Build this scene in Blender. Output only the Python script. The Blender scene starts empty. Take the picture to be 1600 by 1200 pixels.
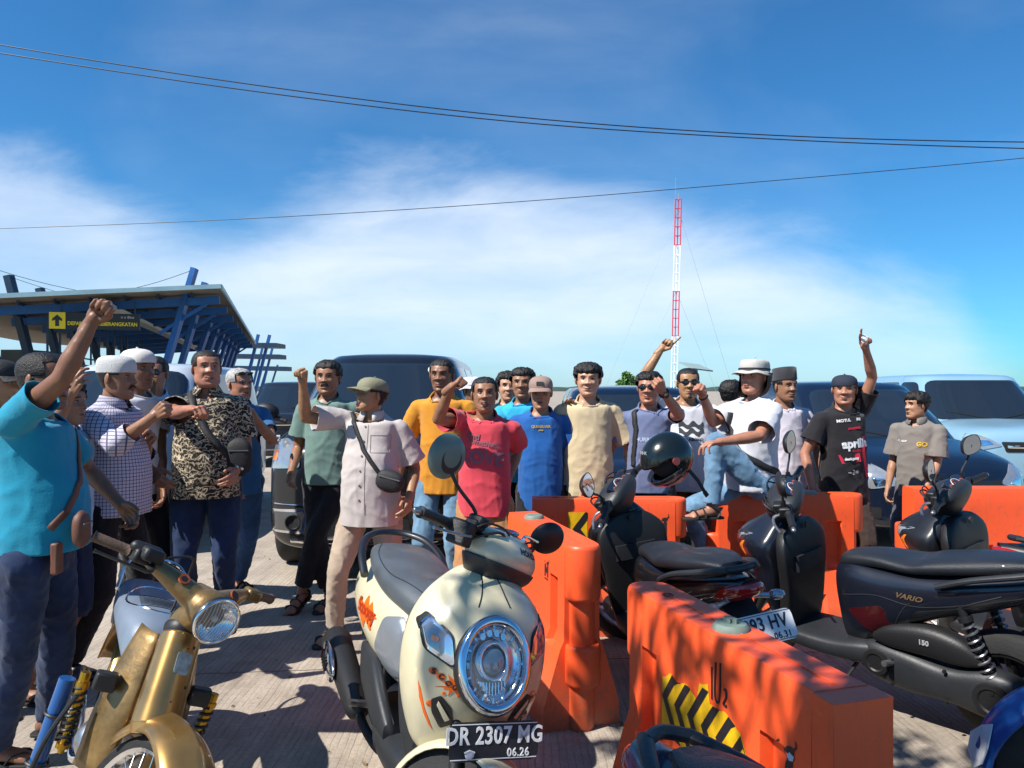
import bpy, bmesh, math, random
from math import sin, cos, pi, radians as R
from mathutils import Vector as V, Matrix as Mx, noise as NZ
from mathutils.bvhtree import BVHTree
random.seed(7)
S = bpy.context.scene
COL = S.collection
# ---------------------------------------------------------------- camera
CH, FP, HY = 1.53, 1200.0, 606.0           # eye height, focal length in photo pixels, horizon row
cd = bpy.data.cameras.new('camera'); cam = bpy.data.objects.new('camera', cd); COL.objects.link(cam)
cam.location = (0, 0, CH); cam.rotation_euler = (R(90), 0, 0)
cd.sensor_width = 36; cd.lens = 27.0; cd.shift_y = 6 / 1600; cd.clip_start = 0.05; cd.clip_end = 3000
S.camera = cam
def at(px, py, d):
    return V(((px - 800) / FP * d, d, CH + (HY - py) / FP * d))
# ---------------------------------------------------------------- sun and sky
SUN_EL = 50.0
SD = V((0.85, 0.52, 0)).normalized()       # the way the light travels over the ground
sd = V((SD.x * cos(R(SUN_EL)), SD.y * cos(R(SUN_EL)), -sin(R(SUN_EL))))
sl = bpy.data.lights.new('sun', 'SUN'); sl.energy = 4.9; sl.angle = R(0.5); sl.color = (1, .955, .88)
so = bpy.data.objects.new('sun', sl); COL.objects.link(so); so.rotation_euler = sd.to_track_quat('-Z', 'Y').to_euler()
W = bpy.data.worlds.new('World'); S.world = W; W.use_nodes = True
nt = W.node_tree; nt.nodes.clear()
def N(t, kind, **kw):
    n = t.nodes.new(kind)
    for k, v in kw.items():
        if k == 'ins':
            for a, b in v.items(): n.inputs[a].default_value = b
        else: setattr(n, k, v)
    return n
def math_(t, op, a, b=None, clamp=False):
    n = t.nodes.new('ShaderNodeMath'); n.operation = op; n.use_clamp = clamp
    for i, q in enumerate((a, b)):
        if q is None: continue
        if isinstance(q, (int, float)): n.inputs[i].default_value = q
        else: t.links.new(q, n.inputs[i])
    return n.outputs[0]
sky = N(nt, 'ShaderNodeTexSky', sky_type='NISHITA', sun_disc=False, sun_elevation=R(SUN_EL),
        sun_rotation=math.atan2(-SD.x, -SD.y), altitude=0, air_density=1.0, dust_density=0.3, ozone_density=3.0)
tc = N(nt, 'ShaderNodeTexCoord'); sp = N(nt, 'ShaderNodeSeparateXYZ'); nt.links.new(tc.outputs['Generated'], sp.inputs[0])
ya = math_(nt, 'MAXIMUM', sp.outputs[1], 0.12)
u = math_(nt, 'DIVIDE', sp.outputs[0], ya); v = math_(nt, 'DIVIDE', sp.outputs[2], ya)
cb = N(nt, 'ShaderNodeCombineXYZ'); nt.links.new(u, cb.inputs[0]); nt.links.new(v, cb.inputs[1])
def wnoise(sx, sy, scale, detail, rough, dist=0.0, rot=0.0, seed=0.0):
    mp = N(nt, 'ShaderNodeMapping'); mp.inputs['Scale'].default_value = (sx, sy, 1); mp.inputs['Rotation'].default_value = (0, 0, rot)
    mp.inputs['Location'].default_value = (seed, seed, seed)
    nt.links.new(cb.outputs[0], mp.inputs[0])
    nn = N(nt, 'ShaderNodeTexNoise', ins={'Scale': scale, 'Detail': detail, 'Roughness': rough, 'Distortion': dist})
    nt.links.new(mp.outputs[0], nn.inputs[0]); return nn.outputs[0]
def ramp(t, sock, stops, interp='LINEAR'):
    r = t.nodes.new('ShaderNodeValToRGB'); r.color_ramp.interpolation = interp
    e = r.color_ramp.elements
    while len(e) > len(stops): e.remove(e[-1])
    while len(e) < len(stops): e.new(1)
    for q, (p, c) in zip(e, stops):
        q.position = p; q.color = (c, c, c, 1) if isinstance(c, (int, float)) else (*c, 1)
    t.links.new(sock, r.inputs[0]); return r.outputs[0]
# a long bank of thin high cloud: its upper edge rises from the right and dips at the left
ur = math_(nt, 'ADD', math_(nt, 'MULTIPLY', u, 0.5), 0.5, True)
edge = ramp(nt, ur, [(.10, .37), (.17, .345), (.23, .30), (.31, .235), (.37, .30), (.44, .325), (.52, .31), (.60, .285), (.71, .225), (.79, .15), (.83, .06), (.92, .03)], 'CARDINAL')
n1 = wnoise(1.0, 2.6, 3.2, 6, .6, .5, .18); n2 = wnoise(1, 3.8, 4.5, 5, .58, .3, -.25, 4.2); n3 = wnoise(1, 1.7, 1.6, 5, .5, .4, 0, 9.)
wob = math_(nt, 'MULTIPLY', math_(nt, 'SUBTRACT', n1, .5), .18)
below = math_(nt, 'SUBTRACT', math_(nt, 'ADD', edge, wob), v)
m1 = N(nt, 'ShaderNodeMapRange', interpolation_type='SMOOTHSTEP', ins={1: -.015, 2: .13}); nt.links.new(below, m1.inputs[0])
dens = math_(nt, 'MULTIPLY', m1.outputs[0], math_(nt, 'ADD', math_(nt, 'MULTIPLY', n2, .75), .42), True)
wisp = ramp(nt, n3, [(.50, 0), (.80, .30)])
dens = math_(nt, 'MAXIMUM', math_(nt, 'MULTIPLY', dens, ramp(nt, n3, [(.25, .60), (.62, 1.0)])), math_(nt, 'MULTIPLY', wisp, n2))
low = N(nt, 'ShaderNodeMapRange', interpolation_type='SMOOTHSTEP', ins={1: -.02, 2: .12, 3: .5, 4: 1}); nt.links.new(v, low.inputs[0])
dens = math_(nt, 'MULTIPLY', dens, low.outputs[0])
dens = math_(nt, 'MULTIPLY', dens, .86, True)
tint = N(nt, 'ShaderNodeMix', data_type='RGBA', blend_type='MULTIPLY', ins={0: 1.0})
nt.links.new(sky.outputs[0], tint.inputs[6]); tint.inputs[7].default_value = (.25, .64, .90, 1)
mixc = N(nt, 'ShaderNodeMix', data_type='RGBA'); nt.links.new(dens, mixc.inputs[0])
nt.links.new(tint.outputs[2], mixc.inputs[6]); mixc.inputs[7].default_value = (5.9, 6.5, 7.3, 1)
bg = N(nt, 'ShaderNodeBackground'); bg.inputs[1].default_value = .10; nt.links.new(mixc.outputs[2], bg.inputs[0])
wo = N(nt, 'ShaderNodeOutputWorld'); nt.links.new(bg.outputs[0], wo.inputs[0])
vs = S.view_settings; S.display_settings.display_device = 'sRGB'
vs.view_transform = 'Standard'; vs.look = 'None'; vs.gamma = 1; vs.exposure = 0.70; vs.use_curve_mapping = False
S.cycles.max_bounces = 6; S.cycles.transparent_max_bounces = 12
# ---------------------------------------------------------------- materials
def hx(h):
    h = h.lstrip('#'); o = []
    for i in (0, 2, 4):
        c = int(h[i:i + 2], 16) / 255; o.append(c / 12.92 if c <= .04045 else ((c + .055) / 1.055) ** 2.4)
    return tuple(o)
MATS = {}
def mat(name, col, rough=.5, metal=0, coat=0, var=0.0, vs_=6, bump=0.0, bs=40, spec=.5, trans=0, emit=None, sub=0, det=4, alpha=1, sheen=0, brick=None):
    if name in MATS: return MATS[name]
    if isinstance(col, str): col = hx(col)
    m = bpy.data.materials.new(name); m.use_nodes = True; t = m.node_tree; b = t.nodes['Principled BSDF']
    b.inputs['Base Color'].default_value = (*col, 1); b.inputs['Roughness'].default_value = rough; b.inputs['Metallic'].default_value = metal
    b.inputs['Coat Weight'].default_value = coat; b.inputs['Coat Roughness'].default_value = .04; b.inputs['Specular IOR Level'].default_value = spec
    b.inputs['Transmission Weight'].default_value = trans
    if sheen: b.inputs['Sheen Weight'].default_value = sheen
    if sub: b.inputs['Subsurface Weight'].default_value = sub; b.inputs['Subsurface Radius'].default_value = (.02, .008, .004); b.inputs['Subsurface Scale'].default_value = .4
    if alpha < 1: b.inputs['Alpha'].default_value = alpha
    if emit: b.inputs['Emission Color'].default_value = (*hx(emit[0]), 1); b.inputs['Emission Strength'].default_value = emit[1]
    co = N(t, 'ShaderNodeTexCoord')
    if var:
        n = N(t, 'ShaderNodeTexNoise', ins={'Scale': vs_, 'Detail': det, 'Roughness': .6}); t.links.new(co.outputs['Object'], n.inputs[0])
        mx = N(t, 'ShaderNodeMix', data_type='RGBA'); t.links.new(ramp(t, n.outputs[0], [(.3, 0), (.7, 1)]), mx.inputs[0])
        mx.inputs[6].default_value = (*[c * (1 - var) for c in col], 1); mx.inputs[7].default_value = (*[min(1, c * (1 + var)) for c in col], 1)
        t.links.new(mx.outputs[2], b.inputs['Base Color'])
        rr = N(t, 'ShaderNodeMapRange', ins={3: max(0, rough - .08), 4: min(1, rough + .12)}); t.links.new(n.outputs[0], rr.inputs[0]); t.links.new(rr.outputs[0], b.inputs['Roughness'])
    if bump:
        n = N(t, 'ShaderNodeTexNoise', ins={'Scale': bs, 'Detail': 5, 'Roughness': .6}); t.links.new(co.outputs['Object'], n.inputs[0])
        bp = N(t, 'ShaderNodeBump', ins={'Strength': bump, 'Distance': .01}); t.links.new(n.outputs[0], bp.inputs['Height']); t.links.new(bp.outputs[0], b.inputs['Normal'])
    MATS[name] = m; return m
# ---------------------------------------------------------------- objects
def tag(o, label=None, cat=None, group=None, kind=None):
    for k, v in (('label', label), ('category', cat), ('group', group), ('kind', kind)):
        if v: o[k] = v
    return o
def empty(name, loc=(0, 0, 0), rz=0, par=None):
    o = bpy.data.objects.new(name, None); COL.objects.link(o); o.location = loc; o.rotation_euler = (0, 0, rz); o.empty_display_size = .1
    if par: o.parent = par
    return o
def dup(o, parent=None):
    c = o.copy(); COL.objects.link(c); c.parent = parent
    if parent is not None: c.matrix_parent_inverse = o.matrix_parent_inverse.copy()
    for ch in [q for q in bpy.data.objects if q.parent == o]: dup(ch, c)
    return c
def frame(z, x=V((1, 0, 0))):
    z = z.normalized()
    if abs(z.dot(x)) > .95: x = V((0, 1, 0)) if abs(z.y) < .9 else V((0, 0, 1))
    y = z.cross(x).normalized(); return y.cross(z).normalized(), y, z
def cr(pts, n):
    """Catmull-Rom through pts (Vectors or tuples of floats), n steps per span"""
    P = [tuple(p) for p in pts]; P = [P[0]] + P + [P[-1]]; out = []
    for i in range(1, len(P) - 2):
        for k in range(n):
            t = k / n; out.append(tuple(.5 * (2 * b + (c - a) * t + (2 * a - 5 * b + 4 * c - d) * t * t + (3 * b - a - 3 * c + d) * t ** 3) for a, b, c, d in zip(P[i - 1], P[i], P[i + 1], P[i + 2])))
    out.append(P[-2]); return out
def se(a, b, n=24, p=2.0):
    """superellipse ring of half sizes a, b"""
    o = []
    for k in range(n):
        t = 2 * pi * k / n; c, s = cos(t), sin(t)
        o.append((a * math.copysign(abs(c) ** (2 / p), c), b * math.copysign(abs(s) ** (2 / p), s)))
    return o
class G:
    def __init__(s): s.v = []; s.f = []; s.m = []; s.M = Mx.Identity(4); s.cm = 0
    def add(s, vs, fs, m=None):
        o = len(s.v); s.v += [s.M @ V(q) for q in vs]
        s.f += [tuple(i + o for i in f) for f in fs]; s.m += [s.cm if m is None else m] * len(fs); return s
    def box(s, c, d, rz=0, m=None, rx=0, ry=0):
        T = Mx.Translation(V(c)) @ Mx.Rotation(rz, 4, 'Z') @ Mx.Rotation(ry, 4, 'Y') @ Mx.Rotation(rx, 4, 'X')
        vs = [T @ V((x * d[0] / 2, y * d[1] / 2, z * d[2] / 2)) for x in (-1, 1) for y in (-1, 1) for z in (-1, 1)]
        return s.add(vs, [(0, 1, 3, 2), (4, 6, 7, 5), (0, 4, 5, 1), (2, 3, 7, 6), (0, 2, 6, 4), (1, 5, 7, 3)], m)
    def loft(s, rings, cap=(True, True), m=None, closed=True, loop=False):
        n = len(rings[0]); vs = [q for r in rings for q in r]; fs = []
        K = len(rings)
        for i in range(K if loop else K - 1):
            j2 = (i + 1) % K
            for j in range(n if closed else n - 1):
                k = (j + 1) % n; fs.append((i * n + j, i * n + k, j2 * n + k, j2 * n + j))
        if closed and not loop:
            if cap[0]: fs.append(tuple(range(n - 1, -1, -1)))
            if cap[1]: fs.append(tuple((K - 1) * n + j for j in range(n)))
        return s.add(vs, fs, m)
    def tube(s, pts, r, n=10, cap=True, m=None, flat=1.0, up=None):
        P = [V(p) for p in pts]; rs = r if isinstance(r, (list, tuple)) else [r] * len(P); rings = []; x = up or V((1, 0, 0)); 
        for i, p in enumerate(P):
            d = (P[min(i + 1, len(P) - 1)] - P[max(i - 1, 0)])
            if d.length < 1e-9: d = V((0, 0, 1))
            x, y, z = frame(d, x); rings.append([p + x * (rs[i] * cos(2 * pi * k / n)) + y * (rs[i] * flat * sin(2 * pi * k / n)) for k in range(n)])
        return s.loft(rings, (cap, cap), m)
    def cap_(s, p0, p1, r0, r1, n=14, m=None, k=4):
        """tapered capsule"""
        p0, p1 = V(p0), V(p1); d = p1 - p0
        if d.length < 1e-6: d = V((0, 0, 1e-4))
        x, y, z = frame(d); rings = []
        for i in range(k + 1):
            a = -pi / 2 + pi / 2 * i / k; rings.append((p0 + z * r0 * sin(a), max(r0 * cos(a), r0 * .04)))
        for i in range(k + 1):
            a = pi / 2 * i / k; rings.append((p1 + z * r1 * sin(a), max(r1 * cos(a), r1 * .04)))
        return s.loft([[c + x * (r * cos(2 * pi * j / n)) + y * (r * sin(2 * pi * j / n)) for j in range(n)] for c, r in rings], m=m)
    def ell(s, c, r, n=16, m=None, rot=None):
        c = V(c); vs = []; k = max(6, n // 2); q = rot or Mx.Identity(3)
        rings = []
        for i in range(k + 1):
            a = -pi / 2 + pi * i / k; w = max(cos(a), .02)
            rings.append([c + q @ V((r[0] * w * cos(2 * pi * j / n), r[1] * w * sin(2 * pi * j / n), r[2] * sin(a))) for j in range(n)])
        return s.loft(rings, m=m)
    def lathe(s, prof, c=(0, 0, 0), ax=(0, 0, 1), n=24, m=None, a0=0, a1=2 * pi, cap=False):
        """prof: list of (radius, height along ax)"""
        x, y, z = frame(V(ax)); c = V(c); full = abs(a1 - a0 - 2 * pi) < 1e-6; K = n if full else n + 1
        rings = []
        for r, h in prof:
            rings.append([c + z * h + (x * cos(a0 + (a1 - a0) * j / n) + y * sin(a0 + (a1 - a0) * j / n)) * max(r, 1e-4) for j in range(K)])
        return s.loft(rings, (cap, cap), m, closed=full)
    def torus(s, c, ax, Rr, r, n=28, k=8, m=None, flat=1.0):
        return s.lathe([(Rr + r * cos(2 * pi * i / k), r * flat * sin(2 * pi * i / k)) for i in range(k + 1)], c, ax, n, m)
    def prism(s, poly, z0, z1, M=None, m=None):
        """polygon in xy extruded z0..z1, M places it"""
        o = s.M; s.M = o @ (M or Mx.Identity(4)); s.loft([[(x, y, z0) for x, y in poly], [(x, y, z1) for x, y in poly]], m=m); s.M = o; return s
    def grid(s, rows, m=None, thick=0):
        """open sheet of rows of points; thick makes it solid by doubling"""
        nr, nc = len(rows), len(rows[0]); s.add([q for r in rows for q in r], [(i * nc + j, i * nc + j + 1, (i + 1) * nc + j + 1, (i + 1) * nc + j) for i in range(nr - 1) for j in range(nc - 1)], m); return s
    def build(s, name, mats, par=None, smooth=35, bevel=0, sub=0, solid=0, seg=2, fix=True):
        me = bpy.data.meshes.new(name); me.from_pydata([tuple(q) for q in s.v], [], s.f); me.update()
        if fix:
            b = bmesh.new(); b.from_mesh(me); bmesh.ops.recalc_face_normals(b, faces=b.faces); b.to_mesh(me); b.free()
        for q in (mats if isinstance(mats, (list, tuple)) else [mats]): me.materials.append(q)
        me.polygons.foreach_set('material_index', s.m if len(s.m) == len(me.polygons) else [0] * len(me.polygons))
        if smooth:
            me.polygons.foreach_set('use_smooth', [True] * len(me.polygons))
            if smooth < 180: me.set_sharp_from_angle(angle=R(smooth))
        me.update(); o = bpy.data.objects.new(name, me); COL.objects.link(o)
        if par is not None: o.parent = par
        if solid: q = o.modifiers.new('s', 'SOLIDIFY'); q.thickness = solid; q.offset = -1
        if bevel: q = o.modifiers.new('b', 'BEVEL'); q.width = bevel; q.segments = seg; q.limit_method = 'ANGLE'; q.angle_limit = R(40); q.harden_normals = False
        if sub: q = o.modifiers.new('u', 'SUBSURF'); q.levels = q.render_levels = sub
        return o
def remesh(g, vox, smooth=4, fac=.5, keep=False):
    """union of the overlapping closed shapes in g as one continuous mesh"""
    me = bpy.data.meshes.new('tmp'); me.from_pydata([tuple(q) for q in g.v], [], g.f)
    b = bmesh.new(); b.from_mesh(me); bmesh.ops.recalc_face_normals(b, faces=b.faces); b.to_mesh(me); b.free()
    o = bpy.data.objects.new('tmp', me); COL.objects.link(o)
    q = o.modifiers.new('r', 'REMESH'); q.mode = 'VOXEL'; q.voxel_size = vox; q.adaptivity = 0
    if smooth: q = o.modifiers.new('s', 'SMOOTH'); q.factor = fac; q.iterations = smooth
    dg = bpy.context.evaluated_depsgraph_get(); ev = o.evaluated_get(dg); m2 = bpy.data.meshes.new_from_object(ev)
    bpy.data.objects.remove(o); bpy.data.meshes.remove(me); return m2
def mesh_obj(name, me, mats, par=None):
    for q in (mats if isinstance(mats, (list, tuple)) else [mats]): me.materials.append(q)
    me.polygons.foreach_set('use_smooth', [True] * len(me.polygons)); me.update()
    o = bpy.data.objects.new(name, me); COL.objects.link(o)
    if par is not None: o.parent = par
    return o
_tc = {}
def text_mesh(s, size=1.0, ext=0.0, bold=0.0, align='CENTER', sx=1.0, space=1.0):
    k = (s, size, ext, bold, align, space)
    if k not in _tc:
        c = bpy.data.curves.new('t', 'FONT'); c.body = s; c.size = size; c.extrude = ext; c.offset = bold; c.align_x = align; c.align_y = 'CENTER'; c.resolution_u = 3; c.space_character = space
        o = bpy.data.objects.new('t', c); COL.objects.link(o); dg = bpy.context.evaluated_depsgraph_get()
        me = bpy.data.meshes.new_from_object(o.evaluated_get(dg)); _tc[k] = ([v.co.copy() for v in me.vertices], [tuple(p.vertices) for p in me.polygons])
        bpy.data.objects.remove(o)
    vs, fs = _tc[k]; return [V((v.x * sx, v.y, v.z)) for v in vs], fs
def add_text(g, s, size, M, m=None, ext=.0015, bold=0, sx=1.0, align='CENTER', space=1.0):
    vs, fs = text_mesh(s, size, ext, bold, align, sx, space); o = g.M; g.M = o @ M; g.add(vs, fs, m); g.M = o
def plane_M(o, xdir, ydir):
    x = V(xdir).normalized(); y = V(ydir); y = (y - x * y.dot(x)).normalized(); z = x.cross(y)
    return Mx(((x.x, y.x, z.x, o[0]), (x.y, y.y, z.y, o[1]), (x.z, y.z, z.z, o[2]), (0, 0, 0, 1)))
def drape(vs, bvh, origin, xd, yd, off=.004, back=.6):
    """2D points laid on a surface: thrown along the plane's normal onto bvh"""
    M = plane_M(origin, xd, yd); n = M.to_3x3() @ V((0, 0, 1)); out = []
    for q in vs:
        p = M @ V((q[0], q[1], 0)) + n * back; h = bvh.ray_cast(p, -n)
        out.append((h[0] + n * off + n * q[2] if len(q) > 2 else h[0] + n * off) if h[0] else M @ V((q[0], q[1], 0)))
    return out
def bvh_of(o):
    me = o.data; return BVHTree.FromPolygons([v.co for v in me.vertices], [tuple(p.vertices) for p in me.polygons])
# ================================================================ setting
def ground_mat():
    m = bpy.data.materials.new('concrete_paving'); m.use_nodes = True; t = m.node_tree; b = t.nodes['Principled BSDF']; L = t.links.new
    co = N(t, 'ShaderNodeTexCoord'); s = N(t, 'ShaderNodeSeparateXYZ'); L(co.outputs['Object'], s.inputs[0])
    def noise(sc, det=5, ro=.6, mp=None):
        n = N(t, 'ShaderNodeTexNoise', ins={'Scale': sc, 'Detail': det, 'Roughness': ro})
        if mp:
            q = N(t, 'ShaderNodeMapping'); q.inputs['Scale'].default_value = mp; L(co.outputs['Object'], q.inputs[0]); L(q.outputs[0], n.inputs[0])
        else: L(co.outputs['Object'], n.inputs[0])
        return n.outputs[0]
    big = noise(.45, 6, .65); mid = noise(3.2, 7, .7); fine = noise(60, 4, .7); streak = noise(1, 5, .6, (22, .55, 1)); worn = noise(1.1, 4, .6)
    # raked grooves running away from the viewer
    w = N(t, 'ShaderNodeMath', operation='FRACT')
    jit = math_(t, 'ADD', s.outputs[0], math_(t, 'MULTIPLY', noise(1.6, 3), .07)); L(math_(t, 'MULTIPLY', jit, 31.0), w.inputs[0])
    gro = ramp(t, w.outputs[0], [(.0, 1), (.14, 1), (.26, 0), (.95, 0)])
    gro = math_(t, 'MULTIPLY', gro, ramp(t, noise(1, 5, .7, (30, 2.2, 1)), [(.38, 0), (.60, 1)]))
    # slab joints
    def joint(expr, per, wd):
        f = N(t, 'ShaderNodeMath', operation='FRACT'); L(math_(t, 'DIVIDE', expr, per), f.inputs[0])
        a = math_(t, 'ABSOLUTE', math_(t, 'SUBTRACT', f.outputs[0], .5)); return math_(t, 'LESS_THAN', a, wd / per)
    ey = math_(t, 'ADD', math_(t, 'ADD', s.outputs[1], math_(t, 'MULTIPLY', s.outputs[0], -.10)), math_(t, 'MULTIPLY', noise(5), .05))
    jy = joint(math_(t, 'ADD', ey, -4.30 + 2.5), 5.0, .007)
    jx = joint(math_(t, 'ADD', math_(t, 'ADD', s.outputs[0], math_(t, 'MULTIPLY', s.outputs[1], .3)), 3.7), 3.5, .007)
    jn = math_(t, 'MAXIMUM', jy, jx)
    c = N(t, 'ShaderNodeMix', data_type='RGBA'); L(ramp(t, mid, [(.3, 0), (.72, 1)]), c.inputs[0]); c.inputs[6].default_value = (.36, .295, .235, 1); c.inputs[7].default_value = (.56, .48, .39, 1)
    c2 = N(t, 'ShaderNodeMix', data_type='RGBA', blend_type='MULTIPLY', ins={0: .65}); L(c.outputs[2], c2.inputs[6]); L(ramp(t, big, [(.35, .62), (.62, 1)]), c2.inputs[7])
    c3 = N(t, 'ShaderNodeMix', data_type='RGBA', blend_type='MULTIPLY', ins={0: .5}); L(c2.outputs[2], c3.inputs[6]); L(ramp(t, streak, [(.3, .62), (.6, 1)]), c3.inputs[7])
    c4 = N(t, 'ShaderNodeMix', data_type='RGBA', blend_type='MULTIPLY', ins={0: .6}); L(c3.outputs[2], c4.inputs[6]); L(ramp(t, fine, [(.35, .6), (.6, 1)]), c4.inputs[7])
    c6 = N(t, 'ShaderNodeMix', data_type='RGBA', blend_type='MULTIPLY', ins={0: 1.0}); L(c4.outputs[2], c6.inputs[6]); L(ramp(t, noise(.9, 8, .72), [(.50, 1), (.60, .74), (.75, .62)]), c6.inputs[7]); c4 = c6
    c5 = N(t, 'ShaderNodeMix', data_type='RGBA'); L(math_(t, 'MAXIMUM', math_(t, 'MULTIPLY', gro, .55), jn), c5.inputs[0]); L(c4.outputs[2], c5.inputs[6]); c5.inputs[7].default_value = (.13, .10, .08, 1)
    L(c5.outputs[2], b.inputs['Base Color']); b.inputs['Roughness'].default_value = .85
    h = math_(t, 'ADD', math_(t, 'MULTIPLY', gro, -1.0), math_(t, 'ADD', math_(t, 'MULTIPLY', fine, .5), math_(t, 'MULTIPLY', jn, -2.0)))
    bp = N(t, 'ShaderNodeBump', ins={'Strength': .5, 'Distance': .006}); L(h, bp.inputs['Height']); L(bp.outputs[0], b.inputs['Normal'])
    return m
g = G(); g.grid([[(x, y, 0) for x in (-900, -60, 0, 60, 900)] for y in (-300, -10, 10, 60, 600)])
o = g.build('ground', ground_mat(), smooth=0); tag(o, kind='structure')
rg0 = random.Random(21); g = G()
for _ in range(190):
    y = rg0.uniform(2.2, 9); x = rg0.uniform(-.62, .62) * y; s_ = rg0.uniform(.008, .022); a = rg0.uniform(0, 6.3); c_, q_ = cos(a), sin(a); t_ = rg0.uniform(0, .008)
    g.add([(x + c_ * s_, y + q_ * s_, .003 + t_), (x - q_ * s_ * .4, y + c_ * s_ * .4, .004 + t_ * .4), (x - c_ * s_, y - q_ * s_, .003), (x + q_ * s_ * .4, y - c_ * s_ * .4, .009)], [(0, 1, 2, 3)])
tag(g.build('fallen_leaves', mat('dry_leaf', (.16, .10, .045), .8, var=.5, vs_=3), smooth=0), 'dry leaf scraps lying about the concrete', 'litter', kind='stuff')
# far low land, a dark wooded shore on the horizon
mleaf_far = mat('far_wood', (.035, .06, .05), .9, var=.4, vs_=.05)
g = G(); rr = random.Random(3); rows = []
for k in range(281):
    x = -420 + 3.0 * k; h = 1.9 + 1.0 * NZ.noise(V((x * .03, 2, 0))) + .7 * NZ.noise(V((x * .15, 5, 0))) + .5 * rr.random()
    rows.append([(x, 330, 0), (x, 331, h * .7), (x, 334, h), (x, 345, h * .9), (x, 352, 0)])
g.grid(rows); tag(g.build('shore_wood', mleaf_far, smooth=0), 'low dark wooded shore along the horizon', 'trees', kind='stuff')

# ---------------------------------------------------------------- departure terminal
BL = mat('blue_steel', hx('#0f5596'), .45, var=.18, vs_=2); BLD = mat('dark_blue_steel', hx('#0d2e4a'), .5, var=.2, vs_=2)
FAS = mat('fascia_paint', hx('#8fb0b8'), .5, var=.2, vs_=1); SHEET = mat('roof_sheet', hx('#6f6a60'), .55, var=.25, vs_=1.5)
PALE = mat('pale_gutter', hx('#c9c6bd'), .6); YEL = mat('sign_yellow', hx('#e8cf18'), .5); BLK = mat('sign_black', (.012, .013, .012), .4)
AX = V((-.286, .958, 0)).normalized(); CX = V((.958, .286, 0)).normalized()
P0 = at(345, 452, 24)                         # near right corner of the roof
def tp(u_, w_, z): return V((P0.x, P0.y, 0)) + CX * u_ + AX * w_ + V((0, 0, z))
def zr(u_): return P0.z - .085 * (-u_) if u_ > -7 else P0.z - .085 * 7 + .07 * (-u_ - 7)
term = empty('terminal_canopy', tp(-7, 0, 0)); tag(term, 'blue steel departure terminal with corrugated butterfly roof on slanted columns', 'terminal')
def tpart(g, name, m, par=term, **k):
    g.M = Mx.Identity(4); off = term.location
    g.v = [q - off for q in g.v]; return g.build(name, m, par, **k)
Lr = 31.0
g = G(); n = 120                              # corrugated sheet, ribs run across the building's length
rows = []
for j in range(n + 1):
    w_ = -.6 + (Lr + .6) * j / n
    rows.append([tp(u_, w_, zr(u_) + .07 * (1 if (j % 2) else 0)) for u_ in (0, -1.8, -3.5, -5.2, -7, -9.5, -12, -14)])
g.grid(rows); tpart(g, 'roof_sheeting', SHEET, smooth=0, solid=.03)
g = G()
def beam(g, a, b, w, h, m=None):
    d = (b - a); x, y, z = frame(d, V((0, 0, 1))); g.loft([[p + x * sx * h / 2 + y * sy * w / 2 for sx, sy in ((-1, -1), (1, -1), (1, 1), (-1, 1))] for p in (a, b)], m=m)
g2 = G(); beam(g2, tp(0.05, -.62, zr(0) + .02), tp(-7, -.62, zr(-7) + .02), .06, .13); beam(g2, tp(-7, -.62, zr(-7) + .02), tp(-14, -.62, zr(-14) + .02), .06, .13)
beam(g2, tp(0.05, -.6, zr(0) + .02), tp(.05, Lr, zr(0) + .02), .06, .13); tpart(g2, 'fascia', FAS)
g2 = G(); beam(g2, tp(-3.3, -.2, zr(-3.3) - .32), tp(-3.3, Lr, zr(-3.3) - .32), .42, .12); tpart(g2, 'roof_gutter', PALE)
for i in range(9):
    w_ = .9 + 3.5 * i
    g2 = G(); beam(g2, tp(-.1, w_, zr(0) - .24), tp(-7, w_, zr(-7) - .24), .14, .26); tpart(g2, 'roof_beam', BL)
    g2 = G(); beam(g2, tp(-2.3, w_, 0), tp(-.85, w_, P0.z + (.75 if i in (0, 1) else .0)), .17, .26)
    beam(g2, tp(-1.9, w_, zr(-2) - 1.2), tp(-.5, w_, zr(-.5) - .34), .1, .1); tpart(g2, 'slanted_column', BL)
    g2 = G(); beam(g2, tp(-5.9, w_, 0), tp(-7.1 + (.0 if i < 3 else .2), w_, P0.z + (.75 if i < 3 else -.2)), .22, .30); tpart(g2, 'slanted_column', BLD)
for k in range(7):
    g2 = G(); u_ = -.9 - .95 * k; beam(g2, tp(u_, .3, zr(u_) - .09), tp(u_, Lr - .3, zr(u_) - .09), .07, .09); tpart(g2, 'purlin', BLD)
g2 = G()
for k in range(14): beam(g2, tp(-5.1 + .0 * k, 1.2 + 1.4 * k, .0), tp(-5.1, 1.2 + 1.4 * k, zr(-5) - .1), .05, .05)
for z in (2.35, 2.6): beam(g2, tp(-5.1, 1.2, z), tp(-5.1, 20, z), .05, .05)
tpart(g2, 'rail_screen', BLD)
g2 = G()
for k in range(10): beam(g2, tp(-1.2, 5 + 2.4 * k, 0), tp(-1.2, 5 + 2.4 * k, 1.95), .08, .08)
for z in (1.0, 1.5, 1.95): beam(g2, tp(-1.2, 5, z), tp(-1.2, 28, z), .06, .09)
tpart(g2, 'pale_railing', mat('pale_rail', hx('#b9ab8c'), .7))
for k, (u0, w0) in enumerate(((-7.1, .9), (-7.1, 4.4), (-.85, .9))):
    g2 = G(); a = tp(u0, w0, P0.z + .72); b_ = tp(-3.6, w0, zr(-3.6) + .12); g2.tube([a.lerp(b_, t) - V((0, 0, .10 * sin(pi * t))) for t in [i / 8 for i in range(9)]], .009, 5); tpart(g2, 'stay_cable', BLK)
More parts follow.
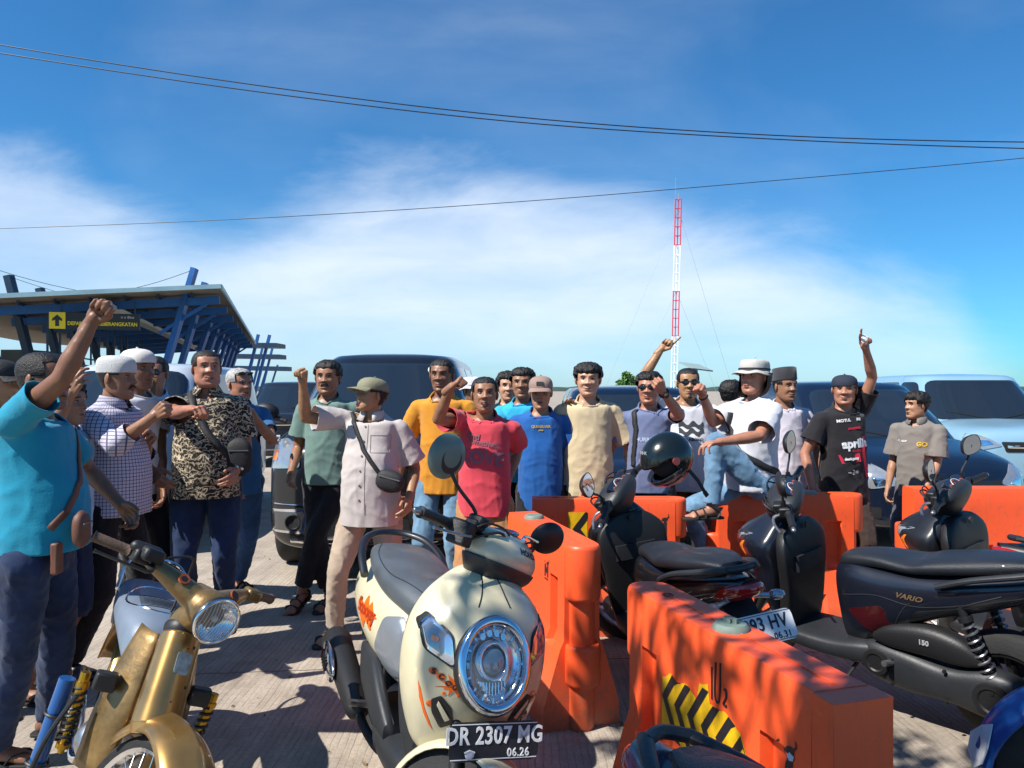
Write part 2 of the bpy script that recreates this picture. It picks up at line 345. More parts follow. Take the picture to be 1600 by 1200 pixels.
g2 = G(); beam(g2, tp(-9, 14, 0), tp(-9, 14, 3.2), 1.2, 2.6); tpart(g2, 'kiosk_wall', mat('kiosk', hx('#4a5352'), .8, var=.3, vs_=1))
# sign board
sg = empty('direction_sign', tp(-5.6, -.45, 0)); tag(sg, 'black and yellow departure direction board with arrow hanging under the roof', 'sign')
a, b_ = at(85, 489, 23.0), at(212, 516, 24.2); xd = CX; yd = V((0, 0, 1)); soff = sg.location
def sp_(g, name, m):
    g.v = [q - soff for q in g.v]; return g.build(name, m, sg, smooth=0)
o3 = at(148, 502, 23.2); M3 = plane_M(o3, xd, yd); hw = 1.23; hh = .25
g2 = G(); g2.M = M3; g2.box((.01, 0, -.05), (hw * 2, hh * 2, .08)); g2.M = Mx.Identity(4); sp_(g2, 'board', BLK)
g2 = G(); g2.M = M3; g2.box((-1.0, 0, .0), (.43, .49, .05)); sp_(g2, 'arrow_panel', YEL)
g2 = G(); g2.M = M3 @ Mx.Translation((-1.0, 0, .028)); g2.prism([(-.05, -.17), (.05, -.17), (.05, .02), (.13, -.02), (.13, .05), (0, .17), (-.13, .05), (-.13, -.02), (-.05, .02)], 0, .01); sp_(g2, 'arrow', BLK)
g2 = G(); add_text(g2, 'DEPARTURE / KEBERANGKATAN', .155, M3 @ Mx.Translation((.22, -.08, 0)), sx=.84, bold=.004, ext=.004); sp_(g2, 'lettering', YEL)
g2 = G(); add_text(g2, 'o o Blue', .11, M3 @ Mx.Translation((.90, .14, 0)), ext=.004); sp_(g2, 'small_lettering', PALE)
g2 = G()
for k in (-.9, .2, 1.1): g2.M = M3; g2.box((k, hh + .2, -.05), (.04, .4, .04))
sp_(g2, 'hanger', BLD)
# three canopies further off, stepped one behind the other
for k, (pxl, pxr, py, d) in enumerate(((380, 432, 537, 62), (392, 437, 555, 84), (404, 448, 574, 108))):
    a = at(pxl, py, d); b_ = at(pxr, py + 2, d); e = empty('far_canopy', (a.x, a.y, 0))
    tag(e, ['nearest of the small blue canopies beyond the terminal, its roof highest', 'middle one of the small blue canopies beyond the terminal', 'farthest and lowest of the small blue canopies beyond the terminal'][k], 'canopy', 'small canopies beyond the terminal')
    Lk = b_ - a; g2 = G(); g2.loft([[q + V((0, yy, zz)) for yy, zz in ((0, -.09 * d / 30), (0, .08 * d / 30), (2.5, .08 * d / 30), (2.5, -.09 * d / 30))] for q in (a - V((6, 0, 0)), b_)]); g2.v = [q - e.location for q in g2.v]; g2.build('roof_slab', BLD, e, smooth=0)
    for sgn, x0 in ((1, a.lerp(b_, .45)), (1, a.lerp(b_, .1))):
        g2 = G(); beam(g2, V((x0.x - 1.2, x0.y + 2, 0)), V((x0.x + .3, x0.y + 2, x0.z + (.9 if k < 2 else .5))), .22, .22); g2.v = [q - e.location for q in g2.v]; g2.build('slanted_post', BL, e, smooth=0)

# ---------------------------------------------------------------- lattice mast
REDM = mat('mast_red', hx('#c83446'), .5); WHM = mat('mast_white', hx('#f0f2f4'), .5); GAL = mat('galvanised', hx('#9aa0a2'), .5, metal=.3)
dm = 62.0; mb = at(1052.5, 606, dm); mb.z = 0; mt = at(1060, 311, dm); ms = empty('radio_mast', mb); tag(ms, 'slim guyed radio mast banded red and white behind the crowd', 'mast')
Hm = mt.z; segs = [(0, .18), (.18, .37)] ; zb = [0, at(0, 526, dm).z, at(0, 455, dm).z, at(0, 384, dm).z, Hm]
def mx_(z): return V((mt.x - mb.x, 0, 0)) * (z / Hm) + V((0, 0, z))
offs = [V((.27 * cos(a), .27 * sin(a), 0)) for a in (R(200), R(320), R(80))]
for i in range(4):
    g2 = G(); z0, z1 = zb[i] + .02, zb[i + 1]; m_ = [WHM, REDM, WHM, REDM][i]
    for q in offs: g2.tube([mx_(z0) + q, mx_(z1) + q], .046, 6)
    nr = max(2, round((z1 - z0) / .72))
    for j in range(nr + 1):
        z = z0 + .04 + (z1 - z0 - .08) * j / nr
        for a_ in range(3): g2.tube([mx_(z) + offs[a_], mx_(z) + offs[(a_ + 1) % 3]], .024, 5)
    g2.build('mast_section', m_, ms)
g2 = G(); g2.tube([mx_(Hm), mx_(Hm) + V((.0, 0, .45))], .03, 5); g2.tube([mx_(Hm - .2) + offs[0], mx_(Hm) + offs[0] + V((0, 0, 1.7))], .014, 5); g2.tube([mx_(Hm - 1.6) + offs[0] - V((.1, 0, 0)), mx_(Hm - .1) + offs[0] - V((.1, 0, 0))], .02, 5); g2.build('antenna', GAL, ms)
for zz, ex in ((Hm - 1.0, -6.4), (Hm - .8, 4.6), (at(0, 455, dm).z, -4.4), (at(0, 455, dm).z, 3.4)):
    g2 = G(); g2.tube([mx_(zz), V((ex, -2, 0))], .0115, 4); g2.build('guy_wire', GAL, ms)

# ---------------------------------------------------------------- overhead wires
WIRE = mat('wire', (.006, .007, .01), .5)
for k, (pts, r, lab) in enumerate((([(-260, 18), (0, 70), (400, 133), (800, 182), (1200, 211), (1600, 222), (1900, 218)], .0125, 'upper of the two thick overhead wires running close together'),
                       ([(-260, 35), (0, 83), (400, 143), (800, 190), (1200, 217), (1600, 232), (1900, 236)], .0125, 'lower of the two thick overhead wires running close together'),
                       ([(-260, 361), (0, 357), (400, 341), (800, 316), (1200, 283), (1600, 247), (1900, 214)], .008, 'thin lone wire crossing the clouds and passing the mast top'))):
    g2 = G(); g2.tube([at(x, y, 17) for x, y in cr(pts, 8)], r, 6); tag(g2.build('overhead_wire', WIRE), lab, 'wire', 'overhead wires')

# ---------------------------------------------------------------- trees
LEAF = mat('leaf_green', (.06, .16, .018), .45, var=.5, vs_=4); LEAF2 = mat('leaf_dark', (.035, .075, .018), .5, var=.45, vs_=3); BARK = mat('bark', (.12, .09, .065), .9, var=.3, bump=.6, bs=20)
def leaves(g, c, r, n, sz, rg, flat=1.0):
    for _ in range(n):
        d = V((rg.gauss(0, 1), rg.gauss(0, 1), rg.gauss(0, 1) * flat)).normalized() * r * (rg.random() ** .45)
        p = c + d; a = V((rg.gauss(0, 1), rg.gauss(0, 1), rg.gauss(0, .5))).normalized(); x, y, z = frame(a, V((rg.random(), rg.random(), rg.random()))); s = sz * rg.uniform(.6, 1.25)
        g.add([p - x * s, p + y * s * .42 + z * s * .1, p + x * s, p - y * s * .42 + z * s * .1], [(0, 1, 2, 3)])
rg = random.Random(11)
tt = empty('green_tree', at(980, 606, 17).xy.to_3d()); tag(tt, 'small bright green tree top showing between the beige shirt man and the raised arm', 'tree')
c0 = at(981, 606, 17) - tt.location
g2 = G()
for dx, dz, r_ in ((0, .22, .13), (-.14, .08, .13), (.14, .10, .13), (0, .02, .2), (-.06, .27, .08), (.22, -.05, .12), (-.22, -.02, .1), (0, -.25, .3)): leaves(g2, c0 + V((dx, 0, dz)), r_, 110, .055, rg)
g2.build('crown', LEAF, tt, smooth=0)
g2 = G(); g2.tube([(0, 0, 0), (.03, 0, .8), (0, 0, 1.6)], [.07, .05, .03], 8); g2.build('trunk', BARK, tt)
# the shade tree behind the photographer that dapples the near barrier and scooters
st = empty('shade_tree', (-4.2, -2.6, 0)); tag(st, 'spreading shade tree standing behind the photographer', 'tree')
g2 = G(); g2.tube([(0, 0, 0), (.15, .1, 1.5), (.5, .3, 3.0), (1.2, .9, 4.0)], [.2, .17, .14, .1], 10)
for e_ in ((3.2, 2.0, 4.7), (2.6, 3.2, 4.9), (4.2, 2.8, 4.6), (1.0, 2.6, 5.0), (-.8, .5, 4.9)): g2.tube([(.5, .3, 3.0), V((.5, .3, 3.0)).lerp(V(e_), .5) + V((0, 0, .3)), e_], [.1, .06, .03], 7)
g2.build('trunk', BARK, st)
g2 = G()
for _ in range(60):
    x = rg.uniform(-3.0, .05); y = rg.uniform(-.8, 1.35)
    if x < -2.75 and y > .5: continue
    leaves(g2, V((x, y, 4.35 + rg.uniform(-.3, .5))) - st.location, rg.uniform(.22, .42), 55, .10, rg, .6)
for _ in range(40): leaves(g2, V((rg.uniform(-6.5, -2.5), rg.uniform(-5, -1.6), rg.uniform(4.2, 6))) - st.location, .5, 40, .12, rg)
g2.build('crown', LEAF2, st, smooth=0)
# solar lamp panel rising behind the man in the white printed shirt
sl_ = empty('solar_lamp', at(1083, 606, 7.0).xy.to_3d()); tag(sl_, 'grey solar panel street lamp rising behind the man in the white printed shirt', 'lamp')
g2 = G(); c0 = at(1087, 573, 7.0) - sl_.location; g2.box(c0, (.21, .26, .012), rz=.3, rx=.25, ry=.10); g2.build('solar_panel', mat('panel_grey', hx('#8ea09a'), .4), sl_, smooth=0)
g2 = G(); g2.tube([(0, 0, 0), c0 + V((0, 0, -.02))], .02, 8); g2.build('pole', GAL, sl_)
# ================================================================ vehicles behind the crowd
RUB = mat('rubber', (.018, .018, .018), .8, var=.3, vs_=12, bump=.3, bs=60); BPL = mat('black_plastic', (.010, .010, .011), .5, bump=.15, bs=120); GLD = mat('dark_glass', (.012, .018, .026), .06, spec=.8, coat=.3)
CHR = mat('chrome', (.78, .79, .80), .10, metal=1, var=.06, vs_=20); LENS = mat('lamp_lens', (.36, .38, .40), .08, spec=.7, coat=1, metal=.5, var=.12, vs_=18); AMB = mat('amber_lens', (.75, .20, .02), .1, coat=1); REDL = mat('red_lens', (.30, .006, .006), .12, coat=1); ALU = mat('alloy', (.45, .46, .48), .35, metal=.8); PLB = mat('plate_black', (.012, .014, .02), .45, var=.3, vs_=30); PLW = mat('plate_white', hx('#d5d8da'), .45)
def patch_on(g, bv, outline, org, xd, yd, off=.004, back=1.5, rings=5, m=None, cen=None):
    n = len(outline); cx = sum(p[0] for p in outline) / n if cen is None else cen[0]; cy = sum(p[1] for p in outline) / n if cen is None else cen[1]
    pts = [(cx + (x - cx) * k / rings, cy + (y - cy) * k / rings) for k in range(rings, 0, -1) for x, y in outline] + [(cx, cy)]
    vs = drape([(x, y) for x, y in pts], bv, org, xd, yd, off, back); fs = []
    for k in range(rings - 1):
        for j in range(n): a, b_ = k * n + j, k * n + (j + 1) % n; fs.append((a, b_, b_ + n, a + n))
    for j in range(n): fs.append(((rings - 1) * n + j, (rings - 1) * n + (j + 1) % n, len(pts) - 1))
    rim = [V(q) for q in vs[:n]]; nrm = plane_M(org, xd, yd).to_3x3() @ V((0, 0, 1))
    o = len(vs); vs = vs + [q - nrm * (off + .01) for q in rim]; fs += [(j, (j + 1) % n, o + (j + 1) % n, o + j) for j in range(n)]
    g.add(vs, fs, m)
def rpoly(pts, k=4):
    """close and round a polygon by Catmull-Rom with doubled corners"""
    out = []; n = len(pts)
    for i in range(n):
        a, b_, c = V(pts[i - 1]), V(pts[i]), V(pts[(i + 1) % n]); r_ = min((a - b_).length, (c - b_).length) * .22
        p, q = b_ + (a - b_).normalized() * r_, b_ + (c - b_).normalized() * r_
        for t in [j / k for j in range(k + 1)]: w = p.lerp(b_, t).lerp(b_.lerp(q, t), t); out.append((w.x, w.y))
    dd = []
    for i, p in enumerate(out):
        q = out[(i + 1) % len(out)]; dd.append(p); L_ = math.hypot(q[0] - p[0], q[1] - p[1]); m_ = int(L_ / .08)
        for j in range(1, m_ + 1): t = j / (m_ + 1); dd.append((p[0] + (q[0] - p[0]) * t, p[1] + (q[1] - p[1]) * t))
    return dd
def wheel(par, c, r, w, rim=ALU, nsp=5, name='wheel', ax=(0, 1, 0)):
    e = empty(name, c, 0, par); g = G(); rr_ = r * .64
    g.lathe([(rr_, -w * .42), (rr_ * 1.04, -w * .5), (r * .90, -w * .52), (r * .975, -w * .40), (r, -w * .2), (r, w * .2), (r * .975, w * .40), (r * .90, w * .52), (rr_ * 1.04, w * .5), (rr_, w * .42)], (0, 0, 0), ax, 40); g.build('tyre', RUB, e)
    g = G(); g.lathe([(rr_, -w * .45), (rr_ * .93, -w * .42), (rr_ * .9, -w * .1), (rr_ * .9, w * .1), (rr_ * .93, w * .42), (rr_, w * .45)], (0, 0, 0), ax, 36); x, y, z = frame(V(ax)); g.lathe([(.001, -w * .3), (r * .16, -w * .28), (r * .16, w * .28), (.001, w * .3)], (0, 0, 0), ax, 16)
    for k in range(nsp):
        a = 2 * pi * k / nsp; d = x * cos(a) + y * sin(a); t_ = -x * sin(a) + y * cos(a)
        for q in (-1, 1): g.tube([d * r * .12 + t_ * q * r * .05, d * rr_ * .92 + t_ * q * r * .10], [r * .045, r * .04], 6)
    g.build('rim', rim, e); return e
def vehicle(name, label, C, head, L, W_, H, colr, hood=(.74, .96, 1.0), ws=(.95, 1.75), rear=.25, belt=.98, tum=.13, roofr=.06, side_win=True, fronts=None, plate='D', lower=None, group=None, grl=None, hl=None, van=False, metal_=False):
    """C = middle of the front bumper on the ground, head = the way it faces. Local x runs back from the nose."""
    o = empty(name, (C[0], C[1], 0), R(head + 180)); tag(o, label, 'car' if name != 'van' else 'van', group); hw = W_ / 2
    z0, z1, xh = hood; st = []; zb = .24
    for x, wf, zt, zbb in ((0, .62, z0 - .16, zb + .10), (.03, .80, z0 - .07, zb + .03), (.10, .92, z0, zb), (.28, .97, z0 + (z1 - z0) * .4, zb - .03), (xh * .75, .99, z0 + (z1 - z0) * .8, zb - .03), (xh, 1, z1, zb - .03), (xh + .5, 1, belt, zb - .03), (L * .6, 1, belt + .02, zb - .03), (L - .5, .99, belt + .03, zb), (L - .12, .95, belt, zb + .03), (L - .02, .86, belt - .08, zb + .08), (L, .72, belt - .16, zb + .15)): st.append((x, hw * wf, zt, zbb))
    st = cr(st, 3); g = G()
    for r_ in [0]:
        rings = []
        for x, w, zt, zbb in st:
            zc, hz = (zt + zbb) / 2, (zt - zbb) / 2; rings.append([V((x - .02 * 0, u_, zc + v_ + (.035 * (1 - (u_ / w) ** 2) if v_ > hz * .8 else 0))) for u_, v_ in se(w, hz, 44, 5.5)])
        # bow the nose and tail in plan
        for r2 in rings:
            for q in r2: k = max(0, 1 - q.x / .5); q.x += .16 * (abs(q.y) / hw) ** 2.4 * k; k2 = max(0, 1 - (L - q.x) / .5); q.x -= .12 * (abs(q.y) / hw) ** 2.4 * k2
        g.loft(rings)
    body = g.build('body', [colr], o, smooth=60); bv = bvh_of(body)
    g = G(); rings = []
    xf0, xf1 = ws; xr = L - .04
    for z_, f_, r_, w_ in ((belt - .05, xf0 - .06, xr - .02, hw * .965), (belt + (H - belt) * .35, xf0 + (xf1 - xf0) * .36, xr - rear * .3, hw * .965 - tum * .28), (belt + (H - belt) * .75, xf0 + (xf1 - xf0) * .78, xr - rear * .75, hw * .96 - tum * .75), (H - roofr, xf1 - .06, xr - rear, hw * .955 - tum), (H - roofr * .35, xf1 + .05, xr - rear - .05, hw * .955 - tum - .05), (H, xf1 + .28, xr - rear - .25, hw * .955 - tum - .25), (H + .015, xf1 + .6, xr - rear - .6, .05)):
        c_ = (f_ + r_) / 2; a_ = (r_ - f_) / 2; rings.append([V((c_ + u_ + .10 * (1 if u_ < 0 else 0) * 0 + (.13 * (abs(v_) / w_) ** 2.2 if u_ < -a_ * .6 else 0), v_, z_)) for u_, v_ in se(a_, w_, 72, 7)])
    g.loft(rings, (False, True)); top = g.build('roof', [colr], o, smooth=60); bt = bvh_of(top)
    g = G(); wv = hw * .955 - tum
    a0, a1 = (belt + .0, H - roofr * 1.5); patch_on(g, bt, rpoly([(-hw * .85, a0 + .02), (hw * .85, a0 + .02), (wv * .86, a1), (-wv * .86, a1)]), (0, 0, 0), (0, -1, 0), (0, 0, 1), .012, 2, 10, cen=(0, (a0 + a1) / 2)); g.build('windscreen', GLD, o, smooth=60)
    if side_win:
        for sgn in (-1, 1):
            xs = [xf0 + .30, xf0 + .30 + (xr - xf0 - .5) * .34, xf0 + .3 + (xr - xf0 - .5) * .68, xr - .22]; topx = [xf1 + .12, None, None, xr - rear - .18]
            for i in range(3):
                a, b_ = xs[i] + .03, xs[i + 1] - .03; ta = max(a, topx[0]) if i == 0 else a; tb = b_ if i < 2 else topx[3]
                g = G(); z_0, z_1 = belt + .03, H - roofr * 1.9; xd = (1, 0, 0) if sgn < 0 else (-1, 0, 0); s2 = 1 if sgn < 0 else -1
                patch_on(g, bt, rpoly([(s2 * a, z_0), (s2 * b_, z_0), (s2 * tb, z_1), (s2 * ta, z_1)]), (0, 0, 0), xd, (0, 0, 1), .004, 2, 6); g.build('side_window', GLD, o, smooth=60)
    for sgn in (-1, 1):
        xd = (1, 0, 0) if sgn < 0 else (-1, 0, 0); s2 = 1 if sgn < 0 else -1
        for xx in (xf0 + .28, xf0 + .30 + (xr - xf0 - .5) * .34, xf0 + .3 + (xr - xf0 - .5) * .68):
            g = G(); g.tube(drape([(s2 * xx, .34 + (belt - .38) * t / 8) for t in range(9)], bv, (0, 0, 0), xd, (0, 0, 1), .0005, 2), .0035, 5); g.build('door_seam', BPL, o)
        for xx in (xf0 + .24 + (xr - xf0 - .5) * .34, xf0 + .24 + (xr - xf0 - .5) * .68):
            g = G(); g.tube(drape([(s2 * (xx - .08 + .02 * t), belt - .13) for t in range(9)], bv, (0, 0, 0), xd, (0, 0, 1), .014, 2), .012, 8); g.build('door_handle', CHR if metal_ else BPL, o)
    for sgn in (-1, 1):
        for xw in (.80, L - .85): wheel(o, (xw, sgn * (hw - .10), .31), .31, .20)
        g = G(); arc = [(-.40, .22), (-.38, .45), (-.26, .62), (0, .70), (.26, .62), (.38, .45), (.40, .22)]
        for xw in (.80, L - .85):
            xd = (1, 0, 0) if sgn < 0 else (-1, 0, 0); s2 = 1 if sgn < 0 else -1; patch_on(g, bv, [(s2 * xw + a, b_) for a, b_ in (arc if s2 > 0 else arc)], (0, 0, 0), xd, (0, 0, 1), .003, 2, 4)
        g.build('wheel_arch', BPL, o)
        if plate in ('DR 1920 SF', 'DR 1362 CE'): continue
        g = G(); xm = xf0 + .12; g.ell((xm, sgn * (hw + .12), belt + .12), (.07, .12, .085), 14); g.tube([(xm, sgn * (hw - .06), belt + .04), (xm, sgn * (hw + .08), belt + .09)], .022, 8); g.build('wing_mirror', BPL, o)
    fr = dict(org=(0, 0, 0), xd=(0, -1, 0), yd=(0, 0, 1))
    def F(nm, outl, m, off=.006, rnd=True, par=None, **k):
        g = G(); patch_on(g, bv, rpoly(outl) if rnd else outl, fr['org'], fr['xd'], fr['yd'], off, 2, 4, **k); return g.build(nm, m, par or o, smooth=60)
    gz = z0 - .12
    if not van:
        F('grille', [(-.42, gz - .10), (.42, gz - .10), (.48, gz + .03), (-.48, gz + .03)], grl or BPL, .006); F('chrome_strip', [(-.40, gz - .05), (.40, gz - .05), (.42, gz - .03), (-.42, gz - .03)], CHR, .012, False)
        F('bumper_intake', [(-.55, .30), (.55, .30), (.48, .42), (-.48, .42)], BPL, .006)
    for sgn in (-1, 1):
        if van:
            h_ = F('headlight', [(sgn * .50, .90), (sgn * (hw - .045), .88), (sgn * (hw - .03), 1.08), (sgn * (hw - .14), 1.12), (sgn * .52, 1.06)], LENS, .012); F('turn_lamp', [(sgn * (hw - .13), .95), (sgn * (hw - .06), .95), (sgn * (hw - .05), 1.02), (sgn * (hw - .12), 1.03)], AMB, .018, par=h_)
            f_ = F('fog_lamp_housing', [(sgn * .46, .38), (sgn * (hw - .05), .38), (sgn * (hw - .05), .56), (sgn * .42, .58)], CHR, .012); F('fog_lamp_bezel', [(sgn * .49, .40), (sgn * (hw - .09), .40), (sgn * (hw - .09), .545), (sgn * .46, .555)], mat('lamp_dark', (.10, .105, .11), .15, metal=.7, coat=1), .020, par=f_)
            g = G(); q = drape([(-sgn * .59, .475)], bv, (0, 0, 0), (0, -1, 0), (0, 0, 1), .02, 2)[0]
            q = drape([(sgn * .55, .475)], bv, (0, 0, 0), (0, -1, 0), (0, 0, 1), .02, 2)[0]; g.lathe([(.062, 0), (.066, .016), (.056, .02), (.050, .008), (.02, .002), (.001, .0)], q, (-1, 0, 0), 24); g.build('fog_lamp', BPL, f_)
        else:
            h_ = F('headlight', hl and [(sgn * a, b_) for a, b_ in hl] or [(sgn * .46, gz - .02), (sgn * (hw - .10), gz - .10), (sgn * (hw - .02), gz + .06), (sgn * (hw - .10), gz + .16), (sgn * .60, gz + .07)], LENS, .010); F('lamp_reflector', [(sgn * .56, gz - .0), (sgn * (hw - .17), gz - .03), (sgn * (hw - .15), gz + .05), (sgn * .60, gz + .045)], CHR, .016, par=h_)
            F('fog_lamp', [(sgn * .62, .34), (sgn * .72, .34), (sgn * .72, .44), (sgn * .62, .44)], BPL, .008)
    if van:
        F('grille', [(-.46, .92), (.46, .92), (.48, 1.03), (-.48, 1.03)], BPL, .006)
        for k in (0, 1): F('chrome_strip', [(-.47, .945 + .045 * k), (.47, .945 + .045 * k), (.47, .965 + .045 * k), (-.47, .965 + .045 * k)], CHR, .014, False)
        F('bumper_intake', [(-.38, .34), (.38, .34), (.36, .50), (-.36, .50)], BPL, .006); F('bumper_chrome', [(-hw + .08, .30), (hw - .08, .30), (hw - .08, .322), (-hw + .08, .322)], CHR, .012, False); F('chrome_strip', [(-hw + .06, .60), (-hw * .5, .60), (-hw * .5, .615), (-hw + .06, .615)], CHR, .012, False)
    if plate:
        p_ = F('number_plate', [(-.20, .52), (.20, .52), (.20, .63), (-.20, .63)], PLW if not van else PLB, .012, False); g = G(); q = drape([(0, .575)], bv, (0, 0, 0), (0, -1, 0), (0, 0, 1), .0, 2)[0]
        add_text(g, plate, .09, plane_M((q.x - .016, 0, .575), (0, -1, 0), (0, 0, 1)), ext=.002); g.build('plate_lettering', BPL if not van else PLW, p_, smooth=0)
    g = G()
    for y0, y1 in ((-.05, -.55), (.10, .62)):
        P_ = drape([(y0 + (y1 - y0) * t / 6, belt + .03 + .10 * t / 6) for t in range(7)], bt, (0, 0, 0), (0, -1, 0), (0, 0, 1), .018, 2); g.tube(P_, .009, 5)
    g.build('wiper', BPL, o); return o, bv, bt
def paint(n, c, **k): return mat('paint_' + n, hx(c) if isinstance(c, str) else c, .22, coat=.45, spec=.4, var=.04, vs_=1.2, **k)
PB = paint('black', (.008, .009, .012)); PN = paint('navy', (.005, .010, .024)); PLBm = paint('light_blue', '#84a9bd', metal=.15); PWc = paint('white', '#b9c2cb', metal=.1); PSB = paint('black_suv', (.012, .014, .02))
van_, bvv, btv = vehicle('van', 'black van with chrome fog lamp surround and tall windscreen behind the shouting men', (-1.17, 6.0), -90, 4.6, 1.68, 1.86, PB, hood=(1.06, 1.20, .50), ws=(.52, 1.18), rear=.1, belt=1.20, tum=.17, roofr=.07, van=True, plate='DR 7091 AZ')
g = G(); s_o = []
patch_on(g, btv, [(.48 + .085 * cos(a), 1.70 + .05 * sin(a)) for a in [2 * pi * k / 18 for k in range(18)]], (0, 0, 0), (0, -1, 0), (0, 0, 1), .012, 2, 2); stk = g.build('windscreen_sticker', mat('sticker_white', hx('#dfe5df'), .5), van_)
g = G(); patch_on(g, btv, [(.495 + .055 * cos(a), 1.70 + .032 * sin(a)) for a in [2 * pi * k / 14 for k in range(14)]], (0, 0, 0), (0, -1, 0), (0, 0, 1), .016, 2, 2); g.build('sticker_centre', mat('sticker_green', hx('#2f8a58'), .5), stk)
vehicle('suv', 'black off-road car parked far behind with a white plate starting with D', (-4.62, 14.6), -88, 4.3, 1.78, 1.66, PSB, hood=(.98, 1.08, 1.2), ws=(1.2, 1.75), belt=1.08, plate='D 1487 BK')
vehicle('minivan', 'white silver minivan behind the men at the left', (-3.95, 6.7), -86, 4.2, 1.66, 1.80, PWc, hood=(.84, 1.02, .8), ws=(.75, 1.5), belt=1.02, plate=None)
vehicle('parked_car', 'dark blue car whose roof shows behind the beige, purple and white shirt men', (1.25, 6.7), -92, 4.1, 1.66, 1.545, PN, hood=(.74, .93, 1.0), ws=(.95, 1.65), belt=.93, plate='DR 1153 KH', group='dark blue cars')
vehicle('parked_car', 'dark blue car behind the racing shirt and grey polo men, bonnet and both headlights showing', (3.98, 6.9), -89, 4.1, 1.68, 1.60, PN, hood=(.78, 1.0, 1.05), ws=(.98, 1.85), belt=1.0, plate='DR 1362 CE', group='dark blue cars', hl=[(.44, .66), (.72, .60), (.80, .80), (.76, .90), (.60, .80)])
vehicle('suv', 'light blue metallic off-road car at the right edge with white rain visors', (6.45, 9.3), -95, 4.2, 1.78, 1.73, PLBm, hood=(.96, 1.08, 1.15), ws=(1.12, 1.75), belt=1.08, tum=.12, plate='DR 1920 SF', grl=BPL)
# ================================================================ orange water barriers
def orange_mat():
    m = mat('orange_plastic', (.86, .095, .022), .42, spec=.45, var=.10, vs_=2.2, bump=.10, bs=18); t = m.node_tree; b = t.nodes['Principled BSDF']; co = N(t, 'ShaderNodeTexCoord')
    old = b.inputs['Base Color'].links[0].from_socket; n = N(t, 'ShaderNodeTexNoise', ins={'Scale': 14, 'Detail': 8, 'Roughness': .75}); t.links.new(co.outputs['Object'], n.inputs[0])
    q = N(t, 'ShaderNodeMapping'); q.inputs['Scale'].default_value = (9, 9, .8); t.links.new(co.outputs['Object'], q.inputs[0]); n2 = N(t, 'ShaderNodeTexNoise', ins={'Scale': 3, 'Detail': 6, 'Roughness': .7}); t.links.new(q.outputs[0], n2.inputs[0])
    mx = N(t, 'ShaderNodeMix', data_type='RGBA'); f = math_(t, 'MAXIMUM', ramp(t, n.outputs[0], [(.56, 0), (.70, .6)]), ramp(t, n2.outputs[0], [(.54, 0), (.72, .5)])); t.links.new(f, mx.inputs[0]); t.links.new(old, mx.inputs[6]); mx.inputs[7].default_value = (.36, .085, .045, 1)
    q3 = N(t, 'ShaderNodeMapping'); q3.inputs['Scale'].default_value = (3, 3, 26); q3.inputs['Rotation'].default_value = (.3, .35, .2); t.links.new(co.outputs['Object'], q3.inputs[0]); n3 = N(t, 'ShaderNodeTexNoise', ins={'Scale': 4, 'Detail': 8, 'Roughness': .8}); t.links.new(q3.outputs[0], n3.inputs[0])
    m3 = N(t, 'ShaderNodeMix', data_type='RGBA'); t.links.new(ramp(t, n3.outputs[0], [(.63, 0), (.66, .55), (.70, 0)]), m3.inputs[0]); t.links.new(mx.outputs[2], m3.inputs[6]); m3.inputs[7].default_value = (.88, .30, .17, 1); sz = N(t, 'ShaderNodeSeparateXYZ'); t.links.new(co.outputs['Object'], sz.inputs[0]); gr = math_(t, 'MULTIPLY', ramp(t, sz.outputs[2], [(0, .9), (.10, .55), (.34, .0)]), ramp(t, n.outputs[0], [(.35, .25), (.62, 1)]))
    m4 = N(t, 'ShaderNodeMix', data_type='RGBA'); t.links.new(gr, m4.inputs[0]); t.links.new(m3.outputs[2], m4.inputs[6]); m4.inputs[7].default_value = (.23, .12, .07, 1); t.links.new(m4.outputs[2], b.inputs['Base Color']); return m
OR = orange_mat(); CAPM = mat('cap_grey_green', hx('#6f7f74'), .6, var=.2); YST = mat('sticker_yellow', hx('#d3a513'), .4, var=.25, vs_=14); BST = mat('sticker_black', (.014, .014, .018), .4); INK = mat('ink_black', (.02, .015, .015), .6)
BH = .83
def hwz(z):
    pts = [(0, .185), (.11, .180), (.36, .105), (.40, .086), (.80, .082), (.83, .074)]
    for (a, b_), (c, d) in zip(pts, pts[1:]):
        if a <= z <= c: return b_ + (d - b_) * (z - a) / (c - a)
    return .074
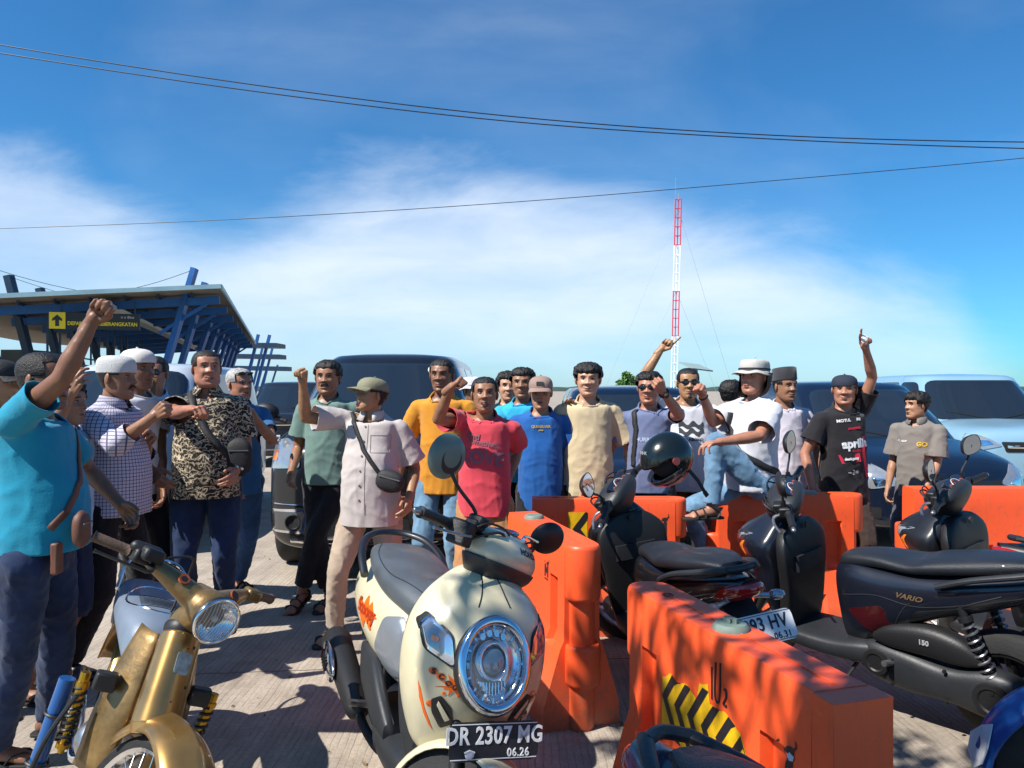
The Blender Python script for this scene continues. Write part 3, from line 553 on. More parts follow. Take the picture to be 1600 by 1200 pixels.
def barrier(label, c, ang, L, ends=('lobe', 'slot')):
    """c = ground centre, local x runs from end 0 to end 1"""
    o = empty('water_barrier', (c[0], c[1], 0), R(ang)); tag(o, label, 'barrier', 'orange water filled barriers'); g = G(); hl = L / 2 - .075
    slots = [(-.33 * L / 1.1, .052, .34, .66), (.33 * L / 1.1, .052, .34, .66), (0, .058, .11, .44), (-.20 * L / 1.1, .045, .0, .20), (.20 * L / 1.1, .045, .0, .2)]
    us = {-hl, hl}; zs = {0, .03, .11, .22, .36, .40, .5, .6, .7, .80, .822, .83}
    for uc, w, a, b_ in slots:
        for s_ in (-1, 1): us |= {uc + s_ * w, uc + s_ * (w - .012)}
        zs |= {a, a + .012, b_, b_ - .012} if a > 0 else {b_, b_ - .012}
    us |= {-hl + hl * 2 * k / 14 for k in range(15)}; us = sorted(us); zs = sorted(zs)
    def rec(u_, z):
        for uc, w, a, b_ in slots:
            if abs(u_ - uc) <= w - .0119 and a + (.0119 if a > 0 else -1) <= z <= b_ - .0119: return .034
        return 0
    rings = [[V((u_, -(hwz(z) - rec(u_, z)), z)) for z in zs] + [V((u_, hwz(z) - rec(u_, z), z)) for z in reversed(zs)] for u_ in us]; g.loft(rings)
    def lobe(e, sg_, z0, z1, r, ext, seg=10):
        pl = [(e - sg_ * .05, -r)] + [(e + sg_ * (ext - r * .9 + r * .9 * sin(pi * k / seg)), -r * cos(pi * k / seg)) for k in range(seg + 1)] + [(e - sg_ * .05, r)]
        z1 += 0; rr_ = .018; R_ = [(z0, .90), (z0 + rr_ * .4, .97), (z0 + rr_, 1), (z1 - rr_, 1), (z1 - rr_ * .4, .97), (z1, .90)]
        g.loft([[V((e + (x - e) * k, y * k, z)) for x, y in pl] for z, k in R_])
    for e, sg_, kind in ((-hl, -1, ends[0]), (hl, 1, ends[1])):
        if kind == 'lobe': lobe(e, sg_, .585, .8295, .080, .085); lobe(e, sg_, 0, .59, .062, .045); lobe(e, sg_, .205, .385, .080, .085)
        elif kind == 'slot': lobe(e, sg_, .0, .8295, .078, .0); lobe(e, sg_, .39, .575, .080, .085); lobe(e, sg_, 0, .20, .080, .085)
        else: g.box((e + sg_ * .035, 0, BH / 2 - .0008), (.075, .163, BH - .002))
    g.tube([(u_, 0, .8312) for u_ in [-hl + .02 + (2 * hl - .04) * k / 10 for k in range(11)]], .0022, 6)
    b_ = g.build('barrier_body', OR, o, smooth=38, bevel=.006, seg=2); bb = bvh_of(b_)
    g = G(); k_ = .22 if ends[0] == 'lobe' else -.1
    return o, bb
def fill_cap(o, x, closed=True):
    g = G(); g.lathe([(.001, .020), (.044, .018), (.052, .010), (.054, .0)], (x, 0, BH), (0, 0, 1), 28)
    if closed: g.box((x, 0, BH + .026), (.042, .012, .014), rz=.5); g.box((x, 0, BH + .026), (.012, .03, .012), rz=.5)
    g.build('fill_cap', CAPM, o)
def hole(o, x): g = G(); g.lathe([(.001, .0), (.013, .0), (.0135, .0025), (.019, .0025), (.020, 0)], (x, .0, BH + .0005), (0, 0, 1), 16); g.build('moulded_eye', mat('orange_dark', (.25, .03, .01), .6), o)
def logo(o, bb, side, x, z, s=1.0, white=False):
    """bold M with a small bull's head on its shoulder, laid on side -1 (y<0) or +1"""
    xd = (1, 0, 0) if side < 0 else (-1, 0, 0); sx_ = x if side < 0 else -x; g = G(); M_ = [(-.030, -.035), (-.030, .032), (-.014, .032), (0, .006), (.012, .030), (.026, .030), (.026, -.035), (.013, -.035), (.013, .002), (.0, -.018), (-.014, .004), (-.014, -.035)]
    def put(pl, off=.0022): vs = drape([(sx_ + a * s, z + b_ * s) for a, b_ in pl], bb, (0, 0, 0), xd, (0, 0, 1), off); g.add(vs, [tuple(range(len(vs)))])
    put([(-.030, -.035), (-.030, .032), (-.014, .032), (-.014, -.035)]); put([(-.014, .032), (.002, .004), (.0, -.018), (-.014, .006)]); put([(.0, -.018), (.002, .004), (.013, .026), (.013, .002)]); put([(.013, -.035), (.013, .030), (.027, .030), (.027, -.035)])
    put([(-.002, .032), (.006, .046), (.022, .050), (.034, .044), (.030, .034), (.012, .030)]); put([(.032, .044), (.042, .054), (.038, .068), (.035, .068), (.037, .055), (.028, .048)]); put([(-.033, .040), (-.026, .036), (-.02, .046), (-.024, .05)])
    for k in range(5): put([(-.030 + .012 * k, -.050), (-.030 + .012 * k, -.042), (-.022 + .012 * k, -.041), (-.021 + .012 * k, -.050)])
    e = g.build('stamped_emblem', INK, o, smooth=0, fix=False)
    if white: g = G(); put([(.008, .026), (.018, .036), (.034, .032), (.030, .020), (.016, .016)], .0032); g.build('emblem_patch', mat('patch_white', hx('#a9c0d8'), .5), e, smooth=0, fix=False)
ang = lambda a, b_: math.degrees(math.atan2(b_[1] - a[1], b_[0] - a[0]))
def bar2(label, p0, p1, ends): return barrier(label, ((p0[0] + p1[0]) / 2, (p0[1] + p1[1]) / 2), ang(p0, p1), math.hypot(p1[0] - p0[0], p1[1] - p0[1]), ends)
b1, q1 = bar2('orange barrier beside the cream scooter, its knuckled end towards the viewer', (.035, 4.42), (.335, 3.38), ('slot', 'lobe')); fill_cap(b1, -.24, False); hole(b1, .1); logo(b1, q1, -1, .22, .66, .9)
b2, q2 = bar2('orange barrier in front of the blue and beige shirt men, carrying a yellow arrow sticker', (.055, 4.90), (1.10, 4.90), ('slot', 'lobe')); logo(b2, q2, -1, .36, .66, 1.15); hole(b2, -.30)
b3, q3 = bar2('nearest orange barrier with torn yellow and black striped sticker', (.47, 2.78), (.79, 1.72), ('lobe', 'flat')); fill_cap(b3, .02); hole(b3, -.36); logo(b3, q3, -1, .385, .62, 1.05, True)
b4, q4 = bar2('orange barrier that the man in the flat brimmed hat sits on', (1.27, 5.10), (2.31, 5.10), ('slot', 'lobe')); fill_cap(b4, .18, False)
b5, q5 = bar2('orange barrier at the right edge behind the upright scooter dashboard', (2.72, 5.42), (3.85, 5.42), ('slot', 'lobe')); logo(b5, q5, -1, .38, .69, 1.1)
# stickers
def sticker(o, bb, x0, x1, z0, z1, torn=False, dirn=1, nstr=4, slant=0):
    w, h = x1 - x0, z1 - z0; g = G(); n = 40; top = []; rg_ = random.Random(5)
    for k in range(n + 1):
        t = k / n; top.append((x0 + w * t, z1 - slant * t - (h * (.10 + .30 * abs(NZ.noise(V((t * 5, 1.7, 0)))) + .28 * (t > .86) * (t - .86) * 7) if torn else 0)))
    if torn: top = [(x, z + (.25 * h if .46 < (x - x0) / w < .58 else 0)) for x, z in top]
    def col(k): return top[k][1], z0 - slant * (k / n)
    rows = [[(top[k][0], col(k)[1] + (col(k)[0] - col(k)[1]) * j / 8) for k in range(n + 1)] for j in range(9)]
    pts = drape([p for r_ in rows for p in r_], bb, (0, 0, 0), (1, 0, 0), (0, 0, 1), .002); g.grid([pts[i * (n + 1):(i + 1) * (n + 1)] for i in range(9)]); e = g.build('reflective_sticker', YST, o, smooth=0, fix=False); g = G()
    for s_ in range(nstr):
        c_ = x0 + w * (s_ + .55) / nstr; sw_ = w / nstr * .42; k_ = h * .38 * dirn
        for (za, zb_) in ((0, .5), (.5, 1)):
            for i in range(4):
                t0, t1 = za + (zb_ - za) * i / 4, za + (zb_ - za) * (i + 1) / 4
                f = lambda t: c_ + k_ * (1 - abs(2 * t - 1)) - k_ * .5
                q = []
                for t, dx in ((t0, 0), (t0, sw_), (t1, sw_), (t1, 0)):
                    x = min(max(f(t) + dx, x0), x1); kk = min(n, max(0, int(round((x - x0) / w * n)))); zt, zb2 = col(kk); q.append((x, min(zb2 + h * t, zt)))
                g.add(drape(q, bb, (0, 0, 0), (1, 0, 0), (0, 0, 1), .0032), [(0, 1, 2, 3)])
    g.build('sticker_stripes', BST, e, smooth=0, fix=False)
sticker(b2, q2, -.225, -.105, .54, .75, False, -1, 1)
sticker(b3, q3, -.235, .235, .44, .665, True, -1, 6, 0)
g = G()
for pl in ([(-.165 + .22, .74), (-.163 + .22, .65)], [(.075, .76), (.072, .675), (.082, .652), (.094, .66), (.098, .70), (.098, .765)], [(.118, .70), (.128, .70), (.128, .68), (.116, .66), (.132, .658)]): g.tube(drape(cr(pl, 5), q3, (0, 0, 0), (1, 0, 0), (0, 0, 1), .001), .0035, 5)
g.build('handwritten_mark', INK, b3, fix=False)
# ================================================================ motor scooters
SEATB = mat('seat_vinyl_black', (.014, .016, .020), .42, bump=.35, bs=220, var=.15, vs_=5, coat=.1); SEATG = mat('seat_vinyl_grey', (.075, .088, .10), .40, bump=.35, bs=260, var=.18, vs_=6, coat=.15)
GLS = mat('clear_cover', (.75, .8, .85), .03, spec=1, coat=1, alpha=.09); MIR = mat('mirror_glass', (.35, .4, .45), .04, metal=1); STEEL = mat('steel', (.35, .35, .36), .35, metal=.9, var=.2, vs_=30); DGR = mat('dark_grey_plastic', (.018, .020, .023), .45, bump=.1, bs=90, var=.15)
HP_ = V((.40, 0, .80)); SAX = V((-sin(R(26)), 0, cos(R(26))))
def steerM(a, P_=None, ax=None): P_ = P_ or HP_; return Mx.Translation(P_) @ Mx.Rotation(R(a), 4, ax or SAX) @ Mx.Translation(-P_)
def place(root, lp, wp, head, lean, dz=0):
    """stand the machine so that its local point lp is above/at world xy of wp"""
    root.rotation_euler = (R(-lean), 0, R(head)); q = (Mx.Rotation(R(head), 3, 'Z') @ Mx.Rotation(R(-lean), 3, 'X')) @ V(lp); root.location = (wp[0] - q.x, wp[1] - q.y, dz); return root
def xr(x, w, zc, hz, n=28, p=2.6, yo=0, tilt=0):
    return [V((x + tilt * v_, yo + u_, zc + v_)) for u_, v_ in se(w, hz, n, p)]
def zring(z, xb, xf, w, n=36, p=2.3):
    """plan ring at height z: flat-ish back at xb, bulging front to xf"""
    o = []
    for k in range(n):
        t = 2 * pi * k / n; c, s_ = cos(t), sin(t); r_ = math.copysign(abs(c) ** (2 / p), c); y = w * math.copysign(abs(s_) ** (2 / p), s_); mid = xb + (xf - xb) * .25
        o.append(V((mid + (xf - mid) * r_ if r_ > 0 else mid + (mid - xb) * r_, y, z)))
    return o
def helix(g, a, b_, r, n, wr, m=None):
    a, b_ = V(a), V(b_); x, y, z = frame(b_ - a); P_ = [a.lerp(b_, k / (n * 12)) + x * r * cos(2 * pi * k / 12) + y * r * sin(2 * pi * k / 12) for k in range(n * 12 + 1)]; g.tube(P_, wr, 6, m=m)
def shock(par, a, b_, cm=None, sm=None, r=.026):
    e = empty('shock_absorber', (0, 0, 0), 0, par); g = G(); a, b_ = V(a), V(b_); helix(g, a.lerp(b_, .12), a.lerp(b_, .82), r, 8, .0055); g.build('spring', sm or STEEL, e)
    g = G(); g.tube([a, b_], .011, 10); g.tube([a.lerp(b_, .55), b_], .017, 10); g.tube([a.lerp(b_, .82), a.lerp(b_, .88)], r * 1.15, 14); g.tube([a.lerp(b_, .06), a.lerp(b_, .12)], r * 1.15, 14); g.build('damper', cm or BPL, e)
def arcshell(g, c, r, a0, a1, w, n=18, drop=.03, M=None, prof=None):
    rows = []
    for k in range(n + 1):
        a = R(a0 + (a1 - a0) * k / n); t = k / n; ww = w * (prof(t) if prof else 1); row = []
        for j in range(-5, 6):
            u_ = j / 5; rr_ = r - drop * abs(u_) ** 2.6; row.append(V((c[0] + rr_ * cos(a), c[1] + ww * sin(u_ * 1.2) / sin(1.2), c[2] + rr_ * sin(a))))
        rows.append(row)
    o = g.M; g.M = M or o; g.grid(rows); g.M = o
def mirror(par, M, sg, base, head_, mat_stem, kind='hex', size=.075, back=BPL, facing=None):
    e = empty('rear_mirror', (0, 0, 0), 0, par); g = G(); g.M = M; b0, h0 = V(base), V(head_); g.tube(cr([b0, b0 + V((0, 0, .05)), b0.lerp(h0, .55) + V((0, sg * .01, .01)), h0], 5), .0058, 8); g.tube([b0 - V((0, 0, .01)), b0 + V((0, 0, .04))], .012, 10); g.build('mirror_stem', mat_stem, e)
    f = V(facing or (-1, -sg * .2, .05)).normalized(); PM = M @ plane_M(h0 + f * .004, f.cross(V((0, 0, 1))), (0, 0, 1)).copy(); Mi = PM
    # build a shallow dish whose local z looks back at the rider
    X_ = f.cross(V((0, 0, 1))).normalized(); Y_ = f.cross(X_) * -1; PM = M @ Mx(((X_.x, Y_.x, f.x, h0.x), (X_.y, Y_.y, f.y, h0.y), (X_.z, Y_.z, f.z, h0.z), (0, 0, 0, 1)))
    def outl(k):
        if kind == 'round': return [(size * k * cos(2 * pi * j / 28), size * k * sin(2 * pi * j / 28)) for j in range(28)]
        return [(size * 1.12 * k * math.copysign(abs(cos(t)) ** .75, cos(t)) * (1 + .10 * sin(t) * sg), size * .72 * k * math.copysign(abs(sin(t)) ** .8, sin(t))) for t in [2 * pi * j / 28 for j in range(28)]]
    g = G(); g.M = PM; g.loft([[V((x, y, z)) for x, y in outl(k)] for k, z in ((.25, -.030), (.6, -.027), (.9, -.016), (1, -.002), (1, .004), (.95, .005), (.93, .001))], (True, True)); g.build('mirror_housing', back, e, smooth=50)
    g = G(); g.M = PM; g.loft([[V((x, y, z)) for x, y in outl(.93)] for z in (.0015, .0035)]); g.build('mirror_face', MIR, e)
def number_plate(par, M, l1, l2, w=.25, h=.10, bg=PLB, fg=PLW, star=False):
    e = G(); e.M = M; e.loft([[V((x, y, z)) for x, y in rpoly([(-w / 2, -h / 2), (w / 2, -h / 2), (w / 2, h / 2), (-w / 2, h / 2)], 3)] for z in (-.0015, .0015)]); p_ = e.build('number_plate', bg, par)
    g = G(); add_text(g, l1, h * .62, M @ Mx.Translation((0, h * .13, .0022)), bold=.0012, sx=.80, space=1.06); add_text(g, l2, h * .30, M @ Mx.Translation((w * .27, -h * .31, .0022)), bold=.0004, sx=.9, space=1.1)
    g.build('plate_characters', fg, p_, smooth=0); g = G(); g.M = M
    for x0, y0, x1, y1 in ((-w / 2 + .005, -h / 2 + .005, w / 2 - .005, -h / 2 + .0075), (-w / 2 + .005, h / 2 - .0075, w / 2 - .005, h / 2 - .005)): g.box(((x0 + x1) / 2, (y0 + y1) / 2, .002), (x1 - x0, y1 - y0, .001))
    g.build('plate_border', fg, p_, smooth=0); return p_
def handlebar(root, M, gripm=BPL, ctrl=BPL, z=.985, x=.37, span=.335, bend=.06, clutter=True, barend=STEEL):
    for sg in (-1, 1):
        g = G(); g.M = M; P_ = [(x, sg * .04, z - .01), (x, sg * .14, z), (x - bend * .5, sg * .22, z + .005), (x - bend, sg * span, z)]; g.tube(cr(P_[:3], 4), .0125, 10); g.build('handle_tube', ctrl, root)
        g = G(); g.M = M; a, b_ = V((x - bend * .45, sg * .205, z + .004)), V((x - bend, sg * span, z)); rs = []; Pp = []
        for k in range(15): Pp.append(a.lerp(b_, k / 14)); rs.append(.0175 if k % 2 else .0160)
        rs[0] = .022; rs[1] = .022; rs[-1] = .019; g.tube(Pp, rs, 14); e = g.build('grip', gripm, root, smooth=60); g = G(); g.M = M; g.cap_(b_, b_ + (b_ - a).normalized() * .018, .012, .011, 12); g.build('bar_end', barend, e)
        g = G(); g.M = M; g.tube(cr([(x + .005, sg * .17, z - .004), (x + .05, sg * .20, z - .012), (x + .045, sg * .26, z - .02), (x + .01, sg * .335, z - .028)], 5), [.010] * 6 + [.0075] * 6 + [.0065] * 3 + [.009], 8, flat=.6); g.build('brake_lever', STEEL, root)
        g = G(); g.M = M; g.box((x - .005, sg * .17, z + .005), (.06, .062, .052)); g.box((x + .03, sg * .155, z + .028), (.045, .06, .035)); g.build('switch_block', ctrl, root, bevel=.008)
    if clutter:
        g = G(); g.M = M
        for sg in (-1, 1):
            g.tube(cr([(x + .03, sg * .17, z - .02), (x + .10, sg * .13, z + .03), (x + .09, sg * .06, z + .01), (x + .03, sg * .03, z - .10)], 6), .0045, 6); g.tube(cr([(x + .02, sg * .19, z - .02), (x + .075, sg * .16, z + .045), (x + .10, sg * .05, z + .03), (x + .04, sg * .02, z - .10)], 6), .0038, 6)
        g.build('brake_cables', BPL, root)
def spoke_wheel(par, c, r, w, ax=(0, 1, 0)):
    e = empty('wheel', c, 0, par); g = G(); g.lathe([(r * .86, -w * .3), (r * .93, -w * .5), (r * .985, -w * .3), (r, 0), (r * .985, w * .3), (r * .93, w * .5), (r * .86, w * .3)], (0, 0, 0), ax, 44); g.build('tyre', RUB, e); g = G(); g.lathe([(r * .86, -w * .38), (r * .82, -w * .2), (r * .82, w * .2), (r * .86, w * .38), (r * .84, 0), (r * .86, -w * .38)], (0, 0, 0), ax, 44); g.lathe([(.001, -w * .6), (.04, -w * .6), (.04, w * .6), (.001, w * .6)], (0, 0, 0), ax, 16)
    x, y, z = frame(V(ax))
    for k in range(28):
        a = 2 * pi * k / 28; b_ = a + (.5 if k % 2 else -.5); s_ = 1 if k % 4 < 2 else -1; g.tube([x * .035 * cos(b_) + y * .035 * sin(b_) + z * s_ * w * .5, x * r * .83 * cos(a) + y * r * .83 * sin(a)], .0016, 4)
    g.build('rim', CHR, e); return e
# ---------------------------------------------------------------- the common black scooter
def scooter(label, bodym, accent, seatm=SEATB, steer=0, plate=None, tail=True, mirrors=(True, True), name='motor_scooter', dash=True, script=None, fat=1.0):
    o = empty(name); tag(o, label, 'scooter', 'parked scooters'); M = steerM(steer); M3 = M.to_3x3(); I = Mx.Identity(4)
    wheel(o, M @ V((.64, 0, .255)), .255, .085, BPL if accent is None else ALU, 5, 'front_wheel', M3 @ V((0, 1, 0))); wheel(o, V((-.64, 0, .255)), .255, .10, BPL, 5, 'rear_wheel')
    g = G(); arcshell(g, (.64, 0, .255), .295, -8, 150, .062, M=M, prof=lambda t: .75 + .5 * sin(pi * t)); g.build('front_fender', bodym, o, solid=.004)
    g = G(); g.M = M
    for sg in (-1, 1): g.tube([(.64, sg * .068, .255), (.47, sg * .062, .60)], [.019, .016], 12)
    g.tube([(.49, -.06, .56), (.49, .06, .56)], .02, 10); g.tube([(.47, 0, .58), (.38, 0, .86)], .022, 10); g.build('fork', BPL, o); g = G(); g.lathe([(.055, -.002), (.105, -.002), (.105, .002), (.055, .002)], M @ V((.64, .055, .255)), M3 @ V((0, 1, 0)), 30); g.build('brake_disc', STEEL, o)
    # front apron
    Z = [(.30, .36, .43, .09), (.40, .36, .49, .135), (.52, .35, .55, .165), (.62, .335, .585, .180), (.70, .33, .64, .205), (.76, .325, .655, .195), (.81, .325, .61, .150), (.87, .33, .50, .095), (.91, .34, .43, .05)]
    g = G(); g.loft([zring(z, xb, xf, w * fat, 40, 1.9) for z, xb, xf, w in cr(Z, 4)]); ap = g.build('front_apron', bodym, o, smooth=60); ba = bvh_of(ap)
    g = G(); g.loft([zring(z, xb - .035, xb + .05, w * fat + .012, 32, 3.5) for z, xb, xf, w in cr([(.28, .34, 0, .125), (.40, .325, 0, .155), (.55, .31, 0, .165), (.68, .305, 0, .185), (.77, .31, 0, .175), (.83, .32, 0, .12), (.86, .33, 0, .07)], 3)]); ls = g.build('legshield', BPL, o, smooth=60)
    g = G(); g.loft([[V((x, y, z)) for x, y in rpoly([(.27, -.12), (.27, .12), (.255, .11), (.255, -.11)], 2)] for z in (.62, .70)]); g.tube([(.27, -.0, .84), (.262, 0, .84)], .018, 14); g.build('glove_tray', DGR, ls)
    for sg in (-1, 1):
        g = G(); patch_on(g, ba, rpoly([(sg * .02, .70), (sg * .13, .735), (sg * .155, .80), (sg * .03, .765)]), (0, 0, 0), (0, 1, 0), (0, 0, 1), .005, 2, 3); g.build('headlight', LENS, o)
        g = G(); patch_on(g, ba, rpoly([(sg * .13, .64), (sg * .165, .68), (sg * .168, .76), (sg * .145, .72)]), (0, 0, 0), (0, 1, 0), (0, 0, 1), .006, 2, 3); g.build('turn_signal', AMB, o)
        if accent is not None:
            g = G(); patch_on(g, ba, rpoly([(sg * .06, .44), (sg * .14, .52), (sg * .165, .66), (sg * .10, .60)]), (0, 0, 0), (0, 1, 0), (0, 0, 1), .004, 2, 3); g.build('accent_panel', accent, o)
    # floor, body, seat
    g = G(); g.loft([xr(x, w, z, h, 28, 4) for x, w, z, h in cr([(.40, .10, .30, .035), (.30, .155, .29, .045), (.10, .165, .285, .05), (-.06, .16, .30, .06), (-.22, .12, .32, .05)], 4)]); g.build('floorboard', DGR, o, smooth=50)
    g = G(); g.loft([xr(x, w * fat, z, h, 36, p, 0, tl) for x, w, z, h, p, tl in cr([(.06, .10, .50, .19, 3, .12), (-.02, .135, .52, .20, 3, .12), (-.16, .150, .555, .165, 2.8, .1), (-.36, .152, .62, .115, 2.6, 0), (-.58, .138, .68, .088, 2.4, 0), (-.78, .098, .735, .062, 2.2, -.1), (-.93, .045, .765, .035, 2, -.2)], 4)]); by = g.build('side_covers', bodym, o, smooth=60); bvy = bvh_of(by)
    for sg in (-1, 1):
        xd = (1, 0, 0) if sg < 0 else (-1, 0, 0); s2 = 1 if sg < 0 else -1
        for nm_, ln in (('panel_seam', [(.03, .56), (-.14, .60), (-.34, .59), (-.60, .66), (-.86, .745)]), ('panel_seam', [(-.20, .43), (-.26, .55), (-.30, .60)]), ('panel_seam', [(-.44, .545), (-.50, .62), (-.66, .70)])):
            g = G(); g.tube(drape([(s2 * a, b_) for a, b_ in cr(ln, 6)], bvy, (0, 0, 0), xd, (0, 0, 1), .0, 1), .0026, 5); g.build(nm_, DGR, by)
        if accent is not None: g = G(); patch_on(g, bvy, [(s2 * a, b_) for a, b_ in rpoly([(.01, .50), (-.17, .56), (-.24, .45), (-.10, .41)], 4)], (0, 0, 0), xd, (0, 0, 1), .003, 1, 4); g.build('accent_panel', accent, by, smooth=60)
        g = G(); patch_on(g, bvy, [(s2 * a, b_) for a, b_ in rpoly([(-.28, .50), (-.50, .57), (-.72, .685), (-.50, .615), (-.32, .565)], 4)], (0, 0, 0), xd, (0, 0, 1), .004, 1, 4); g.build('lower_trim', DGR, by, smooth=60)
    g = G(); g.loft([xr(x, w, z, h, 32, 2.9) for x, w, z, h in cr([(.075, .045, .690, .026), (.03, .078, .715, .036), (-.12, .106, .738, .034), (-.28, .130, .740, .030), (-.38, .138, .760, .038), (-.56, .126, .792, .038), (-.70, .095, .812, .030), (-.80, .05, .818, .015)], 5)]); st_ = g.build('seat', seatm, o, smooth=70)
    g = G()
    for sg in (-1, 1): g.tube(cr([(-.42, sg * .16, .70), (-.56, sg * .158, .755), (-.74, sg * .125, .80), (-.87, sg * .055, .825)], 5), .014, 10, flat=1.3)
    g.tube(cr([(-.86, -.06, .824), (-.885, 0, .828), (-.86, .06, .824)], 4), .015, 10); g.build('grab_rail', DGR, o)
    g = G(); g.loft([xr(x, w, z, h, 28, 2.4) for x, w, z, h in cr([(-.76, .085, .705, .045), (-.86, .085, .735, .042), (-.93, .06, .755, .030), (-.965, .02, .765, .012)], 3)]); g.build('tail_lamp', REDL, o, smooth=70)
    for sg in (-1, 1): g = G(); g.tube([(-.84, sg * .05, .70), (-.86, sg * .12, .69)], .010, 8); g.ell((-.865, sg * .145, .69), (.03, .035, .02), 12); g.build('rear_turn_signal', LENS, o)
    g = G(); g.loft([[V(q) for q in ((x, -w, z), (x, w, z), (x - .012, w, z - .012), (x - .012, -w, z - .012))] for x, z, w in ((-.78, .69, .07), (-.88, .60, .07), (-.97, .46, .065), (-1.0, .36, .055))]); g.build('rear_mudguard', BPL, o, bevel=.004)
    if plate: number_plate(o, plane_M((-.985, 0, .615), (0, -1, 0), (.45, 0, 1)), plate[0], plate[1], .27, .115, *plate[2:])
    # engine, belt case, exhaust, shock
    g = G(); rings = []
    for x, z, h, y0, y1 in cr([(-.02, .285, .04, .05, .11), (-.10, .285, .085, .03, .155), (-.26, .27, .095, .02, .17), (-.44, .262, .080, .02, .17), (-.60, .262, .105, .03, .165), (-.70, .262, .090, .04, .155), (-.76, .262, .04, .06, .13)], 4): rings.append([V((x, (y0 + y1) / 2 + u_, z + v_)) for u_, v_ in se((y1 - y0) / 2, h, 24, 3.2)])
    g.loft(rings); eg = g.build('engine_case', DGR, o, smooth=55); g = G()
    for xx, zz, rr_ in ((-.62, .262, .075), (-.14, .29, .06)): g.lathe([(rr_, 0), (rr_ * .96, .012), (rr_ * .7, .014), (rr_ * .6, .008), (.001, .008)], (xx, .165, zz), (0, 1, 0), 28)
    for k in range(7): a = 2 * pi * k / 7; g.lathe([(.008, 0), (.008, .012), (.001, .012)], (-.38 + .27 * cos(a), .165, .265 + .072 * sin(a)), (0, 1, 0), 8)
    g.build('case_covers', BPL, eg)
    g = G(); rings = []
    for x, z, h, w in cr([(-.12, .40, .02, .03), (-.20, .42, .055, .05), (-.36, .435, .07, .055), (-.50, .42, .06, .05), (-.58, .40, .02, .03)], 4): rings.append([V((x, .115 + u_, z + v_)) for u_, v_ in se(w, h, 22, 2.8)])
    g.loft(rings); af = g.build('air_box', BPL, o, smooth=60); g = G(); add_text(g, '150', .030, plane_M((-.36, .172, .44), (-1, 0, 0), (0, 0, 1)), bold=.001); g.build('air_box_badge', mat('badge_grey', (.35, .35, .36), .4), af, smooth=0)
    g = G(); g.cap_((-.05, 0, .32), (-.30, 0, .30), .10, .085, 16); g.box((-.02, 0, .34), (.10, .12, .12)); g.tube([(-.10, .0, .24), (-.42, 0, .22)], .03, 8); g.build('engine_block', STEEL, o, bevel=.01)
    shock(o, (-.62, .125, .30), (-.50, .125, .62)); shock(o, (-.62, -.125, .30), (-.50, -.125, .62))
    g = G(); g.cap_((-.30, -.155, .30), (-.74, -.165, .37), .045, .056, 20); g.tube(cr([(-.04, -.03, .26), (-.10, -.11, .20), (-.22, -.14, .25), (-.30, -.155, .30)], 5), .018, 10); ex = g.build('exhaust', BPL, o, smooth=60); g = G(); g.M = Mx.Translation((-.52, -.216, .345)) @ Mx.Rotation(R(8), 4, 'Y'); g.ell((0, 0, 0), (.14, .014, .042), 18); g.build('heat_shield', ALU, ex)
    g = G(); g.tube(cr([(-.02, .10, .24), (.03, .17, .13), (.045, .215, .015)], 4), .010, 8); g.box((.05, .222, .012), (.05, .035, .008)); g.build('side_stand', BPL, o); g = G()
    for sg in (-1, 1): g.tube([(-.22, sg * .12, .30), (-.20, sg * .215, .315)], .014, 10)
    g.build('foot_pegs', STEEL, o)
    # handlebar group
    g = G(); g.M = M; g.loft([[V((xc + u_, v_, z)) for u_, v_ in se(dx, w, 36, 2.6)] for z, xc, dx, w in cr([(.86, .385, .055, .07), (.92, .38, .085, .13), (.965, .375, .095, .165), (1.0, .365, .088, .15), (1.025, .355, .070, .105), (1.035, .35, .045, .06)], 4)]); hb = g.build('handlebar_cover', bodym if not dash else DGR, o, smooth=70)
    handlebar(o, M, span=.345, z=.98, x=.36, bend=.05)
    g = G(); PM = M @ plane_M((.325, 0, 1.022), (0, -1, 0), (.62, 0, .5)); g.M = PM; g.loft([[V((x, y, z)) for x, y in rpoly([(-.085, -.04), (.085, -.04), (.10, .045), (-.10, .045)], 3)] for z in (-.015, .008)]); ds = g.build('dashboard', mat('dash_glass', (.012, .016, .026), .08, coat=1), o); g = G(); g.M = PM
    for r_, x0 in ((.034, 0), (.018, .062), (.018, -.062)):
        for k in range(13): a = R(-40 + 260 * k / 12); g.box((x0 + r_ * cos(a), r_ * sin(a) - .004, .0095), (.005 if k % 2 else .008, .0025, .001), rz=a)
    g.tube([(0, -.004, .010), (-.016, .016, .010)], .0016, 4); g.build('dial_marks', mat('dial_red', (.55, .12, .08), .5), ds, smooth=0)
    g = G(); g.M = PM
    for x0 in (-.03, 0, .03): g.box((x0, -.028, .0095), (.016, .006, .001))
    g.torus((0, -.004, .009), (0, 0, 1), .041, .0022, 30, 5); g.build('dial_rings', mat('dial_white', (.5, .5, .5), .4), ds)
    for sg, on in zip((-1, 1), mirrors):
        if on: mirror(o, M, sg, (.36, sg * .17, 1.0), (.335, sg * .27, 1.175), BPL)
    if script:
        g = G(); vs, fs = text_mesh(script, .040, 0, .001); vs = [V((v.x + v.y * .35, v.y * .8, 0)) for v in vs]; g.add(drape([(v.x, v.y) for v in vs], bvy, (-.30, 0, .625), (-1, 0, 0), (.0, 0, 1), .003, 1), fs); g.build('side_lettering', mat('script_gold', (.22, .14, .07), .35, metal=.4), by, smooth=0, fix=False)
    return o
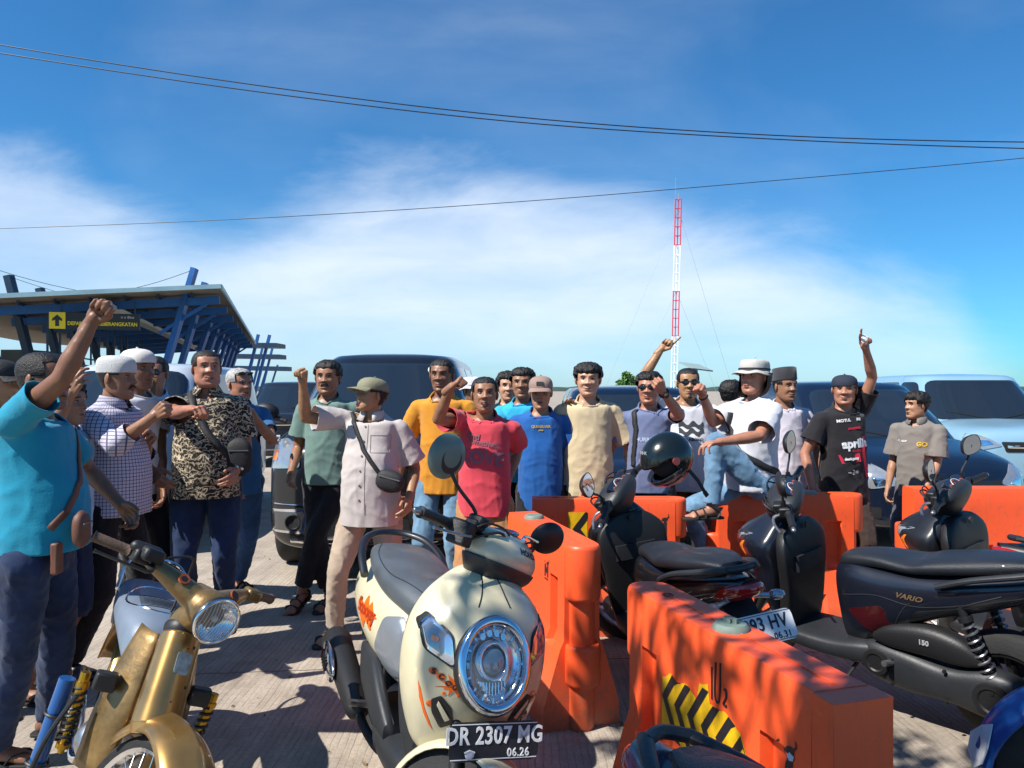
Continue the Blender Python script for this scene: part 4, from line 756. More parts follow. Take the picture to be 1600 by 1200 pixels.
GB = paint('gloss_black', (.004, .005, .006)); MB_ = mat('matt_black', (.009, .010, .013), .38, coat=.25, var=.15, vs_=4); DKR = paint('dark_red', (.045, .005, .007)); MBL = mat('midnight_blue', (.007, .009, .016), .30, coat=.6, var=.15, vs_=3)
def Pxy(px, d): return ((px - 800) / FP * d, d)
sC = scooter('black scooter with full-face helmet on its handlebar, parked between the barriers', GB, DKR, steer=46, plate=('4093 HV', '06.31', PLW, PLB), mirrors=(False, True)); place(sC, (-.64, 0, .25), (.93, 3.28), 103, 8)
for q in [c for c in sC.children if c.name.startswith('number_plate')]:
    pass
sD = scooter('largest scooter on the right, its side and belt case towards the viewer', MBL, DKR, steer=30, script='VARIO', mirrors=(True, True), fat=1.0); place(sD, (-.64, 0, .25), (2.12, 3.25), 128, 7)
sE = scooter('black scooter far right whose dashboard and raised mirror stand against the orange barrier', MB_, DKR, steer=8, mirrors=(True, True)); place(sE, (.37, 0, .98), Pxy(1483, 4.15), 122, 8)
sF = scooter('scooter at the bottom edge with only its smoked blue tail in view', mat('smoked_blue', (.022, .045, .075), .25, coat=.6, var=.3, vs_=8), None, mirrors=(False, False)); place(sF, (-.93, 0, .74), Pxy(1005, 1.62), -62, 8)
sG = scooter('scooter in the bottom right corner with blue and white front fender', paint('bright_blue', (.008, .075, .30)), None, mirrors=(False, False)); place(sG, (.86, 0, .40), Pxy(1566, 2.6), 172, 8)
sH = scooter('scooter tail and signal lamp poking in at the right edge', MB_, None, steer=10, mirrors=(True, True)); place(sH, (-.86, .14, .69), Pxy(1578, 3.75), -20, 7)
g = G(); bvF = bvh_of([c for c in sG.children if c.name.startswith('front_fender')][0]); g = G(); g.loft([[V((.64 + (.297 + k) * cos(a), y, .255 + (.297 + k) * sin(a))) for a, y in ((R(2 + 0), -.052), (R(14), -.058), (R(24), -.02), (R(30), .02), (R(16), .058), (R(4), .05), (R(-5), .0))] for k in (0, .004)]); g.build('white_splash', mat('splash_white', hx('#c8ccd0'), .5), sG, smooth=0)
# helmet hung on the mirror side of the black scooter
def helmet(c, rz, rx):
    e = empty('full_face_helmet', c, 0); e.rotation_euler = (rx, R(38), rz); tag(e, 'glossy black full-face helmet hanging on the black scooter handlebar', 'helmet'); HB = paint('helmet_black', (.006, .010, .010))
    g = G(); rows = []; nz_ = 34; na = 60
    def pt(i, j, k=1.0):
        a = pi * (.03 + .86 * i / nz_); t = 2 * pi * j / na; z = cos(a) * .135; r_ = sin(a); x = .128 * r_ * cos(t) * 1.12; y = .122 * r_ * sin(t)
        if cos(t) > 0: x += .012 * r_ * cos(t) * (1 if z < 0 else .3)
        return V((x * k, y * k, z * k))
    vs = [pt(i, j) for i in range(nz_ + 1) for j in range(na)]; fs = []
    for i in range(nz_):
        for j in range(na):
            q = pt(i + .5, j + .5)
            if q.x > .030 and -.060 < q.z < .040: continue
            fs.append((i * na + j, i * na + (j + 1) % na, (i + 1) * na + (j + 1) % na, (i + 1) * na + j))
    fs.append(tuple(range(na))); g.add(vs, fs); g.build('helmet_shell', HB, e, smooth=180, solid=.022)
    g = G(); rows = [[pt(i, j, 1.035) for j in range(-14, 15)] for i in [22 + q * .5 for q in range(0, 24)]]; g.grid([[V((q.x, q.y, q.z)) for q in r_] for r_ in rows]); v_ = g.build('visor', mat('visor_smoke', (.04, .04, .045), .04, spec=1, coat=1, alpha=.55), e, smooth=180, solid=.003)
    g = G(); g.lathe([(.018, 0), (.018, .006), (.02, .012), (.001, .012)], (.02, .118, .01), (0, 1, 0), 20); g.lathe([(.018, 0), (.018, .006), (.02, .012), (.001, .012)], (.02, -.118, .01), (0, -1, 0), 20); g.tube([pt(25, j, 1.03) for j in range(-15, 16)], .004, 6); g.build('visor_hinges', mat('trim_red', (.25, .05, .05), .3), e)
    g = G(); g.tube([(-.03, .08, -.10), (-.035, .085, -.17), (-.03, .082, -.25)], .010, 8, flat=.2); g.box((-.03, .083, -.255), (.022, .008, .03)); g.build('chin_strap', BPL, e); g = G(); g.ell((-.0, 0, .0), (.10, .095, .11), 20); g.build('lining', mat('lining', (.02, .02, .022), .95), e)
    g = G(); g.M = Mx.Translation((0, .0, 0)); vs, fs = text_mesh('NHK', .03, .0005, .001); g.add([V((.03 + v.x, -.1 + 0, 0)) * 0 + pt(7, 0) * 1.012 + V((0, v.x, 0)) + V((-.3, 0, .35)) * 0 + V((v.y * .5, 0, -v.y * .6)) * -1 for v in vs], fs); g.build('helmet_lettering', mat('pale_letter', (.5, .55, .55), .4), e, smooth=0, fix=False)
    return e
helmet(at(1042, 716, 3.98), R(200), R(0))
# ---------------------------------------------------------------- cream retro scooter in the foreground
CRM = mat('paint_cream', hx('#c6bd9e'), .30, coat=.55, spec=.5, var=.07, vs_=5, bump=.02, bs=8); ORS = mat('splash_orange', hx('#e2620c'), .4); SLV = mat('silver_paint', (.33, .36, .40), .32, metal=.55, coat=.5); CHB = mat('blue_chrome', (.62, .68, .75), .12, metal=1)
def cream_scooter():
    o = empty('retro_scooter'); tag(o, 'cream retro scooter with large oval headlight, nearest in the middle', 'scooter', 'parked scooters'); st_a = 42; M = steerM(st_a); M3 = M.to_3x3()
    wheel(o, M @ V((.57, 0, .235)), .235, .10, BPL, 6, 'front_wheel', M3 @ V((0, 1, 0))); wheel(o, V((-.62, 0, .235)), .235, .10, BPL, 6, 'rear_wheel')
    g = G(); arcshell(g, (.57, 0, .235), .258, -5, 165, .075, M=M, prof=lambda t: .7 + .5 * sin(pi * t)); g.build('front_fender', CRM, o, solid=.004)
    g = G(); g.M = M
    for sg in (-1, 1): g.tube([(.62, sg * .075, .235), (.47, sg * .065, .58)], [.02, .017], 12)
    g.build('fork', BPL, o)
    # bulbous apron
    Z = [(.40, .40, .455, .115), (.45, .385, .50, .165), (.52, .365, .545, .195), (.60, .35, .580, .217), (.68, .34, .602, .227), (.76, .335, .605, .224), (.83, .33, .590, .204), (.89, .33, .560, .165), (.935, .335, .52, .115), (.965, .345, .47, .068), (.975, .36, .43, .03)]
    g = G(); g.loft([zring(z, xb, xf, w, 64, 2.25) for z, xb, xf, w in cr(Z, 6)]); ap = g.build('front_apron', CRM, o, smooth=180); ba = bvh_of(ap); HC = V((.606, 0, .735)); HM = plane_M(HC, (0, 1, 0), (-.30, 0, 1)) @ Mx.Diagonal((1.04, 1.27, 1, 1)); Hi = HM.inverted()
    bq = bmesh.new(); bq.from_mesh(ap.data); bmesh.ops.delete(bq, geom=[f for f in bq.faces if f.calc_center_median().x > .45 and (Hi @ f.calc_center_median()).xy.length < .094], context='FACES'); bq.to_mesh(ap.data); bq.free()
    FX = dict(org=(0, 0, 0), xd=(0, 1, 0), yd=(0, 0, 1))
    def A(par, nm, outl, m, off=.003, rings=4, rnd=True, **k): g = G(); patch_on(g, ba, rpoly(outl, 5) if rnd else outl, FX['org'], FX['xd'], FX['yd'], off, 2, rings, **k); return g.build(nm, m, par, smooth=60)
    # panel seams on the apron
    for sg in (-1, 1):
        P_ = drape(cr([(sg * .02, .972), (sg * .035, .92), (sg * .05, .885)], 6), ba, (0, 0, 0), (0, 1, 0), (0, 0, 1), .0, 2); g = G(); g.tube(P_, .0022, 6); g.build('panel_seam', BPL, ap)
    # oval headlight
    hl = empty('headlight', (0, 0, 0), 0, o)
    g = G(); g.M = HM; g.lathe([(.100, -.05), (.112, -.030), (.114, -.008), (.108, .006), (.103, .010)], n=56); g.build('headlight_gasket', BPL, hl, smooth=60)
    g = G(); g.M = HM; g.lathe([(.109, .002), (.107, .014), (.099, .021), (.090, .020), (.085, .012), (.083, -.01)], n=56); g.lathe([(.083, -.008), (.074, -.022), (.066, -.024), (.060, -.034), (.048, -.038)], n=56)
    for k in range(16): a = 2 * pi * k / 16; g.box((.0775 * cos(a), .0775 * sin(a), -.008), (.012, .005, .006), rz=a)
    g.build('bezel', CHB, hl, smooth=50)
    g = G(); g.M = HM; g.lathe([(.001, -.048), (.060, -.046), (.095, -.040), (.110, -.03)], n=40); g.build('reflector_base', SLV, hl)
    g = G(); g.M = HM @ Mx.Translation((0, .006, 0)); g.torus((0, 0, -.004), (0, 0, 1), .040, .0045, 40, 8, flat=1); g.lathe([(.046, -.03), (.044, -.006), (.038, -.004)], n=40)
    for k in range(4): a = R(60 + 20 * k); g.lathe([(.001, .002), (.008, .002), (.009, -.006)], (.062 * cos(a), .062 * sin(a), -.014), (0, 0, 1), 14)
    g.build('lamp_surround', CHR, hl, smooth=50)
    g = G(); g.M = HM @ Mx.Translation((0, .006, -.012)); g.ell((0, 0, 0), (.036, .031, .016), 24); g.build('projector_lens', mat('projector', (.10, .17, .22), .03, spec=1, coat=1), hl)
    g = G(); g.M = HM
    for k in range(9): g.box((-.036 + .009 * k, -.054 + .0012 * (k - 4) ** 2 * .6, -.020), (.0035, .028 - .0011 * (k - 4) ** 2, .016))
    g.build('reflector_ribs', CHR, hl, smooth=0)
    g = G(); g.M = HM @ Mx.Translation((0, 0, .010)); g.lathe([(.001, .020), (.03, .018), (.06, .011), (.085, .0)], n=48); g.build('headlight_glass', GLS, hl, smooth=180)
    for sg in (-1, 1):
        t_ = A(o, 'turn_signal', [(sg * 0.114, .715), (sg * 0.194, .755), (sg * 0.206, .82), (sg * 0.181, .852), (sg * 0.124, .812)], BPL, .006); A(t_, 'signal_chrome', [(sg * 0.116, .722), (sg * 0.190, .760), (sg * 0.200, .815), (sg * 0.179, .844), (sg * 0.128, .806)], CHB, .010); A(t_, 'signal_bowl', [(sg * 0.148, .752), (sg * 0.188, .772), (sg * 0.194, .812), (sg * 0.176, .832), (sg * 0.148, .812)], mat('lamp_bowl', (.25, .26, .28), .15, metal=.8), .013)
        b_ = A(t_, 'amber_bulb', [(sg * (.171 + .009 * cos(a)), .793 + .010 * sin(a)) for a in [2 * pi * k / 12 for k in range(12)]], AMB, .018, 2, False); A(t_, 'signal_lens', [(sg * 0.120, .726), (sg * 0.188, .763), (sg * 0.198, .814), (sg * 0.178, .841), (sg * 0.130, .803)], GLS, .022)
        v_ = A(o, 'air_vent', [(sg * .085, .545), (sg * .118, .525), (sg * .150, .575), (sg * .158, .615), (sg * .135, .632), (sg * .10, .595)], BPL, .004); A(v_, 'vent_blade', [(sg * .10, .56), (sg * .112, .552), (sg * .142, .60), (sg * .140, .615)], CRM, .010)
    # orange splash graphics
    rg_ = random.Random(9); c0 = (-.105, .668); pl = []
    for k in range(26): a = 2 * pi * k / 26; r_ = .022 * (1 + (.55 if k % 3 == 0 else -.12) * rg_.uniform(.5, 1.5)); pl.append((c0[0] + r_ * cos(a) * 1.1, c0[1] + r_ * sin(a)))
    sp_ = A(o, 'splash_graphic', pl, ORS, .0022, 3, False)
    for x, z, r_ in ((-.092, .708, .006), (-.072, .694, .005), (-.130, .640, .005), (-.158, .6, .010), (-.09, .636, .004)): A(sp_, 'splash_drop', [(x + r_ * cos(a), z + r_ * sin(a)) for a in [2 * pi * k / 10 for k in range(10)]], ORS, .0022, 1, False)
    A(sp_, 'splash_streak', [(-.155, .657), (-.128, .664), (-.127, .660)], ORS, .0023, 1, False); A(sp_, 'splash_streak', [(-.09, .680), (-.052, .697), (-.07, .683)], ORS, .0023, 1, False)
    A(sp_, 'splash_stripe', [(-.196, .66), (-.188, .64), (-.178, .60), (-.158, .55), (-.135, .515), (-.148, .53), (-.168, .565), (-.186, .61)], ORS, .0024, 2, False)
    for k, ch in enumerate('SCOOPY'):
        x, z = -.165 + .0205 * k, .700 - .0135 * k; wob = (0, .002, -.001, .002, -.003, 0)[k]
        if k in (0, 1, 4, 5): A(sp_, 'letter_backing', [(x + .0115 * cos(a), z + wob + .011 * sin(a)) for a in [2 * pi * q / 10 for q in range(10)]], ORS, .0024, 1, False)
        vs, fs = text_mesh(ch, .021, 0, .0012); g = G(); g.add(drape([(v.x * -1 * -1 + x, v.y + z + wob) for v in vs], ba, (0, 0, 0), (0, 1, 0), (0, 0, 1), .0045, 2), fs); g.build('letter', INK, sp_, smooth=0, fix=False)
    vs, fs = text_mesh('PLAYFUL', .019, 0, .0006); g = G(); g.add(drape([(v.x + .150, v.y + .612) for v in vs], ba, (0, 0, 0), (0, 1, 0), (0, 0, 1), .0036, 2), fs); w1 = g.build('playful_lettering', INK, o, smooth=0, fix=False); vs, fs = text_mesh('S', .058, 0, .001); g = G(); g.add(drape([(v.x + .160, v.y + .612) for v in vs], ba, (0, 0, 0), (0, 1, 0), (0, 0, 1), .0026, 2), fs); g.build('large_letter', ORS, w1, smooth=0, fix=False)
    rb = A(o, 'round_sticker', [(.150 + .014 * cos(a), .545 + .024 * sin(a)) for a in [2 * pi * q / 20 for q in range(20)]], INK, .002, 2, False)
    for k in range(3): A(rb, 'sticker_line', [(.142, .553 - .008 * k), (.158, .553 - .008 * k), (.158, .550 - .008 * k), (.142, .550 - .008 * k)], PLW, .003, 1, False)
    number_plate(o, plane_M((.645, .012, .532), (0, 1, 0), (-.16, 0, 1)), 'DR 2307 MG', '06.26', .27, .105); pm = plane_M((.6465, .012, .532), (0, 1, 0), (-.16, 0, 1))
    g = G(); g.M = pm; g.ell((-.075, -.034, .003), (.014, .011, .002), 10); g.tube([(-.09, -.028, .003), (-.075, -.022, .003), (-.06, -.028, .003)], .003, 6); g.build('plate_crest', PLW, o); g = G(); g.box((.585, .012, .53), (.11, .06, .03)); g.build('plate_bracket', BPL, o)
    # inner legshield, lower side panels
    g = G(); g.loft([zring(z, xb, xb + .09, w, 40, 3.2) for z, xb, w in cr([(.27, .36, .12), (.34, .345, .155), (.46, .325, .188), (.60, .31, .205), (.74, .30, .205), (.84, .305, .175), (.92, .325, .11)], 4)]); g.build('legshield', DGR, o, smooth=60)
    g = G(); g.loft([zring(z, .33, xf, w, 36, 2.4) for z, xf, w in cr([(.26, .42, .10), (.32, .465, .135), (.40, .49, .16), (.46, .48, .15)], 4)]); g.build('lower_apron', MBL, o, smooth=60)
    g = G(); g.loft([xr(x, w, z, h, 28, 4) for x, w, z, h in cr([(.40, .12, .29, .04), (.28, .165, .28, .055), (.08, .178, .275, .06), (-.08, .17, .29, .065), (-.22, .12, .31, .05)], 4)]); g.build('floorboard', DGR, o, smooth=50)
    # cream body with silver knee panel
    g = G(); g.loft([xr(x, w, z, h, 44, p, 0, tl) for x, w, z, h, p, tl in cr([(.00, .10, .56, .13, 2.8, .10), (-.08, .138, .575, .16, 2.7, .08), (-.22, .168, .585, .165, 2.5, .04), (-.42, .190, .605, .150, 2.4, 0), (-.62, .185, .640, .125, 2.3, 0), (-.78, .145, .675, .095, 2.2, -.1), (-.90, .075, .70, .055, 2, -.2), (-.94, .03, .705, .02, 2, -.2)], 5)]); by = g.build('body_shell', CRM, o, smooth=180); bvy = bvh_of(by)
    for sg in (-1, 1):
        xd = (1, 0, 0) if sg < 0 else (-1, 0, 0); s2 = 1 if sg < 0 else -1
        def Bp(par, nm, outl, m, off=.004, rnd=True, rings=5): g = G(); patch_on(g, bvy, [(s2 * a, b_) for a, b_ in (rpoly(outl, 4) if rnd else outl)], (0, 0, 0), xd, (0, 0, 1), off, 1, rings); return g.build(nm, m, par, smooth=60)
        Bp(o, 'silver_panel', [(.015, .62), (-.05, .69), (-.16, .66), (-.22, .52), (-.10, .46), (.0, .48)], SLV, .006)
        q_ = Bp(o, 'side_splash', [(-.36 + .10 * cos(a) * (1 + .35 * sin(5 * a)), .62 + .045 * sin(a) * (1 + .4 * cos(7 * a))) for a in [2 * pi * k / 40 for k in range(40)]], ORS, .003, False); g = G(); vs, fs = text_mesh('Scoopy', .075, 0, .003); g.add(drape([(v.x + s2 * -.36, v.y + .63) for v in vs], bvy, (0, 0, 0), xd, (0, 0, 1), .005, 1), fs); g.build('side_lettering', mat('splash_red', hx('#a83208'), .4), q_, smooth=0, fix=False)
        g = G(); g.loft([[V((x, sg * (y + u_), z + v_)) for u_, v_ in se(wy, hz_, 20, 2.6)] for x, y, z, wy, hz_ in cr([(.10, .155, .335, .02, .03), (-.02, .165, .37, .028, .065), (-.16, .165, .41, .03, .085), (-.32, .16, .43, .028, .07), (-.46, .15, .45, .015, .03)], 4)]); lp = g.build('lower_side_panel', SLV if 0 else DGR, o, smooth=60)
        g = G(); g.tube([(-.24, sg * .14, .30), (-.22, sg * .235, .32)], .014, 10); g.build('foot_peg', STEEL, o)
    g = G(); g.loft([xr(x, w, z, h, 44, 2.9) for x, w, z, h in cr([(.060, .045, .700, .040), (.02, .085, .722, .056), (-.10, .125, .742, .060), (-.26, .150, .752, .060), (-.42, .156, .770, .060), (-.58, .145, .790, .052), (-.71, .115, .800, .036), (-.79, .06, .800, .016)], 6)]); st_ = g.build('seat', SEATG, o, smooth=180)
    bs = bvh_of(st_); g = G()
    for sg in (-1, 1): g.tube(drape(cr([(-.02, sg * .06), (-.26, sg * .125), (-.5, sg * .128), (-.7, sg * .075)], 8), bs, (0, 0, 0), (1, 0, 0), (0, 1, 0), .0, 1.5), .0022, 5)
    g.build('seat_piping', BPL, st_)
    g = G(); g.tube(cr([(-.50, -.178, .735), (-.62, -.176, .80), (-.76, -.135, .845), (-.845, -.05, .86), (-.845, .05, .86), (-.76, .135, .845), (-.62, .176, .80), (-.50, .178, .735)], 7), .0145, 12, flat=1.2); g.build('grab_rail', MB_, o)
    g = G(); g.loft([xr(x, w, z, h, 28, 2.2) for x, w, z, h in cr([(-.86, .09, .67, .05), (-.93, .075, .68, .045), (-.965, .03, .685, .02)], 3)]); g.build('tail_lamp', REDL, o, smooth=180)
    g = G(); g.loft([[V(q) for q in ((x, -w, z), (x, w, z), (x - .012, w, z - .012), (x - .012, -w, z - .012))] for x, z, w in ((-.80, .62, .07), (-.90, .50, .07), (-.96, .36, .06))]); g.build('rear_mudguard', BPL, o)
    # exhaust on the right with black guard and chrome shield
    g = G(); g.cap_((-.30, -.185, .27), (-.80, -.205, .37), .050, .066, 24); g.tube(cr([(.0, -.04, .24), (-.08, -.12, .19), (-.2, -.17, .23), (-.30, -.185, .27)], 5), .018, 10); ex = g.build('exhaust', BPL, o, smooth=60); g = G(); g.M = Mx.Translation((-.62, -.262, .345)) @ Mx.Rotation(R(11), 4, 'Y'); g.ell((0, 0, 0), (.15, .020, .055), 20); hs = g.build('heat_shield', CHR, ex); g = G(); g.M = Mx.Translation((-.62, -.280, .345)) @ Mx.Rotation(R(11), 4, 'Y')
    for k in range(6): g.box((-.06 + .022 * k, 0, 0), (.007, .012, .055 - .003 * abs(k - 3)), ry=.3)
    g.build('shield_slots', BPL, ex); g = G(); rings = []
    for x, z, h, y0, y1 in cr([(-.06, .28, .07, .03, .14), (-.26, .265, .09, .02, .17), (-.44, .26, .08, .02, .17), (-.60, .255, .10, .03, .165), (-.72, .255, .05, .05, .14)], 4): rings.append([V((x, (y0 + y1) / 2 + u_, z + v_)) for u_, v_ in se((y1 - y0) / 2, h, 24, 3.2)])
    g.loft(rings); g.cap_((-.05, 0, .30), (-.30, 0, .28), .10, .085, 16); g.build('engine_case', STEEL, o, smooth=55); shock(o, (-.60, .135, .28), (-.50, .14, .60))
    # handlebar with cream nacelle
    g = G(); g.loft([[V((xc + u_ * (1 if u_ < 0 else 1.0), v_, z)) for u_, v_ in se(dx, w, 44, 2.3)] for z, xc, dx, w in cr([(.945, .405, .055, .085), (.968, .41, .082, .125), (1.0, .41, .098, .148), (1.035, .405, .098, .150), (1.065, .395, .086, .135), (1.085, .385, .062, .10), (1.092, .38, .03, .05)], 5)]); g.M = M; g.v = [M @ q for q in g.v]; g.M = Mx.Identity(4); nc = g.build('handlebar_nacelle', CRM, o, smooth=180); bn = bvh_of(nc)
    g = G(); g.loft([[M @ V((xc + u_, v_, z)) for u_, v_ in se(dx, w, 40, 2.4)] for z, xc, dx, w in cr([(.90, .385, .045, .055), (.93, .40, .072, .10), (.960, .41, .090, .135), (.985, .41, .100, .150), (.992, .41, .100, .150)], 4)]); g.build('nacelle_base', DGR, o, smooth=60)
    fd = M3 @ V((1, 0, 0)); ld = M3 @ V((0, 1, 0)); og = M @ V((.41, 0, 1.04)); vs, fs = text_mesh('HONDA', .026, 0, .001); g = G(); g.add(drape([(v.x * 1.25 + .02, v.y) for v in vs], bn, og, ld, (0, 0, 1), .002, .6), fs); g.build('nacelle_lettering', INK, nc, smooth=0, fix=False)
    g = G(); g.torus(M @ V((.375, 0, 1.088)), (0, 0, 1), .058, .006, 32, 8); g.lathe([(.001, .002), (.056, .002)], M @ V((.375, 0, 1.088)), (0, 0, 1), 32); g.build('speedometer', mat('dash_glass', (.012, .016, .026), .08, coat=1), o)
    handlebar(o, M, span=.355, z=1.045, x=.345, bend=.04)
    g = G(); g.M = M; g.ell((.36, -.135, 1.075), (.035, .03, .028), 14); g.box((.38, -.155, 1.09), (.055, .05, .03)); g.ell((.36, .135, 1.075), (.03, .03, .028), 14); g.box((.365, -.20, 1.035), (.07, .05, .075)); g.box((.40, -.115, 1.03), (.05, .06, .06)); g.build('brake_master', BPL, o, bevel=.008)
    return o, M
so_, sM = cream_scooter(); HL_ = V((.62, 0, .72)); place(so_, HL_, Pxy(774, 2.21), -69, 7)
mirror(so_, sM, -1, (.365, -.165, 1.06), (.36, -.215, 1.225), STEEL, 'round', .066, mat('mirror_back_grey', hx('#8d9a94'), .45), facing=(1, -.25, .0)) if False else mirror(so_, sM, -1, (.365, -.165, 1.06), (.27, -.285, 1.235), BPL, 'round', .072, mat('mirror_back_grey', hx('#5f6f6a'), .45))
mirror(so_, sM, 1, (.385, .150, 1.06), (.41, .265, 1.14), CHR, 'round', .062, BPL, facing=(-.8, .5, .5))
mr = [c for c in so_.children if c.name.startswith('rear_mirror')][0]; mh = [c for c in mr.children if c.name.startswith('mirror_housing')][0]; vv = [q.co for q in mh.data.vertices]; cc_ = sum(vv, V()) / len(vv); nn2 = max(((q - cc_).length, i) for i, q in enumerate(vv))
f_ = V((-1, .2, .05)).normalized(); f_ = (sM.to_3x3() @ f_).normalized(); g = G(); g.lathe([(.001, .003), (.040, .002), (.044, -.004)], cc_ - f_ * .016 + V((0, 0, -.008)), -f_, 32); g.build('mirror_cap', BPL, mh)
# ---------------------------------------------------------------- old gold moped, front left
GOLD = mat('gold_paint', (.36, .21, .065), .30, metal=.75, coat=.6, var=.22, vs_=5); GOLDW = mat('worn_gold', (.24, .15, .055), .42, metal=.6, coat=.3, var=.5, vs_=9, bump=.15, bs=60); RUST = mat('rust', (.22, .045, .012), .8, var=.5, vs_=30); GRIPB = mat('worn_grip', (.10, .06, .04), .75, var=.35, vs_=20, bump=.4, bs=120); BLUEP = paint('blue_tube', (.006, .075, .25)); GOLDA = mat('gold_anodised', (.50, .28, .03), .3, metal=.9)
def moped():
    o = empty('moped'); tag(o, 'worn gold old moped with round chrome headlight, nearest at the left', 'moped'); M = steerM(23, V((.36, 0, .80)), V((-sin(R(24)), 0, cos(R(24))))); M3 = M.to_3x3()
    spoke_wheel(o, M @ V((.62, 0, .28)), .28, .06, M3 @ V((0, 1, 0))).name = 'front_wheel'; spoke_wheel(o, V((-.58, 0, .28)), .28, .06).name = 'rear_wheel'
    # flared front fender with centre ridge
    rows = []; c = (.62, .28)
    for k in range(31):
        a = R(-12 + 152 * k / 30); t = k / 30; w = .055 + .050 * sin(pi * min(1, t * 1.1)) ** 1.2; row = []
        for j in range(-8, 9): u_ = j / 8; r_ = .325 + .030 * sin(pi * t) - .060 * abs(u_) ** 2 + .010 * math.exp(-(u_ / .16) ** 2); row.append(M @ V((c[0] + r_ * cos(a), w * sin(u_ * 1.35), c[1] + r_ * sin(a))))
        rows.append(row)
    g = G(); g.grid(rows); g.build('front_fender', GOLD, o, solid=.004)
    # fork cover between fender and headlight
    ax_ = V((-sin(R(24)), 0, cos(R(24)))); p0 = V((.505, 0, .565)); g = G(); rings = []
    for t, w, d in cr([(-.03, .066, .058), (.0, .072, .064), (.02, .073, .064), (.16, .068, .060), (.27, .064, .058), (.285, .062, .056), (.295, .054, .05)], 4):
        rings.append([M @ (p0 + ax_ * t + V((u_ * cos(R(24)), 0, u_ * sin(R(24)))) + V((0, v_, 0))) for u_, v_ in se(d, w, 36, 2.5)])
    g.loft(rings); fc = g.build('fork_cover', GOLD, o, smooth=60); bf = bvh_of(fc); fwd = M3 @ V((cos(R(24)), 0, sin(R(24)))); ly = M3 @ V((0, 1, 0)); up = M3 @ ax_
    g = G(); patch_on(g, bf, rpoly([(-.030, -.035), (.026, -.035), (.026, .035), (-.030, .035)], 2), M @ (p0 + ax_ * .19), ly, up, .0015, .4, 3); g.build('old_sticker', mat('silver_sticker', (.30, .34, .33), .35, var=.5, vs_=40), fc)
    g = G()
    for dx, dz in ((.022, .075), (-.0, .068), (-.01, -.10), (.03, -.05)): q = drape([(dx, dz)], bf, M @ (p0 + ax_ * .17), ly, up, .001, .4)[0]; g.lathe([(.001, 0), (.0055 if dx > .02 else .003, 0)], q, fwd, 12)
    g.build('screw_holes', BPL, fc)
    g = G(); rings = []
    for t, w in ((.285, .058), (.295, .062), (.315, .062), (.325, .056)): rings.append([M @ (p0 + ax_ * t + V((u_ * cos(R(24)), 0, u_ * sin(R(24)))) + V((0, v_, 0))) for u_, v_ in se(w * .93, w, 32, 2.4)])
    g.loft(rings); g.build('steering_collar', BPL, o, smooth=50)
    # headlight nacelle merging into pressed steel handlebar arms
    g = G(); hc = V((.475, 0, .935)); fw = V((1, 0, -.12)).normalized()
    g.cap_(hc - fw * .032, hc - fw * .12, .070, .052, 24); g.cap_(hc - fw * .03, p0 + ax_ * .33, .060, .056, 20)
    for sg in (-1, 1):
        g.cap_(hc - fw * .05, V((.36, sg * .13, .985)), .050, .034, 16); g.cap_(V((.36, sg * .13, .985)), V((.315, sg * .20, 1.005)), .034, .022, 16)
    g.v = [M @ q for q in g.v]; me = remesh(g, .0075, 5, .5); g2 = mesh_obj('headlight_nacelle', me, GOLDW, o); bn = bvh_of(g2)
    HM = M @ plane_M(hc + fw * .055, (0, 1, 0), (.12, 0, 1)); hl = empty('headlight', (0, 0, 0), 0, o)
    g = G(); g.M = HM; g.lathe([(.066, -.03), (.080, -.012), (.082, -.004), (.078, .001)], n=48); g.build('rubber_ring', BPL, hl, smooth=60); g = G(); g.M = HM; g.torus((0, 0, .004), (0, 0, 1), .0745, .0065, 48, 10); g.lathe([(.070, .003), (.055, -.022), (.025, -.038), (.001, -.042)], n=48); g.build('chrome_ring', CHR, hl, smooth=60)
    g = G(); g.M = HM; g.ell((0, 0, -.018), (.012, .012, .014), 12); g.build('bulb', mat('bulb', (.6, .55, .45), .2), hl); g = G(); g.M = HM @ Mx.Translation((0, 0, .004)); g.lathe([(.001, .018), (.03, .0155), (.055, .009), (.070, .001)], n=44); g.build('headlight_glass', GLS, hl, smooth=180)
    g = G(); g.M = HM
    for k in range(13):
        x = -.06 + .010 * k; h = math.sqrt(max(0, .068 ** 2 - x * x)); P_ = [(x, h * t, .0215 * (1 - (x * x + (h * t) ** 2) / .0049) + .0045) for t in [-1 + .25 * q for q in range(9)]]; g.tube(P_, .0011, 5)
    g.build('glass_fluting', mat('fluting', (.7, .75, .78), .08, spec=1, alpha=.45), hl)
    for sg in (-1, 1):
        g = G(); g.M = M; g.tube(cr([(.33, sg * .185, 1.0), (.30, sg * .24, 1.01), (.265, sg * .29, 1.012)], 5), .0115, 12); g.build('handle_tube', CHR, o); g = G(); g.M = M; a, b_ = V((.285, sg * .265, 1.012)), V((.235, sg * .375, 1.01)); g.tube([a.lerp(b_, k / 16) for k in range(17)], [.0215] + [.0175 if k % 2 else .0165 for k in range(15)] + [.0205], 16); e = g.build('grip', GRIPB, o, smooth=60)
        g = G(); g.M = M; g.box((.31, sg * .235, 1.012), (.052, .062, .046)); g.build('switch_block', BPL if sg < 0 else GOLDW, o, bevel=.010)
        q = M @ V((.385, sg * .12, 1.0)); g = G(); pq = [bn.ray_cast(q + fwd * .3 + V((0, 0, .02)), -fwd)]
        h = bn.ray_cast(M @ V((.8, sg * .105, 1.0)), M3 @ V((-1, 0, 0)))
        if h[0]: g.lathe([(.022, 0), (.019, .005), (.011, .004), (.010, -.004)], h[0], h[1], 20); g.build('mirror_hole_rust', RUST, g2); g = G(); g.lathe([(.001, .005), (.0105, .005)], h[0], h[1], 16); g.build('mirror_hole', BPL, g2)
